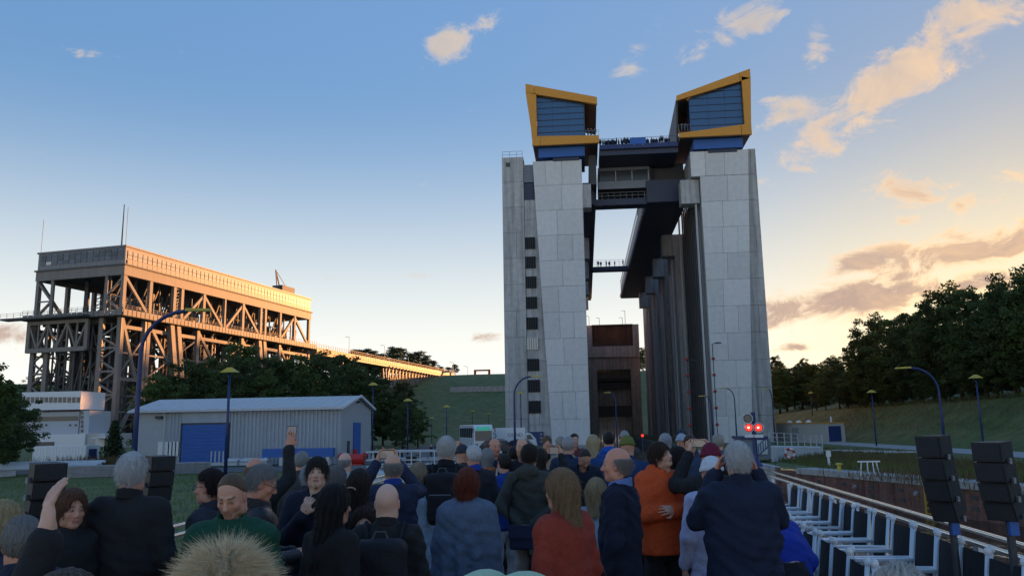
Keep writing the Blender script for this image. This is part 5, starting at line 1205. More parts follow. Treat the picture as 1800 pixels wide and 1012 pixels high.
# signing table with papers, stacked folding tops in pale green
tb = thing('signing_table', 'small table with papers where a man bends to sign', 'table', tuple(atD(1035, 860, 8.6).xy) + (DECK_Z,))
m = MB(); m.box(-.6, .6, -.35, .35, .72, .76); m.build('top', mat('table_top', (.08, .07, .06), .5), tb, world=False)
for x in (-.54, .54):
    for y in (-.3, .3): m = MB(); m.box(x-.025, x+.025, y-.025, y+.025, 0, .72); m.build('leg', STEEL_D, tb, world=False)
for k in range(5): m = MB(); m.box(-.5 + k*.21, -.32 + k*.21, -.25 + .06*(k % 2), .02, .762 + k*.002, .764 + k*.002); m.build('paper', WHITE, tb, world=False)
GRN = mat('pale_green_cushion', (.42, .55, .36), .7, var=.08, scale=8)
for k, (px, py, d, rz) in enumerate(((815, 1004, 4.3, -.5), (890, 1008, 4.2, -.45))):
    p = atD(px, py, d); t = thing('green_cushion', ('slim pale green folded lounger leaning beside its dark twin panel', 'wide pale green folded lounger with rounded end')[k], 'lounger', (p.x, p.y, p.z - .25), rz)
    m = MB(); w_ = .12 if k == 0 else .17
    m.grid(lambda u, v: ((u-.5)*2*w_, -.35 + .7*v, .26 - .10*(abs(u-.5)*2)**2.2 - .10*(abs(v-.5)*2)**3 - .04 + .12*(v-.5)), 10, 12); m.build('cushion', GRN, t, world=False, smooth=True)
    m = MB(); m.box(-w_*.95, w_*.95, -.33, .33, -.55, .06); m.build('frame_panel', STEEL_D, t, world=False)
    m = MB(); m.tube([(w_+.02, -.36, .02), (w_+.02, 0, .12), (w_+.02, .36, .14)], .014, 6); m.build('edge_tube', CHR, t, world=False)
    m = MB(); [m.box(x-.015, x+.015, y-.015, y+.015, -(p.z-.25-DECK_Z), -.5) for x in (-w_*.8, w_*.8) for y in (-.3, .3)]; m.build('legs', STEEL_D, t, world=False)

# ================================================================== people
# ---- implicit surfaces on a grid, drawn as quads (surface nets)
def snet(F, org, h):
    S = F < 0; nx, ny, nz = F.shape
    c = np.zeros((nx-1, ny-1, nz-1), np.int8)
    for i in (0, 1):
        for j in (0, 1):
            for k in (0, 1): c += S[i:nx-1+i, j:ny-1+j, k:nz-1+k]
    act = (c > 0) & (c < 8); idx = np.full(act.shape, -1, np.int64); n = int(act.sum()); idx[act] = np.arange(n)
    I, J, K = np.nonzero(act); acc = np.zeros((n, 3)); cnt = np.zeros(n)
    for a in range(3):
        for b in (0, 1):
            for d in (0, 1):
                o0 = [0, 0, 0]; o1 = [0, 0, 0]; oth = [q for q in range(3) if q != a]; o0[oth[0]] = b; o0[oth[1]] = d; o1[:] = o0; o1[a] = 1
                f0 = F[I+o0[0], J+o0[1], K+o0[2]]; f1 = F[I+o1[0], J+o1[1], K+o1[2]]; cr = (f0 < 0) != (f1 < 0)
                t = np.where(cr, f0/np.where(cr, f0 - f1, 1), 0); P = np.tile(np.array(o0, float), (n, 1)); P[:, a] += t
                acc[cr] += P[cr]; cnt[cr] += 1
    V = (acc/np.maximum(cnt, 1)[:, None] + np.stack([I, J, K], 1))*h + org
    Q = []
    for a in range(3):
        b, d = [(1, 2), (2, 0), (0, 1)][a]; sl0 = [slice(None)]*3; sl1 = [slice(None)]*3; sl0[a] = slice(0, F.shape[a]-1); sl1[a] = slice(1, F.shape[a])
        A, B = S[tuple(sl0)], S[tuple(sl1)]; ch = A != B; ii = np.array(np.nonzero(ch))
        ok = (ii[b] > 0) & (ii[d] > 0) & (ii[b] < F.shape[b]-1) & (ii[d] < F.shape[d]-1); ii = ii[:, ok]
        if ii.shape[1] == 0: continue
        q = []
        for (ob, od) in ((-1, -1), (0, -1), (0, 0), (-1, 0)):
            p = ii.copy(); p[b] += ob; p[d] += od; q.append(idx[p[0], p[1], p[2]])
        q = np.stack(q, 1); fl = ~A[ii[0], ii[1], ii[2]]; q[fl] = q[fl][:, ::-1]; Q.append(q)
    return V, (np.concatenate(Q) if Q else np.zeros((0, 4), int))
def rcone(P, a, b, r1, r2, sx=1.0, sy=1.0):
    a = np.array(a, float); b = np.array(b, float); sc = np.array([sx, sy, 1.0]); p = P*sc - a*sc; ba = (b - a)*sc
    t = np.clip((p @ ba)/max(ba @ ba, 1e-9), 0, 1); return np.linalg.norm(p - t[..., None]*ba, axis=-1) - (r1 + (r2 - r1)*t)
def ell(P, c, r):
    q = P - np.array(c, float); r = np.array(r, float); k0 = np.linalg.norm(q/r, axis=-1); k1 = np.linalg.norm(q/(r*r), axis=-1); return k0*(k0 - 1)/np.maximum(k1, 1e-6)
def smin(a, b, k): h = np.clip(.5 + .5*(b - a)/k, 0, 1); return b*(1-h) + a*h - k*h*(1-h)
def smax(a, b, k): return -smin(-a, -b, k)
def field(lo, hi, h):
    lo = np.array(lo, float); n = np.ceil((np.array(hi) - lo)/h).astype(int) + 1
    g = np.stack(np.meshgrid(*[lo[i] + h*np.arange(n[i]) for i in range(3)], indexing='ij'), -1); return g, lo
def bounds(pts, m): p = np.array(pts, float); return p.min(0) - m, p.max(0) + m
def np_mesh(name, V, Q, mats, col=None, smooth=True):
    me = bpy.data.meshes.new(name); n = len(Q); me.vertices.add(len(V)); me.vertices.foreach_set('co', V.astype(np.float32).ravel())
    me.loops.add(n*4); me.loops.foreach_set('vertex_index', Q.astype(np.int32).ravel())
    me.polygons.add(n); me.polygons.foreach_set('loop_start', np.arange(0, n*4, 4, dtype=np.int32)); me.polygons.foreach_set('loop_total', np.full(n, 4, dtype=np.int32))
    me.polygons.foreach_set('use_smooth', np.full(n, smooth))
    if col is not None:
        at = me.attributes.new('Col', 'FLOAT_COLOR', 'POINT'); at.data.foreach_set('color', np.concatenate([col, np.ones((len(col), 1))], 1).astype(np.float32).ravel())
    me.materials.append(mats); me.update(calc_edges=True); return me
SKINM = mat('skin', (.5, .3, .22), .5, var=.05, scale=30, attr='Col', spec=.35)
CLOTH = {}
def cloth(c, rough=.85, sheen=0, bs=60):
    key = (tuple(c), rough)
    if key not in CLOTH: CLOTH[key] = mat('cloth_%d' % len(CLOTH), c, rough, var=.16, scale=9, bump=.25, bscale=bs, spec=.3)
    return CLOTH[key]
def hairmat(c):
    key = ('hair',) + tuple(c)
    if key not in CLOTH: CLOTH[key] = mat('hair_%d' % len(CLOTH), c, .55, var=.38, scale=26, stretch=(1.6, 1.6, .16), bump=.8, bscale=60, spec=.35)
    return CLOTH[key]
SK = {'fair': (.58, .31, .215), 'pale': (.64, .39, .29), 'ruddy': (.58, .27, .18)}
POSES = {  # elbow, wrist for the right arm (x mirrored for the left), at 1.75 m
 'down': ((.245, -.03, 1.13), (.25, .06, .885)), 'front': ((.245, .01, 1.13), (.10, .25, 1.14)), 'raise': ((.27, .20, 1.40), (.10, .33, 1.66)),
 'high': ((.27, .14, 1.56), (.23, .20, 1.83)), 'ears': ((.255, .12, 1.23), (.125, .095, 1.55)), 'mouth': ((.25, .11, 1.12), (.075, .22, 1.34)),
 'cross': ((.255, .08, 1.14), (-.04, .21, 1.18)), 'back': ((.29, -.10, 1.15), (.06, -.19, .97)), 'table': ((.26, .10, 1.12), (.12, .34, 1.02)), 'pocket': ((.29, -.06, 1.14), (.21, .10, .93))}
def head_parts(hair, hcol, skin, res, age=0, face=True):
    """head in its own frame (origin at the head centre, +y = face)"""
    P, lo = field((-.115, -.15, -.24), (.115, .155, .15), res)
    F = ell(P, (0, -.014, .030), (.076, .096, .098))
    F = smin(F, ell(P, (0, .022, -.045), (.056, .066, .080)), .045)
    F = smin(F, ell(P, (0, .062, -.098), (.026, .022, .020)), .03)             # chin
    for s in (-1, 1):
        F = smin(F, ell(P, (s*.040, .055, -.026), (.022, .024, .022)), .02)     # cheek
        F = smin(F, ell(P, (s*.056, .0, -.075), (.015, .035, .03)), .03)        # jaw
        F = smax(F, -ell(P, (s*.031, .096, .004), (.017, .016, .012)), .014)    # eye socket
        F = smin(F, ell(P, (s*.031, .073, .003), (.0135, .0135, .0115)), .004)  # lid
        F = smin(F, ell(P, (s*.078, -.008, -.008), (.010, .020, .032)), .008); F = smax(F, -ell(P, (s*.089, -.002, -.004), (.007, .010, .018)), .006)   # ear
        F = smin(F, ell(P, (s*.011, .098, -.036), (.008, .010, .008)), .008)    # nostril wing
    F = smin(F, rcone(P, (-.028, .080, .026), (.028, .080, .026), .010, .010), .014)  # brow
    F = smin(F, rcone(P, (0, .084, .012), (0, .108, -.030), .008, .0125), .012)      # nose
    F = smin(F, rcone(P, (-.017, .086, -.060), (.017, .086, -.060), .0065, .0065), .006); F = smin(F, rcone(P, (-.014, .084, -.071), (.014, .084, -.071), .0075, .0075), .006)
    F = smin(F, rcone(P, (0, -.022, -.05), (0, -.045, -.26), .056, .062), .03)       # neck
    V, Q = snet(F, lo, res)
    x, y, z = V.T; col = np.tile(np.array(skin), (len(V), 1))
    def blend(mk, c, a): 
        nonlocal col; mk = np.clip(mk, 0, 1)[:, None]*a; col = col*(1-mk) + np.array(c)*mk
    blend(np.exp(-((np.abs(x)-.042)**2/.0004 + (z+.03)**2/.0006))*(y > .02), (.52, .20, .15), .45); blend(np.exp(-(x**2/.0002 + (z+.03)**2/.0003))*(y > .08), (.52, .20, .15), .45)
    blend((np.abs(x) > .072)*(np.abs(z) < .05)*1.0, (.50, .19, .15), .5)
    blend((np.abs(x) < .024)*(z > -.078)*(z < -.054)*(y > .078)*1.0, (.38, .13, .11), .7)
    blend((np.abs(x) < .022)*(np.abs(z + .0655) < .0022)*(y > .076)*1.0, (.10, .03, .03), .8)
    if face: blend(np.exp(-((np.abs(x)-.031)**2/.00022 + (z-.003)**2/.00007))*(y > .05), (.07, .05, .045), .75)
    bc = np.array(hcol)*.7 if hair != 'bald' else np.array((.2, .14, .10))
    blend((np.abs(x) > .012)*(np.abs(x) < .050)*(np.abs(z - .027 - .10*(.03 - np.abs(np.abs(x)-.031))) < .0055)*(y > .05)*1.0, bc, .75)
    if age == 2: blend((z < -.05)*(y > .03)*1.0, (.20, .15, .12), .35)      # stubble
    hv = None
    if hair not in ('bald',):
        ext = {'long': -.42, 'bob': -.17, 'mid': -.26}.get(hair, -.13); hr = max(res, .0065)
        P, lo = field((-.17, -.22, ext - .03), (.17, .16, .20), hr)
        ang = np.arctan2(P[..., 0], P[..., 1] + .01); st = np.sin(ang*34 + 6*np.sin(P[..., 2]*30))*.0022 + np.sin(ang*17 + P[..., 2]*25 + 1)*.003
        def cap(t, dz=0): return ell(P, (0, -.016, .032 + dz), (.078 + t, .099 + t, .100 + t))
        face_cut = (P[..., 1] - .052)*.86 - (P[..., 2] - .062)*.52          # >0 in front of the hairline
        temple = np.maximum(P[..., 1] - .022, -(P[..., 2] - .055))
        nape = -(P[..., 2] + .070) 
        if hair == 'short': F = smax(smax(cap(.014) + st, face_cut, .012), smax(nape, np.minimum(P[..., 1] + .012, .05 - P[..., 2])*1.0, .01), .01); F = smax(F, -ell(P, (0, -.008, -.012), (.12, .024, .036)), .008)
        elif hair == 'buzz': F = smax(smax(cap(.0025), face_cut + .020, .008), smax(nape - .01, np.minimum(P[..., 1] - .004, .04 - P[..., 2]), .01), .008); F = smax(F, -ell(P, (0, -.008, -.012), (.12, .024, .036)), .006)
        elif hair == 'fringe':  # only round the sides and back
            F = smax(smax(cap(.007) + st*.5, P[..., 2] - .045 + .25*np.maximum(P[..., 1], -.02), .01), smax(nape, P[..., 1] - .005, .01), .008); F = smax(F, -ell(P, (0, -.008, -.012), (.12, .024, .036)), .006)
        elif hair == 'boy':     # mop with a fringe over the brow
            F = cap(.012) + st*1.6; F = smax(F, -ell(P, (0, .105, -.045), (.066, .078, .094)) + .006*np.sin(P[..., 0]*160), .008); F = smax(F, -(P[..., 2] + .055), .01)
        elif hair == 'fluffy': F = smax(cap(.030) + st*3 + .006*np.sin(P[..., 0]*90)*np.sin(P[..., 1]*80)*np.sin(P[..., 2]*85), face_cut - .01, .02); F = smax(F, -(P[..., 2] + .075), .012)
        elif hair == 'beanie':
            F = smax(cap(.014, .008) + np.sin(ang*30)*.0016, -(P[..., 2] - .022 + .12*P[..., 1]), .008); F = smin(F, smax(np.abs(cap(.018, .004)) - .006, np.abs(P[..., 2] - .034 + .12*P[..., 1]) - .018, .006), .006)
        elif hair == 'hood': F = smax(cap(.034) , face_cut*1.0 - .006, .02); F = smin(F, ell(P, (0, -.06, -.10), (.10, .07, .07)), .05)
        else:
            F = cap(.015) + st; n = {'bob': 0, 'mid': 1, 'long': 2}[hair]; zl = ext + .02
            F = smin(F, rcone(P, (0, -.045, 0), (0, -.070 - .02*n, zl + .05), .070, .050, .72) + st*1.6, .04)
            for s in (-1, 1): F = smin(F, rcone(P, (s*.058, -.018, .02), (s*.066, -.015, max(zl + .04, -.20)), .026, .018) + st, .02)
            F = smax(F, -ell(P, (0, .110, -.030), (.060, .085, .112)), .012); F = smax(F, -(P[..., 2] - zl) + .012*np.sin(ang*9), .01)
        hv = snet(F, lo, hr)
    return (V, Q, col), hv
def hand_field(P, w, d, n, curl, side, s=1.0):
    """w wrist, d towards the fingers, n palm normal; returns the field"""
    d = np.array(d)/np.linalg.norm(d); n = np.array(n, float); n -= d*(n @ d); n /= np.linalg.norm(n); t = np.cross(d, n)*side
    w = np.array(w); palm = w + d*.055*s
    q = P - palm; L = np.stack([q @ t, q @ n, q @ d], -1); F = ell(L, (0, 0, 0), np.array((.042, .017, .052))*s); F = smin(F, rcone(P, w - d*.05, w + d*.02, .028*s, .025*s), .02)
    for i, (ox, ln) in enumerate(((-.030, .066), (-.010, .078), (.010, .074), (.029, .058))):
        p = palm + t*ox*s + d*.043*s; a = .18; dirv = d
        for k, f in enumerate((.44, .32, .26)):
            a += curl*(.7 if k == 0 else 1.0); dirv = d*cos(a) + n*sin(a) + t*ox*4.0; e = p + dirv*ln*f*1.15*s; F = smin(F, rcone(P, p, e, (.0090 - .0010*k)*s, (.0082 - .0012*k)*s), .003); p = e
    p = palm - t*.030*s - d*.022*s; e = p + (-t*.7 + d*.6 + n*.35)*.040*s; F = smin(F, rcone(P, p, e, .014*s, .011*s), .012); e2 = e + (d*.8 + n*(.3 + .4*curl) - t*.1)*.036*s; F = smin(F, rcone(P, e, e2, .0105*s, .008*s), .006)
    return F
def person(px, py, d, az, label, hair='short', hcol=(.05, .035, .025), top=(.02, .022, .03), legs=(.03, .03, .04), skin='fair', pose='down', pose_l=None, head=(0, 0, 0), length=.80, hood=False,
           age=0, res=None, group='passengers standing on the boat deck', cape=False, bend=0, build=1.0, ground=None, glasses=False, scarf=None, collar=None, face=False, hsize=1.0, rough=.85, base_d=None, sit=False, eyes=False, jackn=1.0):
    if 2.5 < d < 9.6 and not sit: d *= 1.12
    hsize *= .93; build = 1 + (build - 1)*.45
    hc = atD(px, py, d); gz = DECK_Z if ground is None else ground
    zrel = hc.z - gz; s = zrel/(1.63 if not bend else .93 + .70*cos(bend) - .015*sin(bend))
    if sit: s = .98
    s0 = s; s = min(max(s, .60), 1.12)
    far = d > 9.5; hr = res or (.0060 if d < 6.6 else .0075 if d < 9.5 else .012 if d < 20 else .03)
    br = .014 if d < 7 else .018 if d < 10 else .024 if d < 20 else .05
    rb = Matrix.Rotation(bend, 3, 'X') if False else None
    def J(x, y, z):
        """joint at 1.75 m -> person frame, bent forward above the hips"""
        if bend and z > .93: zz, yy = z - .93, y; y = yy*cos(bend) + zz*sin(bend); z = .93 + zz*cos(bend) - yy*sin(bend)
        return np.array((x*s*build if abs(x) > .1 else x*s, y*s, z*s))
    hp = J(0, .015, 1.63)
    foot = Vector((hc.x, hc.y, gz)); rz = -az; off = Matrix.Rotation(rz, 3, 'Z') @ Vector((hp[0], hp[1], 0)); foot -= off
    if sit or s0 != s: foot.z = hc.z - hp[2]
    if sit: pass
    Rh = (Matrix.Rotation(-head[0], 3, 'Z') @ Matrix.Rotation(head[1], 3, 'X') @ Matrix.Rotation(head[2], 3, 'Y')); Rn = np.array(Rh); hs = hsize*(.94 + .06*s)
    (hV, hQ, hC), hv = head_parts(hair, hcol, SK[skin], hr, age, face)
    hV = (hV*hs) @ Rn.T + hp
    # skin: head, hands and the body inside the clothes, one mesh
    sh = {q: J(q*.175, -.01, 1.41) for q in (-1, 1)}; arms = {}
    for q, nm in ((1, pose), (-1, pose_l or pose)):
        e, w = POSES[nm]; arms[q] = (J(q*e[0], e[1], e[2]), J(q*w[0], w[1], w[2]))
    Vs, Qs, Cs = [hV], [hQ], [hC]; o = len(hV)
    if d < 20:
        for q in (1, -1):
            e, w = arms[q]; nm = pose if q > 0 else (pose_l or pose); dv = (w - e)/np.linalg.norm(w - e); hres = .0055 if d < 6.6 else .009
            if d > 11 and nm == 'down': continue
            if nm in ('raise', 'high'): dv = np.array((-.25*q, .25, .93)) if nm == 'raise' else np.array((.12*q, .12, .98)); nrm = np.array((-q*.5, .8, .1)) if nm == 'high' else np.array((-q, -.15, .1)); cu = .5 if nm == 'raise' else .24
            elif nm == 'ears': dv = np.array((-.35*q, -.1, .9)); nrm = np.array((-q*.9, -.3, 0)); cu = .25
            elif nm == 'mouth': dv = np.array((-.3*q, .1, .9)); nrm = np.array((-q*.3, -.9, .1)); cu = .75
            elif nm in ('front', 'table'): nrm = np.array((-q*.7, -.1, .6)); cu = .5
            else: nrm = np.array((-q, 0, 0)); cu = .3
            lo, hi = bounds([w - dv*.08, w + np.array(dv)*.2*s], .07); P, lo = field(lo, hi, hres); F = hand_field(P, w, dv, nrm, cu, q, s)
            V, Q = snet(F, lo, hres); c = np.tile(np.array(SK[skin])*np.array((1.0, .95, .93)), (len(V), 1)); Vs.append(V); Qs.append(Q + o); Cs.append(c); o += len(V)
    P, lo = field((-.5*s*build, -.6*s, .02), (.5*s*build, .75*s, 1.6*s), .035 if d < 20 else .06)
    tf = .55 if bend else 1.0; F = rcone(P, J(0, 0, .95), J(0, 0, 1.34), .105*s*tf, .10*s*tf, .7); F = smin(F, rcone(P, J(0, 0, 1.34), J(0, -.02, 1.5), .07*s, .05*s), .04)
    for q in (1, -1):
        e, w = arms[q]; F = smin(F, rcone(P, sh[q], e, .045*s, .038*s), .03); F = smin(F, rcone(P, e, w, .036*s, .028*s), .02)
        if not sit: F = smin(F, rcone(P, J(q*.09, 0, .9), (q*.10*s, .0, .48*s), .075*s, .055*s), .03); F = smin(F, rcone(P, (q*.10*s, 0, .48*s), (q*.11*s, -.02*s, .09*s), .05*s, .038*s), .02)
    V, Q = snet(F, lo, P[1, 0, 0][0] - P[0, 0, 0][0]); Vs.append(V); Qs.append(Q + o); Cs.append(np.tile(np.array(SK[skin]), (len(V), 1)))
    me = np_mesh('person', np.concatenate(Vs), np.concatenate(Qs), SKINM, np.concatenate(Cs)); ob = bpy.data.objects.new('person', me); COL.objects.link(ob)
    ob.location = foot; ob.rotation_euler = (0, 0, rz); tag(ob, label, 'person', group)
    def child(name, V, Q, m): c = bpy.data.objects.new(name, np_mesh(name, V, Q, m)); COL.objects.link(c); c.parent = ob; return c
    if hv is not None:
        child({'beanie': 'knit_hat', 'hood': 'hood'}.get(hair, 'hair'), (hv[0]*hs) @ Rn.T + hp, hv[1], cloth(hcol) if hair in ('beanie', 'hood') else hairmat(hcol))
    # jacket
    rnd = random.Random(label); ph = [rnd.uniform(0, 6.28) for _ in range(6)]
    zc = length*s; fat = .012*jackn
    P, lo = field((-.48*s*build - .02, -.50*s - .1*bend, zc - .03), (.48*s*build + .02, .52*s + .45*bend, 1.60*s + (.34*s if 'high' in (pose, pose_l) else .12*s if 'raise' in (pose, pose_l) or 'ears' in (pose, pose_l) else 0)), br)
    fold = (.005*np.sin(P[..., 2]*38 + 5*np.sin(P[..., 0]*9 + ph[0]) + ph[1]) + .004*np.sin(P[..., 0]*33 + P[..., 2]*21 + 3*np.sin(P[..., 1]*14 + ph[2])) + .0035*np.sin(P[..., 2]*75 + P[..., 0]*30 + 4*np.sin(P[..., 1]*20) + ph[3]))*s*1.25*(.55 + .45*np.sin(P[..., 0]*7 + ph[4])*np.sin(P[..., 2]*6 + ph[5]))
    hipw = .128 + .02*(length < .7)
    F = rcone(P, J(0, 0, min(length, .86)), J(0, .005, 1.12), (hipw + fat)*s*build**.5, (.122 + fat)*s*build**.5, .66/build**.5); F = smin(F, rcone(P, J(0, .005, 1.12), J(0, -.005, 1.33), (.122 + fat)*s*build**.5, (.128 + fat)*s, .64/build**.5), .05)
    F = smin(F, rcone(P, J(-.13, -.012, 1.415), J(.13, -.012, 1.415), (.062 + fat)*s, (.062 + fat)*s), .06); F = smin(F, rcone(P, J(0, -.015, 1.42), J(0, -.012, 1.50), (.075)*s, (.060 + fat)*s), .04)
    if cape:
        F = smin(F, rcone(P, J(0, -.01, 1.38), J(0, 0, length), .15*s, .21*s, .60), .06); fold = fold + .016*np.sin(np.arctan2(P[..., 0], P[..., 1])*9 + ph[4] + 1.5*np.sin(P[..., 2]*4))*np.clip((1.38*s - P[..., 2])/(.5*s), 0, 1)
    for q in (1, -1):
        e, w = arms[q]; F = smin(F, rcone(P, sh[q], e, (.062 + fat)*s, (.050 + fat)*s), .035); F = smin(F, rcone(P, e, e + (w - e)*.95, (.050 + fat)*s, (.038 + fat)*s), .02)
    F = F + fold
    F = smax(F, -(P[..., 2] - zc), .012)
    F = smax(F, -rcone(P, J(0, .0, 1.44), J(0, .03, 1.66), .050*s, .075*s), .012)       # neck opening
    if hood: F = smin(F, ell(P, J(0, -.095, 1.475), np.array((.125, .075, .085))*s) + fold, .03)
    V, Q = snet(F, lo, br); jk = child('cape' if cape else 'jacket', V, Q, cloth(top, rough))
    if d < 9.5 and not hood and not cape:      # collar
        P, lo = field(*bounds([J(x, y, z) for x in (-.13, .13) for y in (-.14, .14) for z in (1.40, 1.60)], .02), .009); c = J(0, -.012, 1.495); q = P - c; rr = np.sqrt(q[..., 0]**2 + (q[..., 1]*.92)**2)
        F = np.maximum(np.abs(rr - (.070 + .22*np.maximum(-q[..., 2], 0))*s) - .009, np.abs(q[..., 2] + .25*q[..., 1]) - .034*s); F = np.maximum(F, -(.045*s - q[..., 1] + 1.2*np.abs(q[..., 0]) - .02) if False else F)
        V, Q = snet(F, lo, .009); child('collar', V, Q, cloth(collar or top, rough))
    if scarf:
        P, lo = field(*bounds([J(x, y, z) for x in (-.14, .14) for y in (-.15, .15) for z in (1.38, 1.60)], .02), .011); q = P - J(0, -.012, 1.49); rr = np.sqrt(q[..., 0]**2 + q[..., 1]**2); F = np.sqrt((rr - .078*s)**2 + (q[..., 2]*.8)**2) - .032*s + .004*np.sin(np.arctan2(q[..., 0], q[..., 1])*11)
        V, Q = snet(F, lo, .011); child('scarf', V, Q, cloth(scarf))
    # trousers and shoes
    if not sit:
        lr = max(br, .018); P, lo = field((-.26*s, -.17*s, .03), (.26*s, .18*s, .98*s), lr); wf = .006*np.sin(P[..., 2]*30 + ph[5]) + .004*np.sin(P[..., 2]*60 + P[..., 0]*40)
        F = rcone(P, J(0, -.005, .84), J(0, 0, .93), .118*s, .112*s, .66)
        for q in (1, -1): F = smin(F, rcone(P, J(q*.088, -.005, .86), (q*.10*s, .01*s, .48*s), .090*s, .066*s), .035); F = smin(F, rcone(P, (q*.10*s, .01*s, .48*s), (q*.11*s, -.02*s, .07*s), .066*s, .056*s), .02)
        V, Q = snet(F + wf*s, lo, lr); child('trousers', V, Q, cloth(legs))
        for q in (1, -1):
            P, lo = field((q*.11*s - .08, -.16*s, -.01), (q*.11*s + .08, .24*s, .13*s), .014 if d < 12 else .03); F = smax(ell(P, (q*.115*s, .055*s, .035*s), (.047*s, .14*s, .058*s)), -(P[..., 2] - .003), .01); F = smin(F, ell(P, (q*.11*s, -.02*s, .075*s), (.042*s, .055*s, .05*s)), .03)
            V, Q = snet(F, lo, .014 if d < 12 else .03); child('shoe', V, Q, cloth((.03, .028, .028), .6))
    else:
        P, lo = field((-.28*s, -.25*s, .36*s), (.28*s, .70*s, 1.0*s), .024); F = ell(P, (0, -.02*s, .86*s), np.array((.19, .16, .13))*s)
        for q in (1, -1): F = smin(F, rcone(P, (q*.10*s, 0, .84*s), (q*.12*s, .46*s, .84*s), .09*s, .07*s), .03); F = smin(F, rcone(P, (q*.12*s, .46*s, .84*s), (q*.12*s, .47*s, .42*s), .065*s, .05*s), .02)
        V, Q = snet(F, lo, .024); child('trousers', V, Q, cloth(legs))
    def hm(p): return Vector((np.array(p)*hs) @ Rn.T + hp)
    if eyes:
        for q in (1, -1):
            m = MB(); c = hm((q*.031, .0775, .0035)); m.lathe([(.002, -.0085*hs), (.007, -.006*hs), (.0100*hs, 0), (.007, .006*hs), (.002, .0085*hs)], c, 10); m.build('eye', mat('eye_white', (.62, .6, .58), .25, var=0), ob, world=False, smooth=True)
            m = MB(); f = hm((q*.031, .0868, .003)) ; g = hm((q*.031, .0878, .003)); m.tube([f, g], .0048, 10); m.build('iris', mat('iris', (.04, .03, .02), .2, var=0), ob, world=False)
    if glasses:
        m = MB()
        for q in (1, -1):
            m.tube([hm((q*.033 + .024*cos(t*pi/7), .098, .002 + .019*sin(t*pi/7))) for t in range(15)], .0022, 5); m.tube([hm((q*.057, .098, .008)), hm((q*.082, .0, .010))], .0022, 5)
        m.tube([hm((-.010, .100, .006)), hm((.010, .100, .006))], .002, 5); m.build('glasses', STEEL_D, ob, world=False)
    ob['s'] = s; PEOPLE[label] = (ob, s, arms, hp, J)
    return ob
PEOPLE = {}
def held(label, name, dims, mats, lab, cat, hand=None, up=.09, fwd=.0, rot=(0, 0, 0)):
    """a thing in a person's hands: stays top-level"""
    ob, s, arms, hp, J = PEOPLE[label]; w = (arms[1][1] + arms[-1][1])/2 if hand is None else arms[hand][1]
    p = wmat(ob) @ Vector((w[0], w[1] + fwd, w[2] + up)); t = thing(name, lab, cat, tuple(p), ob.rotation_euler.z); t.rotation_euler = (rot[0], rot[1], ob.rotation_euler.z + rot[2])
    m = MB(); m.box(-dims[0]/2, dims[0]/2, -dims[1]/2, dims[1]/2, -dims[2]/2, dims[2]/2); m.build('case', mats[0], t, world=False, bevel=.004)
    m = MB(); m.box(-dims[0]*.46, dims[0]*.46, -dims[1]/2-.002, -dims[1]/2-.0005, -dims[2]*.45, dims[2]*.45); m.build('screen', mats[1], t, world=False); return t
def backpack(label, lab, col, w=.31, h=.46, dpt=.17, z=1.18, small=False, ycen=-.20):
    ob, s, arms, hp, J = PEOPLE[label]; c = J(0, ycen, z); p = wmat(ob) @ Vector(c); t = thing('backpack', lab, 'backpack', tuple(p), ob.rotation_euler.z)
    P, lo = field((-w/2-.03, -dpt/2-.06, -h/2-.03), (w/2+.03, dpt/2+.03, h/2+.05), .012)
    def rbox(c, b, r): q = np.abs(P - np.array(c)) - (np.array(b) - r); return np.linalg.norm(np.maximum(q, 0), axis=-1) + np.minimum(q.max(-1), 0) - r
    F = rbox((0, 0, 0), (w/2, dpt/2, h/2), .06) + .003*np.sin(P[..., 2]*40 + P[..., 0]*22); V, Q = snet(F, lo, .012); o = bpy.data.objects.new('bag', np_mesh('bag', V, Q, cloth(col, .7))); COL.objects.link(o); o.parent = t
    F = rbox((0, -dpt/2 - .005, -h*.16), (w*.40, .035, h*.26), .03); V, Q = snet(F, lo, .012); o = bpy.data.objects.new('pocket', np_mesh('pocket', V, Q, cloth([min(1, q*1.25) for q in col], .7))); COL.objects.link(o); o.parent = t
    m = MB(); m.tube([(-w*.32, -dpt/2-.042, h*.10), (w*.32, -dpt/2-.042, h*.10)], .004, 5); m.build('zip', STEEL, t, world=False)
    m = MB(); m.tube([(-.05, 0, h/2-.01), (-.03, .01, h/2+.04), (.03, .01, h/2+.04), (.05, 0, h/2-.01)], .008, 6); m.build('grab_loop', STEEL_D, t, world=False)
    for q in (-1, 1):
        x = q*.115; pts = [(x*.9, dpt/2 - .02, h*.40), (x*1.05, dpt/2 + .06, (1.47 - z)*s + .03), (x*1.1, dpt/2 + .22, (1.40 - z)*s), (x*1.35, dpt/2 + .25, (1.22 - z)*s), (x*1.6, dpt/2 + .10, (1.02 - z)*s)]
        m = MB(); m.tube(pts, .017, 6); m.build('strap', cloth(col, .7), t, world=False, smooth=True)
    return t
R_ = radians
BLKC, NAVY, CHAR = (.019, .019, .021), (.020, .028, .060), (.045, .047, .05)
PHB = (mat('phone_case', (.015, .015, .018), .4, var=0), mat('phone_screen', (.05, .06, .08), .1, var=.3, scale=40, emit=((.45, .42, .40), .05)))
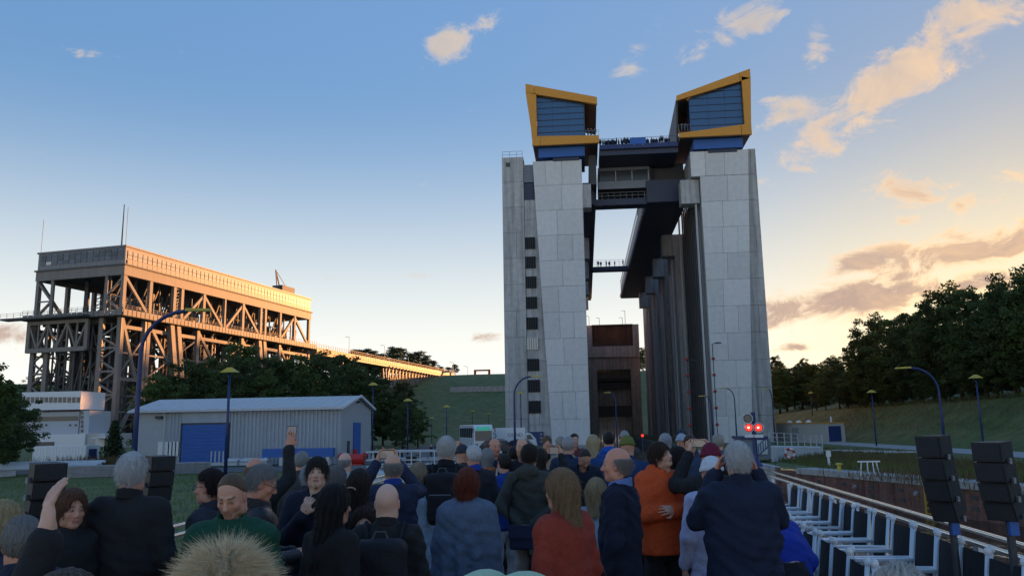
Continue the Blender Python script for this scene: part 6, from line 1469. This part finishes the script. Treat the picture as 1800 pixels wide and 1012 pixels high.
# --- left
person(233, 832, 5.4, R_(-8), 'person with wavy white hair in a long black coat beside the loudspeaker', 'short', (.62, .62, .62), BLKC, skin='ruddy', length=.60, build=1.12, hsize=1.08)
person(126, 895, 5.3, R_(118), 'person with long reddish brown hair and black jacket turning her head', 'long', (.13, .055, .028), BLKC, eyes=True, skin='fair', head=(R_(8), R_(-4), 0), face=True)
person(6, 925, 4.4, R_(20), 'person with short blond hair at the end of the port rail', 'bob', (.50, .38, .20), NAVY, length=.7)
person(38, 955, 4.1, R_(-35), 'person with grey cropped hair and glasses in dark blue jacket', 'short', (.20, .19, .18), (.015, .025, .05), glasses=True, skin='ruddy')
person(116, 1098, 2.35, R_(5), 'person in black raising a bare right hand high', 'short', (.10, .07, .05), BLKC, pose='down', pose_l='high', skin='pale', res=.006)
person(397, 1088, 2.2, R_(10), 'person seen from behind with thick fluffy blond hair', 'fluffy', (.58, .42, .24), (.10, .09, .08), hsize=1.12)
person(407, 872, 4.3, R_(172), 'person with cropped hair in dark green fleece looking down', 'buzz', (.13, .085, .055), (.008, .060, .034), skin='fair', head=(R_(6), R_(-24), 0), age=2, face=True, eyes=False, jackn=1.6)
person(367, 856, 5.6, R_(-88), 'person with dark hair and black glasses in profile', 'short', (.025, .012, .012), (.03, .035, .05), glasses=True, skin='fair', face=True)
person(462, 850, 5.3, R_(62), 'person with grey hair and glasses in black leather jacket reading a phone', 'short', (.26, .26, .26), (.016, .017, .022), pose='front', glasses=True, skin='ruddy', head=(R_(10), R_(-20), 0), rough=.4, build=1.1)
held('person with grey hair and glasses in black leather jacket reading a phone', 'phone', (.08, .012, .16), PHB, 'phone held low in both hands by the leather jacket wearer', 'phone', None, .05, .08, (R_(-50), 0, 0))
person(449, 828, 6.9, R_(5), 'person with thin sandy hair lifting a phone above the crowd', 'fringe', (.34, .22, .15), BLKC, pose='high', pose_l='down', skin='ruddy')
held('person with thin sandy hair lifting a phone above the crowd', 'phone', (.085, .012, .165), PHB, 'phone in a brown case held up above the crowd', 'phone', 1, .12, .05, (R_(-8), 0, .2))
person(557, 832, 5.9, R_(166), 'person with dark fringe in navy hooded jacket biting a wooden stick', 'boy', (.022, .016, .014), (.010, .013, .028), pose='mouth', pose_l='down', hood=True, face=True, eyes=True, skin='pale', head=(0, R_(8), 0))
ob, s_, ar, hp_, J_ = PEOPLE['person with dark fringe in navy hooded jacket biting a wooden stick']; M_ = wmat(ob); w_ = Vector(hp_) + Vector((.004, .095, -.066)); e_ = Vector(ar[1][1]) + Vector((-.02, .03, .03))
m = MB(); m.tube([M_ @ e_, M_ @ w_], .006, 6); tag(m.build('wooden_stick', mat('wood_stick', (.45, .30, .16), .7)), 'thin wooden stick held between fingers and lips', 'stick')
person(590, 888, 4.6, R_(38), 'person with long straight black hair in black jacket', 'long', (.008, .008, .009), (.011, .011, .012), face=True)
person(633, 852, 6.1, R_(12), 'person with long dark brown hair and a hair clip', 'long', (.025, .016, .013), (.02, .02, .022))
ob, s_, ar, hp_, J_ = PEOPLE['person with long dark brown hair and a hair clip']; p = wmat(ob) @ Vector((hp_[0] - .01, hp_[1] - .142, hp_[2] - .03)); m = MB(); m.tube([p + Vector((.04*cos(a*.5), 0, .022*sin(a*.5))) for a in range(9)], .006, 6); tag(m.build('hair_clip', mat('clip', (.5, .3, .25), .3)), 'small curved clip in long dark brown hair', 'hair clip')
person(681, 884, 4.9, R_(-3), 'bald person in black jacket carrying a black backpack', 'bald', (.2, .15, .1), BLKC, skin='pale', build=1.12, hsize=1.05)
backpack('bald person in black jacket carrying a black backpack', 'large black backpack worn by the bald person', (.012, .013, .018), .33, .5, .2, 1.14, ycen=-.24)
person(640, 926, 5.6, R_(165), 'short person with curly brown hair and glasses peering between shoulders', 'fluffy', (.05, .025, .018), BLKC, glasses=True, face=True, skin='pale')
person(592, 842, 7.1, R_(3), 'person with straight ash grey bob behind the stick biter', 'bob', (.22, .20, .19), NAVY)
person(546, 838, 7.6, R_(10), 'person with silvery blue hair beside the stick biter', 'short', (.42, .45, .48), NAVY)
person(531, 812, 9.0, R_(0), 'person with grey hair before the red pipe', 'short', (.24, .25, .26), CHAR)
person(607, 814, 8.6, R_(4), 'balding person with grey sides and white collar', 'fringe', (.25, .25, .25), (.45, .46, .48), skin='pale')
person(690, 822, 6.6, R_(-22), 'bald person in navy sleeves photographing with both hands', 'fringe', (.30, .27, .24), NAVY, pose='raise', skin='fair', collar=(.02, .05, .28))
held('bald person in navy sleeves photographing with both hands', 'phone', (.155, .012, .075), PHB, 'phone held sideways in front of a bald head', 'phone', None, .08, .03)
person(736, 836, 7.3, R_(14), 'person with dark blond bob in pale blue shawl', 'bob', (.34, .27, .18), (.26, .35, .47), length=.45, cape=True, collar=(.15, .2, .3))
person(785, 790, 7.4, R_(0), 'tall person with white hair in black jacket with black backpack', 'short', (.60, .60, .58), (.010, .012, .018), build=1.12, hsize=1.04)
backpack('tall person with white hair in black jacket with black backpack', 'black backpack on the tall white haired person', (.011, .012, .017), .32, .5, .18, 1.2, ycen=-.22)
person(832, 802, 8.3, R_(-28), 'person with white hair and bright blue collar in dark jacket', 'short', (.60, .60, .62), (.022, .023, .03), collar=(.02, .06, .35), skin='ruddy')
person(822, 852, 5.9, R_(6), 'person with auburn bob in grey blue cape', 'bob', (.15, .030, .014), (.10, .135, .20), length=.38, cape=True, hsize=1.06)
person(856, 806, 9.2, R_(-10), 'person with grey bob and orange scarf carrying a silver backpack', 'bob', (.25, .25, .26), (.03, .03, .035), scarf=(.45, .15, .05))
backpack('person with grey bob and orange scarf carrying a silver backpack', 'small silver backpack with brown leather trim', (.45, .44, .42), .24, .30, .14, 1.22, ycen=-.22)
person(870, 786, 11.2, R_(150), 'balding person in dark blue jacket facing the camera before the cars', 'fringe', (.10, .07, .05), (.010, .018, .04), face=True, skin='ruddy')
person(812, 800, 10.4, R_(-20), 'person with dark cap photographing between two white heads', 'beanie', (.03, .035, .05), CHAR, pose='raise')
held('person with dark cap photographing between two white heads', 'phone', (.075, .012, .155), PHB, 'lit phone held upright between two white heads', 'phone', None, .08, .03)
person(885, 816, 9.0, R_(-40), 'child in blue top and white trousers', 'short', (.02, .014, .012), (.012, .05, .25), (.5, .52, .56), hsize=.98)
person(918, 787, 10.2, R_(175), 'person with receding dark hair facing the camera by the lamp post', 'fringe', (.03, .025, .02), (.02, .02, .025), face=True)
person(905, 800, 11.5, R_(20), 'person with black hair between the blue child and the olive parka', 'short', (.015, .013, .012), (.10, .13, .03))
person(931, 802, 7.7, R_(8), 'person in olive grey hooded parka with hands behind the back', 'short', (.035, .025, .022), (.052, .056, .048), (.36, .34, .31), pose='back', hood=True, length=.72)
ob, s_, ar, hp_, J_ = PEOPLE['person in olive grey hooded parka with hands behind the back']; p = wmat(ob) @ Vector(J_(-.02, -.21, .86)); bg = thing('shoulder_bag', 'navy shoulder bag hanging behind the olive parka', 'bag', tuple(p), ob.rotation_euler.z)
m = MB(); m.box(-.15, .15, -.05, .05, -.12, .12); m.build('pouch', cloth((.02, .026, .06), .6), bg, world=False, bevel=.02); m = MB(); m.box(-.152, .152, -.062, -.05, -.01, .122); m.build('flap', cloth((.025, .03, .07), .6), bg, world=False, bevel=.01)
m = MB(); m.tube([(-.14, .0, .10), (-.17, .03, .3), (-.12, .05, .52), (.05, .20, .66)], .014, 6); m.build('strap', cloth((.015, .015, .02)), bg, world=False, smooth=True)
person(951, 806, 8.9, R_(30), 'person with dark hair lifting a camera beside the olive parka', 'mid', (.02, .015, .012), BLKC, pose='raise')
held('person with dark hair lifting a camera beside the olive parka', 'camera', (.14, .07, .09), PHB, 'black camera lifted next to the olive parka', 'camera', None, .06, .03)
person(985, 862, 4.6, R_(-52), 'person with dark blond hair and glasses in rust red coat', 'mid', (.26, .16, .085), (.27, .040, .024), length=.62, glasses=True, hsize=1.05, face=True, jackn=1.4)
ob, s_, ar, hp_, J_ = PEOPLE['person with dark blond hair and glasses in rust red coat']; p = wmat(ob) @ Vector(J_(.27, -.10, .94)); bg = thing('handbag', 'slouchy taupe leather handbag on the shoulder of the rust red coat', 'bag', tuple(p), ob.rotation_euler.z)
P, lo = field((-.2, -.12, -.22), (.2, .12, .2), .012); F = smax(ell(P, (0, 0, -.04), (.17, .085, .16)) + .006*np.sin(P[..., 0]*50), P[..., 2] - .07, .03); V_, Q_ = snet(F, lo, .012); o_ = bpy.data.objects.new('pouch', np_mesh('pouch', V_, Q_, cloth((.075, .062, .05), .45))); COL.objects.link(o_); o_.parent = bg
m = MB(); m.tube([(-.10, .02, .04), (-.12, .06, .25), (-.10, .10, .48), (-.03, .10, .50)], .012, 6); m.tube([(.10, .02, .04), (.02, .06, .25), (-.08, .10, .47)], .012, 6); m.build('straps', cloth((.05, .04, .035), .5), bg, world=False, smooth=True)
person(1083, 817, 5.5, R_(-72), 'bald smiling person in navy sweater turned to the side', 'fringe', (.30, .26, .23), (.008, .012, .030), (.30, .38, .50), skin='ruddy', build=1.15, collar=(.12, .2, .45), face=True, hsize=1.06, head=(R_(-8), 0, 0), eyes=True)
person(1049, 866, 6.4, R_(10), 'child with wavy blond hair in pale blue top', 'mid', (.36, .27, .15), (.25, .36, .48), hsize=1.0)
person(1028, 806, 9.3, R_(165), 'person in dark quilted jacket bending over the signing table', 'buzz', (.04, .03, .025), (.016, .026, .05), pose='table', bend=R_(38), head=(0, R_(-45), 0), length=.72)
person(1000, 784, 11.0, R_(20), 'person with grey hair and quilted navy vest behind the table', 'short', (.36, .36, .37), (.02, .032, .07))
person(985, 782, 12.5, R_(-30), 'person in beige jacket near the bow', 'short', (.30, .28, .25), (.30, .24, .16))
person(962, 778, 14.5, R_(170), 'fair haired child in blue near the bow rail', 'boy', (.12, .08, .05), (.03, .08, .2), face=True)
person(1010, 774, 15.5, R_(160), 'person with dark hair facing back from the bow', 'short', (.02, .015, .012), (.12, .03, .03), face=True)
person(1043, 780, 11.6, R_(15), 'person with straight blond hair in blue jacket', 'mid', (.42, .33, .20), (.02, .06, .20))
person(1070, 774, 12.0, R_(0), 'person with dark hair and bright blue hood', 'short', (.015, .012, .012), (.012, .10, .42), hood=True)
person(1103, 786, 8.6, R_(4), 'person in moss green beanie and blue jacket', 'beanie', (.13, .15, .035), (.015, .040, .12), collar=(.03, .05, .1))
person(1098, 770, 15.0, R_(0), 'person in grey cap near the lift entrance', 'beanie', (.25, .25, .26), CHAR)
person(1152, 806, 7.6, R_(-5), 'person in black coat and jeans hidden behind the orange jacket', 'short', (.03, .02, .018), BLKC, (.02, .04, .11), length=.62)
person(1163, 800, 6.8, R_(150), 'person in bright orange jacket with crossed arms and tilted head', 'boy', (.045, .028, .02), (.62, .085, .02), (.014, .014, .016), pose='cross', hood=True, head=(R_(-14), R_(10), R_(14)), face=True, skin='pale', jackn=2.0, hsize=.98)
person(1194, 806, 7.9, R_(72), 'person with dark short hair and patterned scarf looking right', 'bob', (.022, .014, .013), BLKC, face=True, scarf=(.12, .11, .11))
person(1170, 778, 13.0, R_(10), 'person in grey hooded coat near the bow', 'hood', (.26, .26, .28), (.26, .26, .28))
person(1199, 778, 12.6, R_(25), 'person in light blue beanie near the bow', 'beanie', (.30, .36, .44), (.05, .055, .07))
person(1199, 766, 15.5, R_(0), 'person with dark cap standing at the bow', 'beanie', (.03, .04, .06), (.03, .04, .06))
person(1214, 780, 11.6, R_(165), 'person with brown hair facing back behind the raised phone', 'short', (.06, .04, .03), (.03, .05, .10), face=True)
person(1262, 778, 12.0, R_(0), 'person with sandy grey hair beside the hoist ropes', 'short', (.36, .33, .29), (.05, .09, .16))
person(1249, 806, 6.6, R_(-8), 'person in burgundy knit hat and black sleeves raising a phone', 'beanie', (.13, .012, .035), BLKC, pose='raise', skin='pale')
held('person in burgundy knit hat and black sleeves raising a phone', 'phone', (.155, .012, .075), PHB, 'phone raised sideways above the burgundy hat', 'phone', None, .10, .03)
person(1250, 832, 6.1, R_(-12), 'person in white knit hat and pale lavender coat', 'beanie', (.58, .60, .64), (.42, .43, .60), (.05, .08, .16), length=.55)
person(1297, 810, 5.4, R_(-4), 'person with white hair in navy jacket holding hands to the face', 'short', (.62, .62, .62), (.013, .020, .045), (.02, .03, .06), pose='ears', build=1.22, skin='ruddy', length=.62, hsize=1.06, jackn=1.6)
person(1340, 911, 6.6, R_(-4), 'person in bright blue jacket bending down beside the inner chair file', 'short', (.05, .04, .03), (.010, .035, .30), (.02, .02, .03), bend=R_(62), jackn=2.2, length=.66, pose='table')
person(1582, 1058, 3.7, R_(-10), 'person with white hair sitting low by the chair files', 'fluffy', (.60, .58, .54), (.25, .25, .26), sit=True, length=.78)
# --- on the yard, on the observation bridge and on the far bridge
for k, (px, py, d, az, c) in enumerate(((644, 795, 78, 150, BLKC), (661, 788, 78, 30, BLKC), (673, 786, 76, 170, NAVY), (691, 790, 72, 10, BLKC), (704, 791, 70, 150, BLKC), (758, 783, 86, 20, BLKC), (767, 781, 88, 160, NAVY), (805, 782, 80, 10, BLKC))):
    person(px, py, d, R_(az), ('person in black with a yellow bag strap by the hall gable', 'person in black jacket with arm bag by the hall gable', 'person in dark suit beside the hall gable', 'person in long black coat on the yard path', 'person in black by the gangway railing post', 'person in black waiting left of the coach', 'person in navy standing next to a companion by the coach', 'person in black before the coach door')[k], 'short', ((.45, .36, .2), (.05, .04, .03), (.05, .04, .03), (.4, .33, .22), (.3, .2, .12), (.4, .4, .4), (.05, .04, .03), (.03, .03, .03))[k], c, BLKC, ground=0.0, group='onlookers on the yard', length=.6 if k in (3,) else .8, res=.02)
def tiny(P, az, lab, grp, c): 
    p = px_of(P + Vector((0, 0, 1.63))); dd = sqrt(P.x**2 + P.y**2)
    return person(p[0], p[1], dd, az, lab, 'short', (.03, .025, .02), c, BLKC, ground=P.z, group=grp, res=.05)
pr = random.Random(5)
xs_ = [4.1, 4.6, 5.2, 5.8, 6.4, 7.1, 7.8, 8.4, 9.0, 12.6, 13.3, 14.5, 15.2, 16.0, 4.9, 5.5, 6.1, 6.7, 7.5, 8.0, 8.7, 9.4, 10.0, 10.7, 11.4, 12.3, 13.1, 13.6, 14.2, 14.8, 15.6, 16.4]
t0 = tiny(Vector((xs_[0], FY + .3, 51.76)), pi, 'distant visitor at the parapet of the observation bridge', 'visitors on the observation bridge', (.02, .03, .06))
def clone(o, loc, rz, sc):
    r = copy_tree(o, loc, rz); r.scale = (sc,)*3; return r
for x in xs_[1:]: clone(t0, (x + pr.uniform(-.1, .1), FY + pr.uniform(.2, 1.2), 51.76), pr.uniform(0, 6.28), pr.uniform(.9, 1.06))
for x, z0 in ((2.0, 53.27), (2.5, 53.27), (3.2, 53.27), (18.4, 53.3), (19.0, 53.3)): r = clone(t0, (x, FY - 1.3, z0 - .02), pr.uniform(0, 6.28), .98); r['label'] = 'distant visitor on a pavilion balcony'; r['group'] = 'visitors on the pavilion balconies'
t1 = clone(t0, (4.5, 207.6, 43.9), .3, 1.0); t1['label'] = 'tiny visitor on the far cross bridge'; t1['group'] = 'visitors on the far bridge'
for x in (5.2, 6.6, 7.4, 8.8, 10.9): clone(t1, (x, 207.5 + pr.uniform(0, 1), 43.9), pr.uniform(0, 6.28), pr.uniform(.92, 1.05))
# loose strands over the hair of the nearer passengers
def strands(ob, hp, seed, n_, ln0, ln1, up):
    hob = [c for c in ob.children if c.name.startswith('hair')]
    if not hob: return
    me = hob[0].data; n = len(me.vertices); co = np.zeros(n*3, np.float32); me.vertices.foreach_get('co', co); co = co.reshape(-1, 3); rng = np.random.default_rng(seed)
    base = co[rng.integers(0, n, n_)].astype(float); cen = np.array(hp) + np.array((0, -.01, .0)); nr = base - cen; nr[:, 2] *= .5; nr /= np.linalg.norm(nr, axis=1)[:, None]
    dr = np.array((0, -.15, -1.0)) + nr*up + rng.normal(size=nr.shape)*.30; dr -= nr*np.minimum(np.sum(dr*nr, 1), 0)[:, None]*.85; dr /= np.linalg.norm(dr, axis=1)[:, None]
    sd = np.cross(dr, nr + rng.normal(size=dr.shape)*.3); sd /= np.linalg.norm(sd, axis=1)[:, None]; sd *= .0011; base = base + nr*.0012; tip = base + dr*(ln0 + (ln1 - ln0)*rng.random(n_))[:, None]
    v = np.stack([base - sd, base + sd, tip + sd*.3, tip - sd*.3], 1).reshape(-1, 3)
    o = bpy.data.objects.new('loose_hair', quad_mesh('loose_hair', v, me.materials[0])); COL.objects.link(o); o.parent = ob; stuff(o)
for i_, (lb, (ob, s_, ar, hp_, J_)) in enumerate(list(PEOPLE.items())):
    dd_ = (ob.location.xy - Vector((0, 0))).length
    if 2.6 < dd_ < 9.2 and 'cropped' not in lb: strands(ob, hp_, i_, 3200, .015, .045, .35)
ob, s_, ar, hp_, J_ = PEOPLE['person with cropped hair in dark green fleece looking down']
# fluffy near hair: loose strands over the shell
ob, s_, ar, hp_, J_ = PEOPLE['person seen from behind with thick fluffy blond hair']
hob = [c for c in ob.children if c.name.startswith('hair')][0]; me = hob.data; n = len(me.vertices); co = np.zeros(n*3, np.float32); me.vertices.foreach_get('co', co); co = co.reshape(-1, 3)
rng = np.random.default_rng(9); pick = rng.integers(0, n, 17000); base = co[pick]; cen = np.array(hp_) + np.array((0, -.01, .02)); nr = base - cen; nr /= np.linalg.norm(nr, axis=1)[:, None]
crown = nr - np.array((.25, -.35, .9)); tg = crown - nr*np.sum(crown*nr, 1)[:, None]; tg /= np.maximum(np.linalg.norm(tg, axis=1), .1)[:, None]      # combed away from the whorl
dr = nr*.45 + tg*.75 + rng.normal(size=nr.shape)*.28; dr /= np.linalg.norm(dr, axis=1)[:, None]; ln = .025 + .04*rng.random(len(base)); sd = np.cross(dr, rng.normal(size=dr.shape)); sd /= np.linalg.norm(sd, axis=1)[:, None]; sd *= .0006
base = base - nr*.006; tip = base + dr*ln[:, None]; v = np.stack([base - sd, base + sd, tip + sd*.2, tip - sd*.2], 1).reshape(-1, 3)
st = bpy.data.objects.new('hair_strands', quad_mesh('hair_strands', v, mat('blond_strand', (.62, .47, .28), .6, var=.3, scale=60))); COL.objects.link(st); st.parent = ob; stuff(st)
